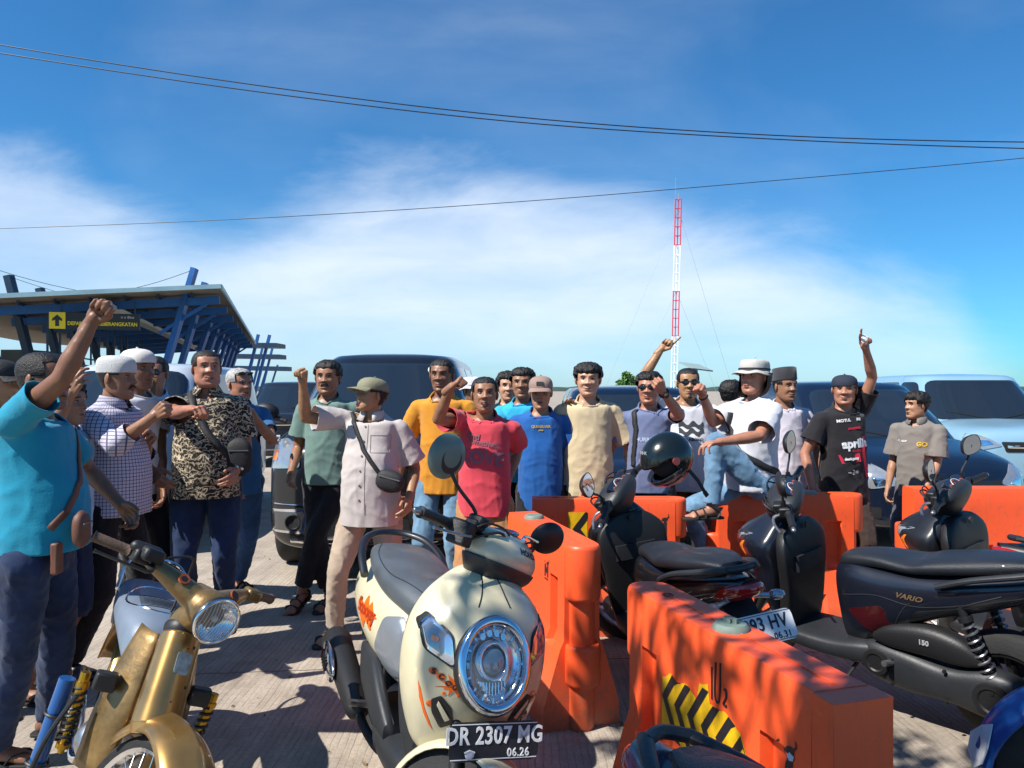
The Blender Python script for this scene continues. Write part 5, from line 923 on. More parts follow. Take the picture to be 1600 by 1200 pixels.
    g = G(); g.M = M; g.tube(cr([(.335, -.20, 1.0), (.39, -.225, .985), (.385, -.30, .985), (.345, -.40, .985)], 6), [.011] * 8 + [.008] * 6 + [.007] * 4 + [.011], 8, flat=.6); g.build('brake_lever', BPL, o); g = G(); g.M = M; g.cap_((.33, -.20, 1.035), (.30, -.26, 1.035), .024, .02, 14); g.box((.335, -.215, 1.03), (.06, .075, .045)); g.build('brake_master', BPL, o, bevel=.012); g = G(); g.M = M; g.tube(cr([(.33, -.17, 1.03), (.30, -.06, 1.06), (.24, .0, 1.0), (.26, .0, .86)], 6), .0045, 7); g.build('brake_hose', BPL, o)
    # leg shields, frame, seat
    for sg in (-1, 1):
        rows = [[V((.305 + .05 * sin(t * 2.6) - .10 * u_ * u_ + .02, sg * (.045 + (.055 +   .055 * sin(min(1, t * 1.15) * pi * .62)) * u_), .80 - .48 * t)) for u_ in [k / 8 for k in range(9)]] for t in [k / 14 for k in range(15)]]; g = G(); g.grid(rows); g.build('leg_shield', GOLDW, o, solid=.005, smooth=180)
    g = G(); g.tube(cr([(.36, 0, .80), (.22, 0, .58), (.0, 0, .46), (-.25, 0, .52), (-.55, 0, .60)], 6), [.045] * 6 + [.05] * 12 + [.06] * 7, 16, flat=1.0); g.cap_((.05, 0, .33), (-.15, 0, .30), .09, .10, 16); g.build('frame', GOLDW, o, smooth=60); g = G(); g.cap_((-.02, -.06, .30), (-.02, .06, .30), .085, .085, 20); g.cap_((.02, 0, .32), (.18, 0, .34), .055, .05, 16); g.build('engine', STEEL, o)
    g = G(); g.loft([xr(x, w, z, h, 32, 2.6) for x, w, z, h in cr([(.10, .045, .60, .09), (.04, .10, .66, .10), (-.10, .135, .70, .085), (-.28, .150, .71, .07), (-.46, .150, .72, .065), (-.62, .125, .73, .05), (-.70, .05, .735, .02)], 5)]); st_ = g.build('seat', mat('seat_blue_grey', (.16, .20, .26), .38, coat=.2, bump=.2, bs=150, var=.12), o, smooth=180); bs = bvh_of(st_); g = G()
    for k in range(9): x = -.12 - .022 * k; g.tube(drape([(x, y) for y in [-.08 + .02 * q for q in range(9)]], bs, (0, 0, 0), (1, 0, 0), (0, 1, 0), .0, 1.5), .003, 5)
    g.build('seat_ribs', MB_, st_); g = G(); g.tube(drape([(-.26 + .20 * cos(a), .125 * sin(a)) for a in [2 * pi * k / 32 for k in range(33)]], bs, (0, 0, 0), (1, 0, 0), (0, 1, 0), .0, 1.5), .004, 6); g.build('seat_trim', CHR, st_)
    g = G(); arcshell(g, (-.58, 0, .28), .335, 10, 170, .085); g.build('rear_fender', GOLD, o, solid=.004); g = G(); g.tube(cr([(-.66, -.14, .80), (-.76, -.10, .84), (-.80, 0, .85), (-.76, .10, .84), (-.66, .14, .80)], 5), .008, 8); g.tube(cr([(-.50, -.15, .74), (-.66, -.14, .80)], 3), .008, 8); g.tube(cr([(-.50, .15, .74), (-.66, .14, .80)], 3), .008, 8); g.build('carrier_rail', CHR, o)
    for sg in (-1, 1):
        shock(o, (.28, sg * .20, .36), (.27, sg * .215, .62), GOLDA, BPL, .019); g = G(); g.box((.33, sg * .155, .62), (.05, .07, .06)); g.build('signal_stub', BPL, o, bevel=.008)
    g = G(); g.tube([(.22, -.245, .15), (.235, -.26, .58)], .026, 20); bt = g.build('blue_tube', BLUEP, o); g = G()
    for z in (.30, .46): g.torus((.23, -.252, z), (0, 0, 1), .034, .005, 24, 6)
    g.tube(cr([(.30, -.22, .55), (.31, -.26, .40), (.30, -.27, .2)], 5), .008, 7); g.build('tube_clamps', BPL, bt)
    g = G(); g.tube(cr([(.0, -.09, .24), (-.1, -.12, .2), (-.3, -.13, .24), (-.75, -.14, .30)], 4), [.016] * 8 + [.034] * 5, 12); g.build('exhaust', CHR, o)
    return o
mo_ = moped(); mo_.scale = (.95, .95, .95); place(mo_, (.53 * .95, 0, .93 * .95), Pxy(302, 2.37), -62, 20)
# ================================================================ people
SKINS = [mat('skin_%s' % n, c, .42, sub=.12, var=.16, vs_=16, bump=.12, bs=120, spec=.4) for n, c in (('tan', (.38, .195, .115)), ('brown', (.27, .130, .074)), ('light', (.48, .265, .17)), ('dark', (.20, .092, .052)), ('ochre', (.33, .175, .09)), ('ruddy', (.36, .16, .10)))]
HAIRM = mat('hair_black', (.010, .008, .007), .5, bump=.6, bs=160, spec=.4); HAIRG = mat('hair_grey', (.36, .35, .34), .7, var=.4, vs_=60, bump=.6, bs=160)
EYEW = mat('eye_white', (.38, .33, .29), .35); EYEB = mat('eye_dark', (.012, .007, .005), .25); LIPM = mat('lip', (.20, .065, .05), .45); MOUTH = mat('mouth_inside', (.035, .008, .008), .5)
TEETH = mat('teeth', (.30, .27, .23), .4); NAILM = mat('nail', (.48, .27, .2), .3)
_hands = {}
def hand_mesh(pose):
    """a right hand reaching along +Y, palm towards -Z, thumb on -X"""
    if pose in _hands: return _hands[pose]
    g = G(); xs = [-.030, -.010, .010, .029]; L = [(.042, .027, .020), (.046, .030, .022), (.043, .028, .021), (.034, .021, .018)]; rr_ = [.0093, .0096, .0091, .0080]
    curl = {'fist': [(82, 95, 60)] * 4, 'relax': [(22, 30, 18), (26, 34, 20), (32, 38, 22), (38, 42, 24)], 'open': [(6, 10, 6), (2, 8, 5), (4, 9, 5), (12, 14, 8)],
            'point': [(4, 6, 4), (80, 92, 55), (84, 95, 60), (86, 95, 60)], 'grip': [(58, 72, 40), (60, 74, 42), (62, 76, 42), (66, 78, 44)], 'two': [(10, 14, 8), (6, 12, 8), (70, 85, 50), (78, 90, 50)]}[pose]
    g.cap_((0, -.05, 0), (0, .012, 0), .0265, .027, 12); g.ell((0, .03, .001), (.036, .036, .0165), 14)
    for i in range(4):
        kn = V((xs[i] * 1.02, .088 - .010 * abs(i - 1.2) ** 1.2, .002 + (.004 if i in (1, 2) else 0))); g.cap_((xs[i] * .62, .012, 0), kn, .0150, .0125, 10)
        a = 0; p = kn
        for j, l in enumerate(L[i]):
            a += R(curl[i][j]); d = V(((i - 1.5) * (.05 if pose in ('open', 'two') else .015), cos(a), -sin(a))).normalized(); q = p + d * l
            r0 = rr_[i] * (1.06 - .09 * j); g.cap_(p, q, r0, r0 * .93, 10); p = q
    if pose in ('fist', 'point', 'grip'): T = [(-.024, .022, -.010), (-.041, .050, -.022), (-.028, .078, -.036), (-.004, .084, -.040)]
    elif pose == 'two': T = [(-.024, .022, -.008), (-.044, .048, -.018), (-.034, .074, -.03), (-.014, .086, -.034)]
    else: T = [(-.022, .018, -.006), (-.046, .044, -.013), (-.058, .072, -.018), (-.062, .096, -.021)]
    for (a, b_, r0, r1) in zip(T, T[1:], (.0155, .0125, .0108), (.0128, .0108, .0094)): g.cap_(a, b_, r0, r1, 10)
    me = remesh(g, .0042, 2, .45); res = ([v.co.copy() for v in me.vertices], [tuple(p.vertices) for p in me.polygons]); bpy.data.meshes.remove(me); _hands[pose] = res; return res
HP = [(-.118, .018, .066, .012), (-.112, .033, .081, -.004), (-.098, .044, .0885, -.022), (-.080, .054, .0875, -.044), (-.055, .0625, .0885, -.064), (-.03, .068, .0885, -.078), (0, .072, .0885, -.090), (.03, .0750, .0905, -.097), (.058, .0745, .086, -.097), (.082, .067, .071, -.087), (.102, .050, .045, -.066), (.113, .030, .018, -.040), (.118, .008, -.004, -.018)]
HS = cr(HP, 5)
def hslice(z):
    for a, b_ in zip(HS, HS[1:]):
        if a[0] <= z <= b_[0]:
            t = (z - a[0]) / max(1e-9, b_[0] - a[0]); return [a[i] + (b_[i] - a[i]) * t for i in (1, 2, 3)]
    return list(HS[0 if z < HS[0][0] else -1][1:])
FV = dict(nose=1.0, nw=1.0, eye=1.0, lip=1.0, cheek=1.0, brow=1.0)
def gs(x, c, w): return math.exp(-((x - c) / w) ** 2)
def head_pt(z, phi, off=0.0, face=True, wide=1.0, jaw=1.0, mo=0):
    w, f, b = hslice(z); c = (f + b) / 2; hd = (f - b) / 2; cx, sy = cos(phi), sin(phi)
    if z < -.03: w *= 1 + (jaw - 1) * min(1, (-.03 - z) / .05)
    p = 2.25; x = (w * wide + off) * math.copysign(abs(cx) ** (2 / p), cx); y = c + (hd + off) * math.copysign(abs(sy) ** (2 / p), sy)
    if face and sy > 0:
        ax = abs(x)
        y += .026 * FV['nose'] * math.exp(-(ax / (.0085 + .011 * FV['nw'] * max(0, min(1, (.035 - z) / .06)))) ** 2) * (max(0, min(1, (.036 - z) / .055)) ** 1.1) * (1 if z > -.022 else max(0, 1 - (-.022 - z) / .010))   # nose
        y += .006 * FV['nw'] * gs(ax, .015 * FV['nw'], .007) * gs(z, -.020, .009)
        y -= .0115 * FV['eye'] * gs(ax, .031, .017) * gs(z, .012, .013); y += .0055 * FV['brow'] * gs(ax, .026, .024) * gs(z, .036, .009)      # sockets, brow
        y += .0065 * FV['cheek'] * gs(ax, .045, .018) * gs(z, -.022, .020) - .0035 * (gs(ax - .30 * (-.03 - z), .030, .0035) if -.062 < z < -.028 else 0) - .004 * gs(ax, .044, .012) * gs(z, -.055, .018)          # cheeks
        y += .0060 * FV['lip'] * gs(ax, 0, .020) * (gs(z, -.052, .0055) + gs(z, -.066 - .012 * mo, .006)) - .006 * gs(ax, 0, .022) * gs(z, -.059 - .006 * mo, .0035 + .006 * mo) * (1 + 1.5 * mo)
        y -= .004 * gs(ax, 0, .02) * gs(z, -.080 - .010 * mo, .006); y += .004 * gs(ax, 0, .016) * gs(z, -.098, .010)
    return V((x, y, z))
def head_geo(g, T, wide=1.0, jaw=1.0, mouth=0.0, moust=False, glasses=False, goatee=False):
    """appends the head to g through matrix T; slots: 0 skin 1 white 2 dark 3 lip 4 mouth 5 hair 6 teeth"""
    nz_, np_ = 62, 84; o = g.M; g.M = T; rings = []
    for i in range(nz_ + 1):
        z = -.118 + .236 * (i / nz_); rings.append([head_pt(z, (lambda t: t - .32 * sin(2 * (t - pi / 2)) * (1 if 0 < t < pi else 0))(2 * pi * j / np_ ), 0, True, wide, jaw, mouth) for j in range(np_)])
    g.loft(rings, m=0)
    g.cap_((0, -.018, -.06), (0, -.035, -.17), .052, .056, 18, m=0)
    for s in (-1, 1):
        rot = Mx.Rotation(s * R(-22), 3, 'Z') @ Mx.Rotation(R(-10), 3, 'X')
        g.ell((s * .0765 * wide, -.008, .000), (.009, .019, .031), 12, m=0, rot=rot); g.ell((s * .083 * wide, -.002, .000), (.0035, .009, .018), 8, m=5 if 0 else 0, rot=rot)
        fy = head_pt(.011, pi / 2 - s * .45, 0, True, wide).y
        e = head_pt(.012, pi / 2, 0, False).y
        ey = .0775; g.ell((s * .031, ey - .0055, .0105), (.0118, .0098, .0042), 12, m=1)
        g.ell((s * .031, ey + .0010, .0105), (.0054, .0038, .0042), 8, m=2)
        g.tube([(s * .0165, ey + .0012, .0115), (s * .024, ey + .0048, .0178), (s * .033, ey + .0045, .0188), (s * .0455, ey - .003, .0125)], [.0012, .0020, .0020, .0012], 6, m=2)          # lid line
        g.tube([(s * .013, .0895, .0295), (s * .026, .0935, .0355), (s * .040, .087, .0345), (s * .051, .076, .027)], [.0022, .0042, .0036, .0015], 6, m=5, flat=.55)
    zl = -.053
    fm = .0915
    if mouth > 0:
        hmo = .013 + .012 * mouth; zc = zl - .002 - hmo * .62; g.ell((0, fm - .0015, zc), (.0170, .0058, hmo * .80), 14, m=4); pass
        ring_ = [(.0185 * cos(a), fm + .0005 - .007 * abs(cos(a)) ** 2 + .002, zc + hmo * .86 * sin(a)) for a in [2 * pi * k / 16 for k in range(17)]]; g.tube(ring_, .0026, 6, m=3)
    else:
        for dz, r_ in ((0, .0036), (-.0095, .0045)): g.tube([(-.024, fm - .010, zl - .005), (-.011, fm - .0005, zl - .002 + dz), (0, fm + .0015, zl - .0035 + dz), (.011, fm - .0005, zl - .002 + dz), (.024, fm - .010, zl - .005)], [.001, r_ * .8, r_, r_ * .8, .001], 6, m=3)
        g.tube([(-.023, fm - .009, zl - .006), (0, fm + .0035, zl - .0085), (.023, fm - .009, zl - .006)], .0013, 5, m=4)
    for s in (-1, 1): g.ell((s * .0085, .1060, -.0275), (.0040, .0032, .0018), 6, m=4)
    if moust: g.tube([(-.031, .076, -.062), (-.018, .0935, -.046), (0, .099, -.0405), (.018, .0935, -.046), (.031, .076, -.062)], [.003, .0075, .0065, .0075, .003], 8, m=5, flat=.8)
    if goatee: g.ell((0, .087, -.098), (.016, .010, .016), 10, m=5)
    g.M = o
def hair_geo(style, wide=1.0, seed=0):
    """a shell over the skull whose edge follows the hairline"""
    g = G(); nz_, np_ = 44, 88; rows = []; long_ = style in ('long',)
    th = {'short': .010, 'crop': .006, 'thick': .020, 'long': .022, 'grey': .010, 'curly': .017, 'fringe': .020}[style]
    zmin = -.125 if long_ else -.075
    def limit(p, phi):
        s = sin(phi); ax = abs(p.x)
        if s > .55: lim = {'fringe': .052, 'thick': .066, 'curly': .070}.get(style, .074) + .008 * NZ.noise(V((p.x * 60, seed, 0)))
        elif s > -.05: lim = (.058 if ax < .064 else .018) + .01 * NZ.noise(V((p.z * 50, p.x * 60, seed)))
        elif s > -.35: lim = -.015
        else: lim = -.062
        if long_ and s < .1: lim = -.13
        return lim
    P = []
    for i in range(nz_ + 1):
        z = zmin + (.1195 - zmin) * (i / nz_); r_ = []
        for j in range(np_):
            phi = 2 * pi * j / np_; q = head_pt(min(z, .1178), phi, 0, False, wide); s = sin(phi)
            t = th * (1.0 if z > .02 else .75) * (.55 + .45 * min(1, max(0, (z + .08) / .1)))
            if style in ('thick', 'fringe') and s > 0: t *= 1.25
            n_ = V((cos(phi), sin(phi) * 1.0, max(-.2, (z - .02) / .07) * 1.0)).normalized(); k_ = .45 if style in ('curly',) else .30
            t *= 1 + k_ * NZ.noise(V((q.x * 55, q.y * 55, q.z * (26 if style != 'curly' else 55) + seed))) + .35 * NZ.noise(V((q.x * 130, q.y * 130, q.z * 70 + seed)))
            if long_ and z < .03: t += .012 + (.03 - z) * .22
            if not long_: t = t * min(1, max(0, (z - limit(q, phi)) / .022 + .12)) ** .6 - (.003 if z < limit(q, phi) else 0)
            r_.append(q + n_ * t)
        P.append(r_)
    vs = [q for r_ in P for q in r_]; fs = []
    for i in range(nz_):
        for j in range(np_):
            k = (j + 1) % np_; a = (i * np_ + j, i * np_ + k, (i + 1) * np_ + k, (i + 1) * np_ + j)
            if P[i][j].z > limit(P[i][j], 2 * pi * (j + .5) / np_) - .006: fs.append(a)
    fs.append(tuple(nz_ * np_ + j for j in range(np_)))
    used = sorted({i for f in fs for i in f}); mp = {u_: i for i, u_ in enumerate(used)}
    g.add([vs[u_] for u_ in used], [tuple(mp[i] for i in f) for f in fs]); return g
def ik(S_, T_, a, b_, hint):
    d = T_ - S_; L = min(d.length, (a + b_) * .998); dn = d.normalized(); T2 = S_ + dn * L
    x = (a * a - b_ * b_ + L * L) / (2 * L); h = math.sqrt(max(0, a * a - x * x)); hp = hint - dn * hint.dot(dn)
    if hp.length < 1e-4: hp = V((0, 0, -1)) - dn * (-dn.z)
    return S_ + dn * x + hp.normalized() * h, T2
def cut(me, p, n, rad=None, axis=None):
    """open the cloth: remove what lies beyond the plane (only near p when rad is given)"""
    b = bmesh.new(); b.from_mesh(me)
    if axis:
        a0, a1 = axis; dd = a1 - a0; L2 = dd.length_squared
        vs = [q for q in b.verts if (q.co - (a0 + dd * max(0, min(1, (q.co - a0).dot(dd) / L2)))).length < rad]
    else: vs = [q for q in b.verts if rad is None or (q.co - p).length < rad]
    s_ = set(vs); fs = [f for f in b.faces if all(q in s_ for q in f.verts)]
    es = {e for f in fs for e in f.edges}; vv = {q for f in fs for q in f.verts}
    bmesh.ops.bisect_plane(b, geom=list(vv) + list(es) + fs, plane_co=p, plane_no=n, clear_outer=True); b.to_mesh(me); b.free()
def folds(me, amp, f1, seed, axis=None, pts=()):
    cs = [q.co.copy() for q in me.vertices]; ns = [q.normal.copy() for q in me.vertices]; out = []
    for c, nn in zip(cs, ns):
        a = NZ.noise(V((c.x * f1 + seed, c.y * f1, c.z * f1 * .5)))
        b = 1 - abs(NZ.noise(V((c.x * f1 * 1.5 + c.z * f1 * .9 + seed, c.y * f1 * 1.5, c.z * f1 * .8 - c.x * f1 * .6)))) * 2.2
        d = 1 - abs(NZ.noise(V((c.x * f1 * 1.8 - c.z * f1 * 1.6, c.y * f1 * 2.2 + seed, c.z * f1 * 1.3 + c.x * f1 * .9)))) * 2.4
        e_ = 1 - abs(NZ.noise(V((c.x * 15 + seed * 2, c.y * 15, c.z * 2.1 + c.x * 1.5)))) * 2.6; h_ = 1 - abs(NZ.noise(V((c.x * 3.2 + seed, c.y * 3, c.z * 15 + c.x * 5 * (1 if c.x > 0 else -1))))) * 2.6
        k = amp * (.55 * max(0, e_) ** 2 * max(0, min(1, (1.25 - c.z) * 2.2)) + .55 * max(0, h_) ** 2 * max(0, min(1, 1 - abs(c.z - 1.02) * 4)) - .2) + amp * (.9 * a + .65 * (max(0, b) ** 3 - .3) + .40 * (max(0, d) ** 3 - .3)); q = c + nn * k; out += [q.x, q.y, q.z]
    me.vertices.foreach_set('co', out); me.update()
def biggest(me):
    """keep the largest connected piece of cloth"""
    b = bmesh.new(); b.from_mesh(me); seen = set(); best = []
    for v0 in b.verts:
        if v0 in seen: continue
        st = [v0]; seen.add(v0); comp = []
        while st:
            q = st.pop(); comp.append(q)
            for e in q.link_edges:
                w = e.other_vert(q)
                if w not in seen: seen.add(w); st.append(w)
        if len(comp) > len(best): best = comp
    keep = set(best); bmesh.ops.delete(b, geom=[q for q in b.verts if q not in keep], context='VERTS'); b.to_mesh(me); b.free()
def torso_rings(spine, prof, n=36):
    """spine: list of points low to high with side vector; prof: (t 0..1, half width, half depth, forward shift, exponent)"""
    sp3 = cr(spine, 6); m = len(sp3) - 1; rings = []
    for (t, hw_, hd_, sh, p) in cr(prof, 4):
        i = min(m - 1, max(0, int(t * m))); f = t * m - i; a, b_ = V(sp3[i]), V(sp3[i + 1]); c = a.lerp(b_, f); z = (b_ - a).normalized()
        x = V((1, 0, 0)); x = (x - z * x.dot(z)).normalized(); y = z.cross(x)
        rings.append([c + x * u_ + y * (v_ + sh) for u_, v_ in se(hw_, hd_, n, p)])
    return rings
CLOTH = {}
def cloth(name, col, rough=.85, **k):
    return mat('cloth_' + name, hx(col) if isinstance(col, str) else col, rough, var=k.pop('var', .10), vs_=k.pop('vs_', 5), bump=k.pop('bump', .15), bs=k.pop('bs', 120), sheen=.15, spec=.25, **k)
PEOPLE = {}
def person(pos, face, label, group='men gathered with raised fists', H=1.70, girth=1.0, belly=0.0, skin=0, lean=(0, 0), twist=0, head=(0, 0), tilt=0, wide=1.04, jaw=1.07,
           shirt=None, sleeve=.62, hem=.86, collar=False, pants=None, shorts=False, cuff=.09, feet=None, footwear='sandal', arms=None, hair='short', hairm=None, hat=None,
           mouth=0, moust=False, goatee=False, shades=False, sit=None, seed=1, nkz=.0, shirt_loose=.012, legs=True, name='person'):
    """pos = ground point, face = heading in degrees. arms: {'R': dict(t=world point of the wrist, hint=(local), pose=..., roll=deg)}"""
    rv = random.Random(int(seed * 37) + 5); FV.update(nose=rv.uniform(.72, 1.12), nw=rv.uniform(.95, 1.45), eye=rv.uniform(.75, 1.1), lip=rv.uniform(.8, 1.6), cheek=rv.uniform(.6, 1.6), brow=rv.uniform(.5, 1.5)); wide *= rv.uniform(.97, 1.05); jaw *= rv.uniform(.92, 1.10); fz = rv.uniform(.94, 1.02)
    if skin == 1: skin = rv.choice((1, 1, 3, 4, 5))
    elif skin == 0: skin = rv.choice((0, 0, 4, 5))
    s = H / 1.70; root = empty(name, (pos[0], pos[1], 0), R(face - 90)); tag(root, label, 'person', group)
    bpy.context.view_layer.update() if False else None
    Rw = Mx.Rotation(R(face - 90), 3, 'Z'); Ri = Rw.transposed(); org = V((pos[0], pos[1], 0))
    loc = lambda w: Ri @ (V(w) - org)
    lx, ly = lean; pz = .93 * s if sit is None else sit
    pel = V((0, 0, pz)); chest = pel + V((lx * .6, ly * .55, .36 * s)); nb = pel + V((lx, ly, .535 * s)); hc = nb + V((tilt * .05, .026 * s, .140 * s))
    mid = pel.lerp(chest, .5) + V((0, .01, 0)); ua, fa = .285 * s, .245 * s
    tw = Mx.Rotation(R(twist), 3, 'Z'); sw = (.177 + .018 * (girth - 1) * 3) * s
    shd = {sd_: nb + V((lx * .0, 0, -.080 * s)) + tw @ V((sg_ * sw, -.005, 0)) for sd_, sg_ in (('L', -1), ('R', 1))}
    J = {}
    for sd_, sg_ in (('L', -1), ('R', 1)):
        a = dict((arms or {}).get(sd_, {})); S_ = shd[sd_].copy()
        if 't' in a: T_ = loc(a['t'])
        elif 'l' in a: T_ = V(a['l'])
        else: T_ = S_ + V((sg_ * (.125 + .03 * (girth - 1)) * s, .055, -.485 * s)); a.setdefault('hint', (sg_ * .8, -1, 0)); a.setdefault('pose', 'relax')
        if T_.z > S_.z + .02: S_ += V((-sg_ * .015, 0, (.028 if T_.z < S_.z + .25 else .060) * s))
        E, T_ = ik(S_, T_, ua, fa, V(a.get('hint', (sg_ * .6, -.2, -1)))); J[sd_] = (S_, E, T_, a, sg_)
    hipw = .092 * s * (1 + (girth - 1) * .5); K = {}
    for sd_, sg_ in (('L', -1), ('R', 1)):
        hp_ = pel + V((sg_ * hipw, 0, -.04 * s)); f = (feet or {}).get(sd_)
        if f is None: f = dict(l=V((sg_ * .105 * s, .0, .075)))
        A = loc(f['t']) if 't' in f else V(f['l']); kn, A = ik(hp_, A, .43 * s, .42 * s, V(f.get('hint', (sg_ * .12, 1, 0)))); K[sd_] = (hp_, kn, A, f, sg_)
    # ---- body: one continuous surface, fine head and hands joined on
    g = G(); gi = 1 + (girth - 1) * .9
    rings = torso_rings([pel - V((0, 0, .06 * s)), pel + V((0, 0, .05)), mid, chest, nb], [(0, .12 * s * gi, .09 * s * gi, 0, 2.3), (.18, .138 * s * gi, .10 * s * gi, 0, 2.3), (.42, .122 * s * gi, .098 * s * gi + belly * .6, belly * .5, 2.2), (.66, .136 * s * gi, .105 * s * gi + belly * .2, .0, 2.4), (.84, .145 * s * gi, .096 * s * gi, -.004, 2.4), (.95, .125 * s * gi, .072 * s, -.006, 2.2), (1, .062 * s, .055 * s, -.004, 2)]); g.loft(rings)
    g.cap_(nb - V((0, .0, .04)), hc - V((0, .018, .06)), .058 * s * (1 + (girth - 1) * .5), .054 * s, 16)
    for sd_, (S_, E, T_, a, sg_) in J.items():
        k_ = .9 + .1 * gi; g.cap_(nb.lerp(S_, .3) - V((0, 0, .040)), S_, .050 * s, .056 * s * k_); g.cap_(S_, S_.lerp(E, .55), .054 * s * k_, .046 * s * k_); g.cap_(S_.lerp(E, .5), E, .046 * s * k_, .037 * s * k_)
        fm_ = E.lerp(T_, .32); g.cap_(E, fm_, .036 * s * k_, .041 * s * k_); g.cap_(fm_, T_, .0405 * s * k_, .0255 * s)
    if legs:
        for sd_, (hp_, kn, A, f, sg_) in K.items():
            g.cap_(hp_, kn, .080 * s * gi, .052 * s); cf = kn.lerp(A, .32) - V((0, .014, 0)); g.cap_(kn, cf, .050 * s, .054 * s); g.cap_(cf, A, .053 * s, .034 * s)
            fd = V(f.get('dir', (sg_ * .22, 1, 0))).normalized(); fs_ = V((fd.y, -fd.x, 0)); pt = f.get('pitch', 0)
            Fd = V((fd.x, fd.y, math.tan(R(pt)))).normalized(); up = V((0, 0, 1)); b0 = A - V((0, 0, .028))
            g.cap_(A, b0 - Fd * .035 - up * .008, .036, .032, 12); g.cap_(b0, b0 + Fd * .125 - up * .018, .036, .024, 12); g.cap_(b0 + fs_ * .012, b0 + Fd * .12 + fs_ * .022 - up * .022, .024, .019, 10); g.cap_(b0 - fs_ * .012, b0 + Fd * .12 - fs_ * .020 - up * .022, .024, .018, 10)
            for q in range(5):
                w_ = (-.030 + .0150 * q) * (sg_ if True else 1); l_ = .178 - .010 * q - (.0 if q else .004); g.cap_(b0 + Fd * .11 - fs_ * w_ * -1 - up * .024, b0 + Fd * l_ - fs_ * w_ * -1.05 - up * .029, .012 if q == 0 else .009, .0125 if q == 0 else .0088, 8)
    me = remesh(g, .0105 * s, 3, .5); b = G(); b.v = [v.co.copy() for v in me.vertices]; b.f = [tuple(p.vertices) for p in me.polygons]; b.m = [0] * len(b.f); bpy.data.meshes.remove(me)
    yaw, pitch = head; HT = Mx.Translation(hc) @ Mx.Rotation(R(yaw), 4, 'Z') @ Mx.Rotation(R(pitch), 4, 'X') @ Mx.Rotation(R(tilt * 10), 4, 'Y') @ Mx.Diagonal((s, s, s * fz, 1))
    head_geo(b, HT, wide, jaw, mouth, moust, shades, goatee)
    for sd_, (S_, E, T_, a, sg_) in J.items():
        fd = (T_ - E).normalized(); pn = V(a.get('palm', (-sg_, .0, -.3) if 'pose' not in a or a['pose'] == 'relax' else (0, 1, 0))); pn = (pn - fd * pn.dot(fd)).normalized(); bend = a.get('bend')
        if bend: fd = (fd + V(bend)).normalized(); pn = (pn - fd * pn.dot(fd)).normalized()
        z = -pn; y = fd; x = y.cross(z); mir = -1 if sd_ == 'L' else 1      # right hand: thumb on -X when palm is -Z and fingers +Y
        vs, fs = hand_mesh(a.get('pose', 'fist')); sc = s * 1.0
        b.add([T_ + x * (q.x * mir * sc) + y * ((q.y + .004) * sc) + z * (q.z * sc) for q in vs], fs if mir > 0 else [tuple(reversed(f)) for f in fs], 0)
        J[sd_] = (S_, E, T_, a, sg_, x * mir, y, z)
    hm = hairm or HAIRM
    body = b.build('body', [SKINS[skin], EYEW, EYEB, LIPM, MOUTH, hm, TEETH], root, smooth=180, fix=False)
    # ---- trousers
    if pants is not None:
        g = G(); g.loft(torso_rings([pel - V((0, 0, .10 * s)), pel + V((0, 0, .01)), mid, chest], [(0, .125 * s * gi, .098 * s * gi, 0, 2.4), (.2, .138 * s * gi, .106 * s * gi, -.004, 2.4), (.42, .134 * s * gi, .104 * s * gi + belly * .3, belly * .2, 2.3), (.5, .135 * s * gi, .10 * s * gi, belly * .2, 2.3)]))
        for sd_, (hp_, kn, A, f, sg_) in K.items():
            e_ = kn.lerp(A, (.10 if shorts else 1 - cuff)); w2 = .062 if not shorts else .085; w3 = (.056 if not shorts else .088) * (1 if not isinstance(shorts, float) else 1)
            g.cap_(hp_, hp_.lerp(kn, .5), .096 * s * gi, .084 * s * gi); g.cap_(hp_.lerp(kn, .5), kn, .084 * s * gi, .073 * s); ext = e_ + (A - kn).normalized() * .05
            if shorts: g.cap_(hp_.lerp(kn, .5), ext, .086 * s, .082 * s)
            else: g.cap_(kn, kn.lerp(A, .4), .072 * s, .069 * s); g.cap_(kn.lerp(A, .4), ext, .065 * s, .060 * s)
        me = remesh(g, .012 * s, 4, .5); folds(me, .0075, 9, seed * 3.1)
        for sd_, (hp_, kn, A, f, sg_) in K.items(): n_ = (A - kn).normalized(); cut(me, kn.lerp(A, (.10 if shorts else 1 - cuff)), n_, .14)
        biggest(me)
        o = mesh_obj('shorts' if shorts else 'trousers', me, pants, root); q = o.modifiers.new('s', 'SOLIDIFY'); q.thickness = .004; q.offset = -1
    # ---- shirt
    sh_o = None
    if shirt is not None:
        e = shirt_loose; g = G(); hz = hem * s
        r_ = torso_rings([V((0, 0, hz - .13)) if sit is None else pel - V((0, .0, .07)), mid, chest, nb + V((0, 0, .06))],
                         [(0, .150 * s * gi + e * 1.2, .114 * s * gi + e * 1.2 + belly * .6, belly * .45, 2.4), (.3, .142 * s * gi + e * 1.0, .112 * s * gi + e + belly * .9, belly * .6, 2.35), (.6, .138 * s * gi + e * .8, .111 * s * gi + e * .9 + belly * .35, belly * .15, 2.4), (.82, .150 * s * gi + e * .4, .102 * s * gi + e * .8, -.002, 2.5), (.865, .120 * s * gi + e * .6, .080 * s + e * .6, -.006, 2.2), (.915, .080 * s, .070 * s, -.002, 2), (1, .066 * s, .064 * s, .002, 2)]); g.loft(r_)
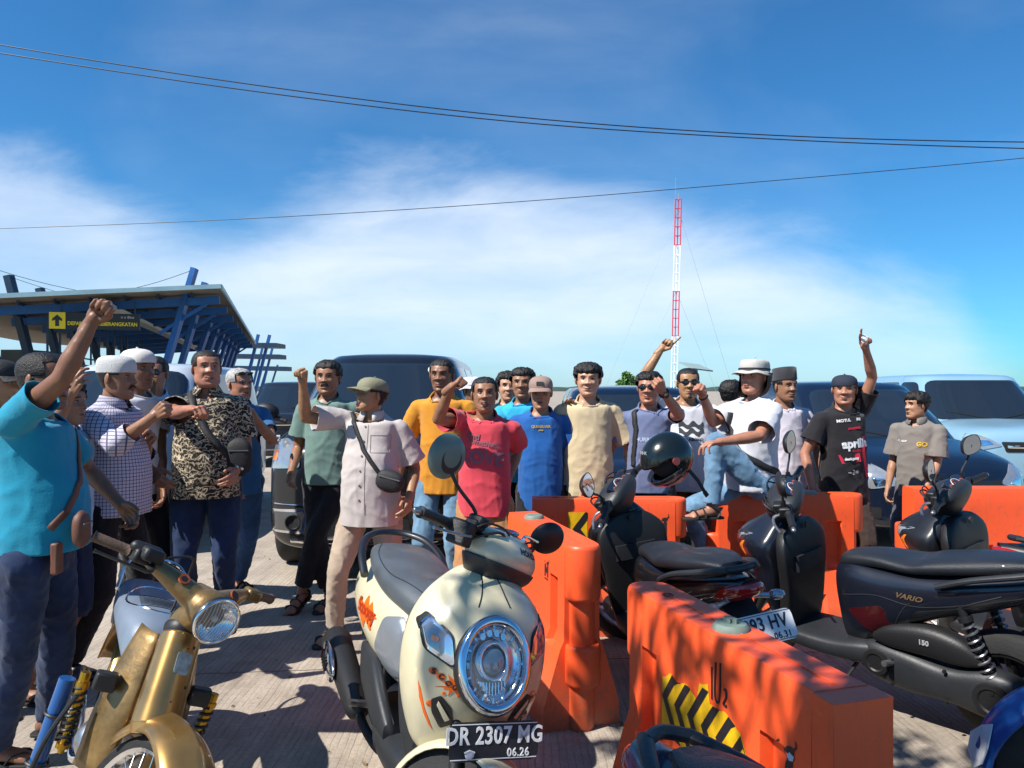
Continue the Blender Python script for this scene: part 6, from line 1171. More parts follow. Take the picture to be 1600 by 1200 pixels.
        for sd_, (S_, E, T_, a, sg_, *_x) in J.items():
            k_ = .9 + .1 * gi; g.cap_(nb.lerp(S_, .38) - V((0, 0, .036)), S_, .054 * s + e * .4, .055 * s * k_ + e * .4)
            if sleeve <= 1: ext = S_.lerp(E, sleeve + .2); g.cap_(S_, ext, .055 * s * k_ + e * .4, .055 * s * k_ + e * (1.0 + .7 * (shirt_loose > .012)))
            else:
                g.cap_(S_, E, .060 * s * k_ + e * .6, .048 * s + e * .6); ext = E.lerp(T_, sleeve - 1 + .2); g.cap_(E, ext, .046 * s + e * .8, .040 * s + e)
        me = remesh(g, .0115 * s, 4, .5); folds(me, .0050 + .09 * e, 5.6, seed * 5.7)
        for sd_, (S_, E, T_, a, sg_, *_x) in J.items():
            if sleeve <= 1: cut(me, S_.lerp(E, sleeve), (E - S_).normalized(), .085 * s + e * 1.2, (S_.lerp(E, sleeve - .15), S_.lerp(E, sleeve + .3)))
            else: cut(me, E.lerp(T_, sleeve - 1), (T_ - E).normalized(), .085, (E.lerp(T_, sleeve - 1.15), E.lerp(T_, sleeve - .7)))
        if sit is None:
            bm_ = bmesh.new(); bm_.from_mesh(me); zc = hz
            fs = [f for f in bm_.faces if f.calc_center_median().z < zc + .12 and (f.calc_center_median() - V((0, 0, zc))).xy.length < .30 + belly]
            bad = [f for f in fs if min(((f.calc_center_median() - J[k][1]).length for k in J)) < .09 and sleeve < 1]
            fs = [f for f in fs if f not in set(bad)] if bad else fs
            vv = {q for f in fs for q in f.verts}; es = {e_ for f in fs for e_ in f.edges}; bmesh.ops.bisect_plane(bm_, geom=list(vv) + list(es) + fs, plane_co=(0, 0, zc), plane_no=(0, .0, -1), clear_outer=True); bm_.to_mesh(me); bm_.free()
        ax = (hc - nb).normalized(); nk = nb + V((0, .0, .020 + nkz)); nn_ = (ax + V((0, .34, 0))).normalized(); cut(me, nk, nn_, .125 * s); biggest(me)
        if not collar:
            bq = bmesh.new(); bq.from_mesh(me); ring_ = [q.co.copy() for q in bq.verts if q.is_boundary and abs((q.co - nk).dot(nn_)) < .004 and (q.co - nk).length < .13]; bq.free()
            if len(ring_) > 12:
                c_ = sum(ring_, V()) / len(ring_); ux, uy, _z = frame(nn_); ring_.sort(key=lambda q: math.atan2((q - c_).dot(uy), (q - c_).dot(ux))); ring_ = ring_[::2]; gb = G(); gb.tube(ring_ + [ring_[0]], .0055, 8, flat=1.6); NECKB = gb
                NECKB.build('neckband', shirt, root)
        sh_o = mesh_obj('shirt', me, shirt, root); q = sh_o.modifiers.new('s', 'SOLIDIFY'); q.thickness = .0035; q.offset = -1
        if collar:
            g = G(); rows = []
            for k in range(25):
                t = -pi * .5 + .32 + (2 * pi - .64) * k / 24 + pi; c_, s2 = cos(t), sin(t)   # gap at the front
                t = pi / 2 + .30 + (2 * pi - .6) * k / 24; c_, s2 = cos(t), sin(t); fr = .5 + .5 * s2
                base = nb + V((c_ * .064 * s, s2 * .062 * s + .008, .030 - .028 * fr)); fold_ = nb + V((c_ * .070 * s, s2 * .068 * s + .008, .052 - .020 * fr)); out_ = nb + V((c_ * (.088 + .014 * fr) * s, s2 * (.086 + .02 * fr) * s + .008, .018 - .040 * fr))
                rows.append([base, fold_, out_])
            g.grid(rows); g.build('collar', shirt, root, solid=.003)
    # ---- hair and hats
    if hair:
        g = hair_geo(hair, wide, seed); g.v = [HT @ q for q in g.v]
        if hat:
            lim = {'kufi': .03, 'cap': .035, 'backcap': .035, 'peci': .052, 'bucket': .03, 'cap_black': .03}[hat[0]]; inv = HT.inverted(); ok = [ (inv @ q).z < lim for q in g.v]
            g.f = [f for f in g.f if all(ok[i] for i in f)]; g.m = [0] * len(g.f)
        if g.f: g.build('hair', hm, root, smooth=180)
    if hat: make_hat(root, HT, wide, *hat)
    if shades: make_shades(root, HT, wide, shades)
    # ---- footwear
    if legs and footwear:
        for sd_, (hp_, kn, A, f, sg_) in K.items():
            if f.get('hide'): continue
            fd = V(f.get('dir', (sg_ * .22, 1, 0))).normalized(); fs_ = V((fd.y, -fd.x, 0)); pt = f.get('pitch', 0); Fd = V((fd.x, fd.y, math.tan(R(pt)))).normalized(); up = fs_.cross(Fd).normalized(); up = up if up.z > 0 else -up
            b0 = A - V((0, 0, .028)); MM = Mx(((fs_.x, Fd.x, up.x, b0.x), (fs_.y, Fd.y, up.y, b0.y), (fs_.z, Fd.z, up.z, b0.z), (0, 0, 0, 1)))
            FW(root, MM, footwear, s)
    PEOPLE[label] = (root, J, K, HT, body, sh_o)
    return root, J, K, HT, body, sh_o, loc
SOLE = mat('sandal_sole', (.018, .016, .015), .75, var=.3, vs_=20); STRAP = mat('sandal_strap', (.014, .013, .013), .6); SHOE = mat('black_leather', (.012, .011, .011), .28, coat=.3)
def FW(root, MM, kind, s):
    ol = [(.0, -.078), (.032, -.070), (.040, -.03), (.036, .03), (.048, .10), (.044, .16), (.018, .198), (-.018, .198), (-.044, .16), (-.048, .10), (-.036, .03), (-.040, -.03), (-.032, -.070)]
    ol = [(a, b) for a, b in cr(ol + [ol[0]], 3)][:-1]
    if kind == 'shoe':
        g = G(); g.cap_((0, -.035, .0), (0, .05, .0), .043, .042); g.cap_((0, .03, -.004), (0, .155, -.016), .044, .036); g.cap_((0, .1, -.01), (0, .20, -.022), .040, .027); g.cap_((0, -.02, .0), (0, -.01, .06), .043, .043)
        me = remesh(g, .009, 3); me.transform(MM); o = mesh_obj('shoe', me, SHOE, root); g = G(); g.prism([(a * .98, b * 1.05) for a, b in ol], -.048, -.034, MM); g.build('shoe_sole', SOLE, root, smooth=30); return
    g = G(); g.prism(ol, -.0475, -.034, MM); so_ = g.build('sandal', SOLE, root, smooth=40, bevel=.002); g = G(); g.M = MM
    def strap(pts, w=.008): g.tube(pts, w, 8, flat=.28)
    if kind == 'flip':
        for sg_ in (-1, 1): strap([(sg_ * .044, .055, -.034), (sg_ * .036, .075, -.004), (sg_ * .014, .115, .006), (-.008, .15, -.016), (-.010, .158, -.034)], .010)
    else:
        for y_ in (.065, .12): strap([(-.047, y_, -.036), (-.042, y_, -.008), (-.02, y_, .012 - (y_ - .06) * .2), (.02, y_, .012 - (y_ - .06) * .2), (.042, y_, -.008), (.047, y_, -.036)], .013)
        strap([(-.042, -.02, -.03), (-.040, -.045, .01), (0, -.072, .018), (.040, -.045, .01), (.042, -.02, -.03)], .010); strap([(0, .02, .034), (0, .07, .016), (0, .12, .004)], .009); strap([(-.042, -.03, .005), (-.03, .012, .030), (.03, .012, .030), (.042, -.03, .005)], .010)
    g.build('sandal_strap', STRAP, so_)
HATM = {}
def ring_at(z, off, wide, n=48, taper=1.0, dz=0):
    return [(lambda p: V((p.x * taper, p.y * taper, z + dz)))(head_pt(z, 2 * pi * j / n, off, False, wide)) for j in range(n)]
def make_hat(root, HT, wide, kind, m, m2=None):
    g = G(); g.M = HT
    if kind == 'kufi':
        rings = [[V((q.x, q.y - .0, z2)) for q in ring_at(zb_, o_, wide)] for zb_, o_, z2 in ((.036, .003, .034), (.036, .009, .034), (.045, .011, .055), (.055, .011, .078), (.062, .008, .098), (.075, .003, .114), (.09, -.002, .124), (.108, -.006, .130))]; g.loft(rings, (False, True)); g.build('knitted_cap', m, root, smooth=60); return
    if kind == 'peci':
        rings = [[V((q.x, q.y - .006, z2 + q.y * .12)) for q in ring_at(.056, o_, wide)] for o_, z2 in ((.002, .055), (.011, .052), (.012, .058), (.009, .10), (.005, .148), (.001, .153))] + [[V((q.x * k, q.y * k - .006, .150 - .004 * (1 - k) + q.y * .12 * k)) for q in ring_at(.056, 0, wide)] for k in (.75, .4, .05)]; g.loft(rings, (False, True)); g.build('songkok_cap', m, root, smooth=45); return
    th = .010
    if kind in ('cap', 'backcap', 'bucket'):
        rings = []
        for z_, z2, o_ in ((.038, .040, .004), (.038, .038, .011), (.045, .050, .012), (.058, .066, .013), (.070, .082, .012), (.082, .097, .011), (.098, .113, .009), (.110, .122, .007), (.1175, .127, .005)):
            rings.append([V((q.x, q.y, ({.040: .040, .038: .038, .052: .052, .050: .055, .066: .080, .082: .098, .097: .108, .113: .114, .122: .117, .127: .118}.get(z2, z2) + .004 * NZ.noise(V((q.x * 30, q.y * 30, z2 * 20))) if kind == 'bucket' else z2) + (.004 * q.y / .09))) for q in ring_at(z_, o_ + (.002 if kind == 'bucket' else 0), wide)])
        g.loft(rings, (False, True)); g.ell((0, -.008, .1315), (.008, .008, .004), 10); o = g.build('cap', m, root, smooth=60)
        g = G(); g.M = HT; q = HT.to_3x3()
        if kind == 'bucket':
            rows = []
            for i in range(5):
                t = i / 4; rows.append([])
                for k_ in range(49):
                    p = ring_at(.04, .014, wide, 48)[k_ % 48]; fr = max(0, min(1, (p.y + .03) / .11)); ex = (.016 + .036 * fr) * t; n_ = V((p.x, p.y + .003, 0)).normalized(); rows[-1].append(V((p.x + n_.x * ex, p.y + n_.y * ex, .042 - (.020 + .014 * (1 - fr)) * t ** 1.2 + .004 * sin(k_ * .8))))
            g.grid(rows); g.build('brim', m, root, solid=.003); g = G(); g.M = HT
            for z2 in (.046,): g.loft([[V((p.x, p.y, z2 + k)) for p in ring_at(.04, o_, wide)] for o_, k in ((.012, 0), (.0185, .001), (.0185, .012), (.012, .014))], (False, False))
            g.build('hat_band', m2 or SHOE, root)
        else:
            sg_ = 1 if kind == 'cap' else -1; rows = []
            for i in range(7):
                t = i / 6; rows.append([])
                for j in range(17):
                    a = pi / 2 + (j - 8) / 8 * 1.12; p = head_pt(.04, a, .011, False, wide); e_ = .072 * (1 - ((j - 8) / 8) ** 2 * .55) * t
                    rows[-1].append(V((p.x * (1 + .12 * t), sg_ * (p.y - (0 if sg_ > 0 else -.0)) + sg_ * e_ - (.010 if sg_ < 0 else 0), .046 - .020 * t - .014 * ((j - 8) / 8) ** 2 * (0.3 + t))))
            g.grid(rows); g.build('visor', m2 or m, root, solid=.003)
    if kind == 'cap_black': pass
def make_shades(root, HT, wide, kind):
    m = mat('shades_black', (.008, .008, .010), .08, coat=.6); g = G(); g.M = HT
    z0 = .012 if kind != 'up' else .082; y0 = .094 if kind != 'up' else .083
    for s_ in (-1, 1):
        rot = Mx.Rotation(-s_ * R(16), 3, 'Z') @ (Mx.Rotation(R(-45), 3, 'X') if kind == 'up' else Mx.Identity(3))
        g.ell((s_ * .034, y0 - .002, z0), (.029, .0045, .0185), 16, rot=rot); g.tube([(s_ * .058, y0 - .018, z0 + .006), (s_ * .079 * wide, .03, z0 + .004 - (.03 if kind == 'up' else 0)), (s_ * .080 * wide, -.010, z0 + .002 - (.035 if kind == 'up' else 0))], .0028, 6)
    g.tube([(-.014, y0 + .005, z0 + .008), (0, y0 + .010, z0 + .009), (.014, y0 + .005, z0 + .008)], .003, 6); g.build('sunglasses', m, root)
def strap_on(sh_o, root, pts, w, m, name='bag_strap', off=.006, center=None, n=24):
    """a band over the shirt: points (local) are drawn onto the cloth from outside"""
    bv = bvh_of(sh_o); out = []; P = [V(p) for p in cr(pts, 6)]; nr = []
    for p in P:
        h = bv.find_nearest(p)
        if h[0]: out.append(h[0] + h[1] * off); nr.append(h[1])
    g = G(); rows = []
    for i, p in enumerate(out):
        d = (out[min(i + 1, len(out) - 1)] - out[max(0, i - 1)]).normalized(); sd_ = d.cross(nr[i]).normalized(); rows.append([p - sd_ * w / 2, p + nr[i] * .002, p + sd_ * w / 2])
    g.grid(rows); return g.build(name, m, root, solid=.003, fix=False)
def print_on(sh_o, root, items, m, origin, name='shirt_print', off=.005, xdir=(-1, 0, 0), ydir=(0, 0, 1)):
    """items: (text, size, dx, dy, rot, bold) laid on the chest"""
    bv = bvh_of(sh_o); g = G()
    for it in items:
        if isinstance(it[0], str): vs, fs = text_mesh(it[0], it[1], 0, it[5] if len(it) > 5 else 0); c, s_ = cos(R(it[4])), sin(R(it[4])); vs = [V((v.x * c - v.y * s_ + it[2], v.x * s_ + v.y * c + it[3])).to_3d() for v in vs]
        else: vs = [V((x, y, 0)) for x, y in it]; fs = [tuple(range(len(vs)))]
        g.add(drape([(v.x, v.y) for v in vs], bv, origin, xdir, ydir, off), fs)
    return g.build(name, m, root, smooth=0, fix=False)
def patt(name, base, kind):
    m = mat('cloth_' + name, hx(base), .85, bump=.25, bs=45, sheen=.15, spec=.25); t = m.node_tree; b = t.nodes['Principled BSDF']; co = N(t, 'ShaderNodeTexCoord'); L = t.links.new
    s = N(t, 'ShaderNodeSeparateXYZ'); L(co.outputs['Object'], s.inputs[0]); mx = N(t, 'ShaderNodeMix', data_type='RGBA')
    if kind == 'check':
        def line(sock, f, wd):
            q = N(t, 'ShaderNodeMath', operation='FRACT'); L(math_(t, 'MULTIPLY', sock, f), q.inputs[0]); return math_(t, 'LESS_THAN', q.outputs[0], wd)
        ax_ = math_(t, 'MULTIPLY', math_(t, 'ARCTAN2', s.outputs[1], s.outputs[0]), .19)
        L(math_(t, 'MULTIPLY', math_(t, 'ADD', line(ax_, 55, .2), line(s.outputs[2], 55, .2), True), .85), mx.inputs[0]); mx.inputs[6].default_value = (*hx('#9a94a8'), 1); mx.inputs[7].default_value = (*hx('#e4e2ea'), 1)
        mx.inputs[6].default_value = (*hx('#a8a4b6'), 1); mx2 = N(t, 'ShaderNodeMix', data_type='RGBA'); L(math_(t, 'ADD', line(ax_, 55, .2), line(s.outputs[2], 55, .2), True), mx2.inputs[0]); mx2.inputs[6].default_value = (*hx('#b9b6c6'), 1); mx2.inputs[7].default_value = (*hx('#55506e'), 1); L(mx2.outputs[2], b.inputs['Base Color']); return m
    n = N(t, 'ShaderNodeTexNoise', ins={'Scale': 19, 'Detail': 3, 'Roughness': .5, 'Distortion': 2.8}); L(co.outputs['Object'], n.inputs[0])
    v_ = N(t, 'ShaderNodeTexVoronoi', ins={'Scale': 17}); L(co.outputs['Object'], v_.inputs[0]); wv = N(t, 'ShaderNodeTexWave', wave_type='RINGS', ins={'Scale': 9, 'Distortion': 11, 'Detail': 2, 'Detail Scale': 2.2}); L(co.outputs['Object'], wv.inputs[0])
    f = math_(t, 'MAXIMUM', ramp(t, n.outputs[0], [(.55, 0), (.565, 1), (.60, 1), (.615, 0)]), ramp(t, wv.outputs['Fac'], [(.85, 0), (.90, 1)]))
    f = math_(t, 'MAXIMUM', f, ramp(t, v_.outputs[0], [(.10, 1), (.16, 0)]))
    L(f, mx.inputs[0]); mx.inputs[6].default_value = (*hx('#26211f'), 1); mx.inputs[7].default_value = (*hx('#b8a88e'), 1); L(mx.outputs[2], b.inputs['Base Color']); return m
JE = cloth('jeans_dark', '#1d2d4c', var=.3, vs_=9); JL = cloth('jeans_light', '#63849f', var=.3, vs_=10); BT = cloth('black_trousers', '#17171b', var=.2); WHT = cloth('white', '#c0c0c6', var=.04)
BLKB = mat('black_nylon', (.012, .012, .014), .7, bump=.3, bs=90); BRB = mat('brown_leather', (.13, .05, .03), .6, var=.3)
def P(px, d, top, face, label, cap_h=0.0, **k):
    zt = CH + (HY - top) / FP * d; X = (px - 800) / FP * d
    k.setdefault('H', 1.70 * zt / (1.748 + cap_h)); k.setdefault('seed', px % 97 + .3)
    return person((X, d), face, label, **k)
def arm(px, py, d, hint, pose='fist', **k): return dict(t=at(px, py, d), hint=hint, pose=pose, **k)
def bag_at(root, c, size, name='bag', m=None, rot=0):
    g = G(); a, b_, c_ = size; rings = []
    for k in range(9):
        t = -1 + k / 4; w = (1 - abs(t) ** 3.2) ** .5 if abs(t) < 1 else .12; rings.append([V((u_ * 1.0, v_, t * c_)) for u_, v_ in se(a * max(w, .25), b_ * max(w, .25), 20, 2.8)])
    g.M = Mx.Translation(c) @ Mx.Rotation(rot, 4, 'Y'); g.loft(rings); o = g.build(name, m or BLKB, root, smooth=60); g = G(); g.M = Mx.Translation(c) @ Mx.Rotation(rot, 4, 'Y'); g.box((0, b_ * .98, c_ * .35), (a * 1.5, .006, .006)); g.build('zip', mat('zip_grey', (.12, .12, .12), .4), o, smooth=0); return o
# ---- far left
P(-12, 3.65, 556, 5, 'man in black cap cut off by the left edge of the photo', skin=1, shirt=BT, pants=BT, hat=('cap', BLKB), legs=True)
tealm = P(58, 3.02, 541, 4, 'man in teal T-shirt raising his fist, nearest on the left', skin=1, girth=1.06, belly=.03, shirt=cloth('teal', '#12829f'), pants=JE, hair='crop', shades=True, hem=.93, shirt_loose=.015, footwear='flip', head=(-8, 0),
    arms={'R': arm(144, 502, 2.84, (.35, -.15, -1), palm=(1, .3, 0), bend=(.10, .25, 0)), 'L': dict(l=(-.34, .17, 1.02), hint=(-1, -.6, 0), pose='relax')},
    feet={'R': dict(t=(-2.08, 3.10, .078), dir=(.05, 1, 0)), 'L': dict(t=(-2.02, 3.36, .078), dir=(.1, 1, 0))}, cuff=.03)
root, J, K, HT, body, sh, loc = tealm
strap_on(sh, root, [(-.15, .10, 1.38), (-.03, .2, 1.22), (.09, .22, 1.10), (.17, .14, 1.0)], .028, BRB); bag_at(root, (.10, .215, .99), (.045, .025, .07), 'shoulder_bag', BRB)
g = G(); g.box((.12, .135, .885), (.05, .03, .12)); g.build('belt_pouch', BRB, root, bevel=.008)
P(98, 3.85, 590, -5, 'man mostly hidden behind the teal shirt man, his bent bare elbow showing', skin=1, shirt=cloth('pale_blue', '#9fb9cf'), pants=JE, shorts=True, footwear='flip', hair='thick',
    arms={'R': arm(108, 618, 3.5, (1, .5, -.6), 'relax', palm=(-.5, 0, 0))}, feet={'R': dict(t=(-2.36, 3.72, .078), dir=(.0, 1, 0)), 'L': dict(t=(-2.40, 3.98, .078))})
# ---- left group
chk = P(176, 4.2, 546, -4, 'man in white knitted cap and checked shirt holding out his fist', cap_h=.02, skin=1, girth=1.1, belly=.03, shirt=patt('checked', '#9a94a8', 'check'), sleeve=1.45, collar=True, pants=BT, hat=('kufi', mat('knit_white', hx('#dcdcda'), .9, bump=1.2, bs=260, var=.05)), hair='crop', moust=True, wide=1.05, jaw=1.12,
    footwear='shoe', hem=.86, shirt_loose=.020, arms={'R': arm(238, 652, 3.85, (.5, .1, -1), palm=(-1, 0, -.2)), 'L': arm(232, 690, 4.3, (-.4, 0, -1), 'relax')}, feet={'R': dict(t=(-2.33, 4.02, .08), dir=(.15, 1, 0)), 'L': dict(t=(-2.25, 4.45, .08), dir=(-.1, 1, 0))})
P(211, 4.75, 541, -22, 'man in white shirt and red and white cap between the checked shirt and the sunglasses', skin=1, girth=1.05, shirt=WHT, pants=BT, hat=('backcap', mat('cap_white', hx('#cfc8c2'), .85, bump=.2), mat('cap_red', hx('#7c3b3a'), .85)), footwear='shoe',
    arms={'R': arm(243, 745, 4.35, (.9, -.3, -.5), 'relax'), 'L': arm(252, 770, 4.7, (-.6, -.5, -.5), 'relax')})
sg6 = P(243, 5.3, 553, -82, 'man in dark sunglasses and light blue shirt holding up a wooden stick', skin=0, shirt=cloth('light_blue', '#8fb8dc'), pants=BT, shades=True, hair='short',
    arms={'R': arm(231, 668, 4.95, (.6, -.1, -1), 'grip', palm=(-.2, -1, 0))})
g = G(); p_ = at(239, 612, 4.9); g.box((0, 0, 0), (.032, .02, .17), rz=.3, ry=.12); o = g.build('wooden_stick', mat('stick_wood', hx('#8a6236'), .6, var=.3, vs_=30), bevel=.003); o.location = p_; tag(o, 'short brown wooden stick held up beside the knitted cap man', 'stick')
bat = P(324, 4.9, 542, -78, 'stout man in brown floral batik shirt with black bag strap', skin=1, girth=1.22, belly=.055, shirt=patt('batik', '#26211f', 'batik'), collar=True, pants=JE, hair='crop', wide=1.06, jaw=1.15, head=(22, 4), hem=.83, shirt_loose=.024, sleeve=.72,
    arms={'R': arm(298, 640, 4.42, (.9, -.5, -.4), 'grip', palm=(0, -.3, -1), bend=(-.5, .2, 0)), 'L': arm(369, 735, 4.75, (-.2, -1, 0), 'relax')})
root, J, K, HT, body, sh, loc = bat
strap_on(sh, root, [(.10, .05, 1.56), (.04, .19, 1.40), (-.08, .25, 1.22), (-.18, .20, 1.10)], .045, BLKB); bag_at(root, (-.215, .17, 1.10), (.08, .04, .12), 'crossbody_bag')
S_, E, T_, a, sg_, x, y, z = J['L']; g = G(); g.torus(T_ - y * .012, y, .030, .006, 24, 8, flat=1.8); g.ell(T_ - y * .012 - z * -.034, (.016, .016, .016), 10); g.build('wristwatch', mat('chrome_watch', (.7, .7, .72), .2, metal=1), root)
gry = P(373, 5.5, 571, -55, 'grey haired man in denim shirt with glasses on his head and open hand', skin=1, hair='grey', hairm=HAIRG, shades='up', shirt=cloth('denim', '#2f6290', var=.2), pants=cloth('jeans_mid', '#2f4f78', var=.3), head=(18, 0), hem=.80,
    arms={'L': arm(398, 652, 5.3, (-.7, -.6, -.6), 'open', palm=(0, 0, -1)), 'R': arm(362, 762, 5.2, (.2, -1, 0), 'relax')}, feet={'L': dict(t=at(373, 912, 5.75) + V((0, 0, .03))), 'R': dict(t=at(350, 905, 5.9) + V((0, 0, .02)))})
grn = P(514, 5.45, 560, -92, 'man in sage green T-shirt with moustache standing cross-legged by the van', skin=1, hair='curly', moust=True, wide=1.05, shirt=cloth('sage', '#657f78'), pants=cloth('black_jeans', '#1c1c20', var=.3, vs_=14), hem=.86, sleeve=.68, cuff=.13, girth=1.04, shirt_loose=.018,
    arms={'R': arm(455, 738, 5.3, (.2, -1, 0), 'relax'), 'L': dict(l=(-.1, -.2, .98), hint=(-1, -.6, 0), pose='relax')}, feet={'L': dict(t=V((at(474, 0, 5.35).x, 5.30, .12)), dir=(.3, 1, 0), pitch=-20, hint=(.2, 1, 0)), 'R': dict(t=V((at(512, 0, 5.3).x, 5.35, .078)))})
capm = P(582, 4.66, 584, -97, 'shouting man in olive cap and pale grey shirt with small black side bag', skin=0, girth=1.13, belly=.03, shirt=cloth('pale_grey', '#b5aca8', var=.05), collar=True, pants=cloth('khaki', '#a89684', var=.07), hair='thick', wide=1.03, hat=('cap', mat('cap_olive', hx('#7d7a63'), .85, bump=.3)), mouth=1, head=(-42, 10), hem=.775, sleeve=.80, shirt_loose=.024,
    arms={'R': arm(473, 598, 4.45, (.9, .2, -1), palm=(.2, 1, 0)), 'L': arm(640, 778, 4.55, (-.2, -1, 0), 'relax')}, feet={'R': dict(t=V((at(522, 0, 4.65).x, 4.66, .078)), dir=(.25, 1, 0)), 'L': dict(t=V((at(612, 0, 4.6).x, 4.75, .078)))}, cuff=.04)
root, J, K, HT, body, sh, loc = capm
strap_on(sh, root, [(.11, .02, 1.40), (.08, .12, 1.32), (.02, .17, 1.20), (-.06, .18, 1.08), (-.12, .17, 1.0)], .026, BLKB); bag_at(root, (-.155, .16, .985), (.085, .04, .065), 'crossbody_bag', rot=-.25)
bv = bvh_of(sh)
for k in range(6):
    h = bv.ray_cast(V((.005 + .003 * k, .6, 1.30 - .085 * k)), V((0, -1, 0)))
    if h[0]: g = G(); g.lathe([(.0, .004), (.006, .004), (.006, 0)], h[0], h[1], 10); g.build('button', mat('button', (.12, .10, .09), .4), sh)
pk = [(-.05, -.05), (.05, -.05), (.055, .05), (-.055, .05)]
g = G(); pp = []
for (a, b_) in zip(pk, pk[1:] + pk[:1]): pp += [V(a).to_3d().lerp(V(b_).to_3d(), t / 5) for t in range(5)]
g.tube(drape([(q.x, q.y) for q in pp + [pp[0]]], bv, (-.085, 0, 1.20), (-1, 0, 0), (0, 0, 1), .001), .0022, 4); g.tube(drape([(0.012, .02 * k - .5) for k in range(30)], bv, (0, 0, 1.29), (-1, 0, 0), (0, 0, 1), .001), .002, 4); g.build('stitching', cloth('stitch', '#8f8782'), root)
P(692, 5.35, 556, -100, 'man in mustard yellow T-shirt standing behind the coral shirt man', skin=1, hair='short', shirt=cloth('mustard', '#c58427'), pants=JL, hem=.80, sleeve=.70, shirt_loose=.018, arms={})
red = P(758, 4.65, 584, -94, 'shouting man in coral red T-shirt with faded lettering raising his fist', skin=1, hair='short', mouth=1, shirt=cloth('coral', '#c4414e', var=.06), pants=cloth('khaki_shorts', '#a9794f'), shorts=True, hem=.83, girth=1.04, head=(8, 6), shirt_loose=.020,
    arms={'R': arm(704, 606, 4.32, (.9, .5, -.9), 'fist', palm=(-1, .2, 0), bend=(-.65, 0, 0)), 'L': arm(793, 752, 4.75, (-.2, -1, 0), 'relax')})
root, J, K, HT, body, sh, loc = red
print_on(sh, root, [('find', .055, -.06, .085, -8, .001), ('something', .045, .0, .045, -10, .001), ('YOU', .026, .0, .012, -10, .001), ('LOVE', .105, -.005, -.045, -7, .004)], mat('print_grey', hx('#7d5560'), .9), (0, 0, 1.16))
P(739, 6.15, 584, -88, 'figure in white sun hat almost hidden behind the raised fist of the coral shirt man', skin=1, shirt=BT, pants=BT, hat=('bucket', WHT, WHT), hair='short', head=(40, 0))
P(793, 6.3, 579, -85, 'dark haired man peeping out between the coral shirt and light blue shirt men', skin=2, shirt=cloth('pale_green', '#8fa49a'), pants=BT, hair='thick')
P(817, 5.75, 571, -98, 'man in cyan shirt with backpack strap holding his fist at his chest', skin=1, shirt=cloth('cyan', '#2fa0c8'), pants=BT, hair='thick', arms={'R': arm(795, 662, 5.35, (.8, -.1, -1), 'fist', palm=(-1, 0, 0), bend=(-.3, 0, 0)), 'L': dict(l=(-.2, .1, .9), hint=(-1, -.5, 0), pose='relax')})
blu = P(845, 5.25, 584, -92, 'man in royal blue T-shirt and taupe cap', skin=0, shirt=cloth('royal', '#1c5699'), pants=BT, hair='short', hat=('cap', mat('cap_taupe', hx('#8d756b'), .85, bump=.3)), head=(-4, -4), hem=.76, sleeve=.75, shirt_loose=.022, arms={})
root, J, K, HT, body, sh, loc = blu
print_on(sh, root, [('QUIKSILVER', .024, 0, 0, 0, .001), ('~', .05, 0, -.022, 0, .002)], mat('print_gold', hx('#a9902c'), .8), (0, 0, 1.27))
g = G(); g.M = HT; g.M = HT @ plane_M((0, .098, .078), (-1, 0, 0), (0, -.25, 1)); g.box((0, 0, .0), (.05, .026, .006)); g.build('cap_badge', BLKB, root, smooth=0)
P(918, 5.3, 563, -87, 'young man in beige T-shirt with black hair and his hand on the blue shirt shoulder', skin=2, shirt=cloth('beige', '#c0af8d', var=.05), pants=cloth('dark_green', '#24271f'), hair='fringe', head=(-10, 0), hem=.80, sleeve=.80, girth=1.08, shirt_loose=.022,
    arms={'R': arm(884, 640, 5.36, (.5, -.3, -1), 'open', palm=(0, .3, -1), bend=(.1, .3, -.1))})
pur = P(1014, 5.30, 577, -96, 'man in faded purple T-shirt and sunglasses holding his fist to his forehead', skin=1, shirt=cloth('purple', '#636d8c', var=.12), pants=BT, hair='thick', shades=True, head=(-14, 0), girth=1.06,
    arms={'L': arm(1036, 612, 4.90, (-.9, .15, -1), 'fist', palm=(0, -1, 0))})
root, J, K, HT, body, sh, loc = pur
strap_on(sh, root, [(.11, .06, 1.42), (.12, .13, 1.3), (.13, .14, 1.15), (.14, .13, 1.0)], .035, BLKB, 'backpack_strap'); print_on(sh, root, [('HURRICANE', .036, 0, .02, 0, .001), ('CALIFORNIA', .026, 0, -.12, 0, 0), ('*', .11, 0, -.06, 0, 0)], mat('print_pale', hx('#aab4cc'), .9), (-.0, 0, 1.16))
S_, E, T_, a, sg_, x, y, z = J['L']; g = G(); g.torus(T_ - y * .015, y, .031, .006, 24, 8, flat=2); g.ell(T_ - y * .015 + z * .034, (.018, .018, .018), 10); g.build('wristwatch', BLKB, root)
wb = P(1074, 5.75, 571, -93, 'bearded man in white T-shirt with wave print pointing one finger at the sky', skin=0, shirt=WHT, pants=cloth('brown_shorts', '#6b4f3d'), shorts=True, hair='crop', shades=True, girth=1.2, belly=.04, goatee=True, wide=1.05, hem=.80, shirt_loose=.024,
    arms={'R': arm(1033, 546, 5.7, (.9, .1, -.6), 'point', palm=(.2, 1, 0), bend=(-.35, 0, 0))})
root, J, K, HT, body, sh, loc = wb
print_on(sh, root, [('BILLABONG', .030, 0, -.085, 0, .001), [(-.09 + .012 * k, .035 + .016 * sin(k * .9)) for k in range(16)] + [(.09 - .012 * k, .002 + .012 * sin((15 - k) * .9)) for k in range(16)], [(-.09 + .012 * k, -.015 + .016 * sin(k * .9 + 1)) for k in range(16)] + [(.09 - .012 * k, -.048 + .012 * sin((15 - k) * .9 + 1)) for k in range(16)]], mat('print_black', hx('#30363a'), .9), (0, 0, 1.24))
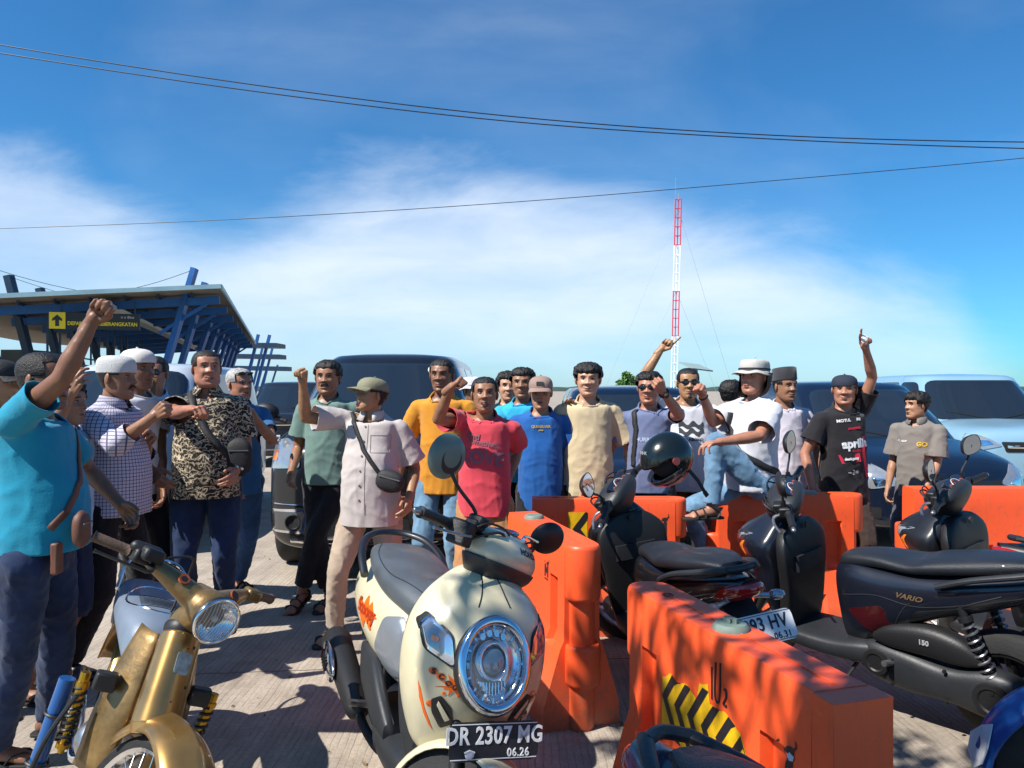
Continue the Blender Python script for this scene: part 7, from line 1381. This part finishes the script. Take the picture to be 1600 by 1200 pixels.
P(1140, 6.4, 592, 50, 'man seen from behind with short black hair and denim jacket', skin=1, shirt=cloth('denim_jacket', '#3d5673'), pants=BT, hair='thick')
# ---- the seated man: sits on the top of the barrier, a foot on its ledge
P_SEAT = at(1172, 606, 5.02); hd_ = 193
sea = person((P_SEAT.x + .02, 5.02), hd_, 'seated man in brimmed white hat and light jeans perched on the orange barrier', H=1.66, sit=.94, lean=(-.02, -.02), skin=1, hair='long', hat=('bucket', mat('hat_white', hx('#aeaba6'), .85, bump=.2), BLKB), shirt=WHT, sleeve=.85, girth=1.05, belly=.03, pants=JL, head=(28, 2), shirt_loose=.024, cuff=.06, seed=5,
    arms={'R': arm(1098, 618, 4.95, (.4, -.1, -1), 'fist', palm=(0, 0, -1)), 'L': arm(1128, 690, 4.62, (-1, -.5, -.6), 'relax', palm=(0, 0, -1))},
    feet={'L': dict(t=at(1112, 792, 4.86), dir=(0, 1, 0), hint=(0, .6, 1)), 'R': dict(t=at(1110, 880, 5.14) , dir=(0, 1, 0), hint=(0, 1, .5))})
root, J, K, HT, body, sh, loc = sea
strap_on(sh, root, [(.06, .14, 1.36), (0, .17, 1.25), (-.10, .14, 1.12), (-.18, .02, 1.03), (-.12, -.14, .98)], .045, BLKB)
g = G()
for k in ('R',): S_, E, T_, a, sg_, x, y, z = J[k]; g.torus(T_ - y * .012, y, .029, .004, 20, 6)
g.build('bracelet', BLKB, root)
P(1224, 5.75, 571, -84, 'smiling man in white T-shirt and black songkok cap', cap_h=.028, skin=1, shirt=cloth('white_pink', '#cdc6cf', var=.04), pants=cloth('brown', '#6a5142'), hat=('peci', mat('velvet_black', (.012, .012, .016), .8, sheen=.5)), hair='crop', head=(14, 0), hem=.80, shirt_loose=.022, moust=False, jaw=1.1)
blk = P(1316, 5.5, 581, -76, 'man in black racing shirt and backwards navy cap stretching his arm straight up', skin=1, shirt=cloth('black_race', '#1d1c20', var=.2), pants=cloth('dark_brown', '#3a2d27'), hat=('backcap', mat('cap_navy', hx('#1d2536'), .85, bump=.2)), hair='short', head=(-38, 0), hem=.80, sleeve=.62, shirt_loose=.024, girth=1.04,
    arms={'L': arm(1353, 546, 5.35, (-.9, 0, -.3), 'two', palm=(0, 1, 0))})
root, J, K, HT, body, sh, loc = blk; Wp = mat('print_white', hx('#d8d8d8'), .8); Rp = mat('print_red', hx('#c6203c'), .8)
print_on(sh, root, [('aprilia', .085, .025, -.02, 4, .004), ('MOTUL', .028, -.05, .14, 6, .001), ('iMi', .028, .06, .15, 0, .001)], Wp, (.02, 0, 1.16))
print_on(sh, root, [('racing', .030, .03, -.065, 4, .001), [(-.10, -.10), (.05, -.085), (.06, -.145), (-.08, -.16)], [(.085, .03), (.105, .03), (.10, -.08), (.14, -.26), (.115, -.26), (.075, -.08)], [(-.03, .09), (.07, .10), (.07, .085), (-.03, .075)]], Rp, (.02, 0, 1.16), off=.006)
print_on(sh, root, [('denkgassy', .026, -.012, -.124, 5, .001), ('~2=', .05, -.0, -.22, 0, 0)], Wp, (.02, 0, 1.16), off=.008)
S_, E, T_, a, sg_, x, y, z = J['L']; g = G(); rg2 = random.Random(4); me_ = G(); me_.ell(loc(at(1351, 531, 5.30)), (.026, .020, .032), 14); me_.v = [q + V([rg2.uniform(-.005, .005) for _ in range(3)]) for q in me_.v]; o = me_.build('crumpled_paper', mat('paper_white', hx('#dcdcdc'), .8), None, smooth=0); o.matrix_world = root.matrix_basis.copy(); tag(o, 'crumpled white paper in the hand stretched straight up', 'paper')
gp = P(1434, 5.95, 609, 222, 'short man in grey polo shirt seen in profile beside the dark blue car', skin=0, shirt=cloth('polo', '#77706a', var=.06), collar=True, pants=cloth('grey_shorts', '#4a4a52'), hair='fringe', head=(-32, 0), hem=.80, sleeve=.80, shirt_loose=.022,
    arms={'R': arm(1388, 760, 6.05, (.2, -1, 0), 'relax'), 'L': arm(1448, 760, 5.75, (-.2, -1, 0), 'relax')})
root, J, K, HT, body, sh, loc = gp
print_on(sh, root, [('PT. ASDP', .020, -.075, 0, 0, .0005)], Wp, (.0, 0, 1.12)); print_on(sh, root, [('GO', .045, .07, .0, 0, .002)], mat('print_yellow', hx('#c9a32a'), .8), (.0, 0, 1.10))
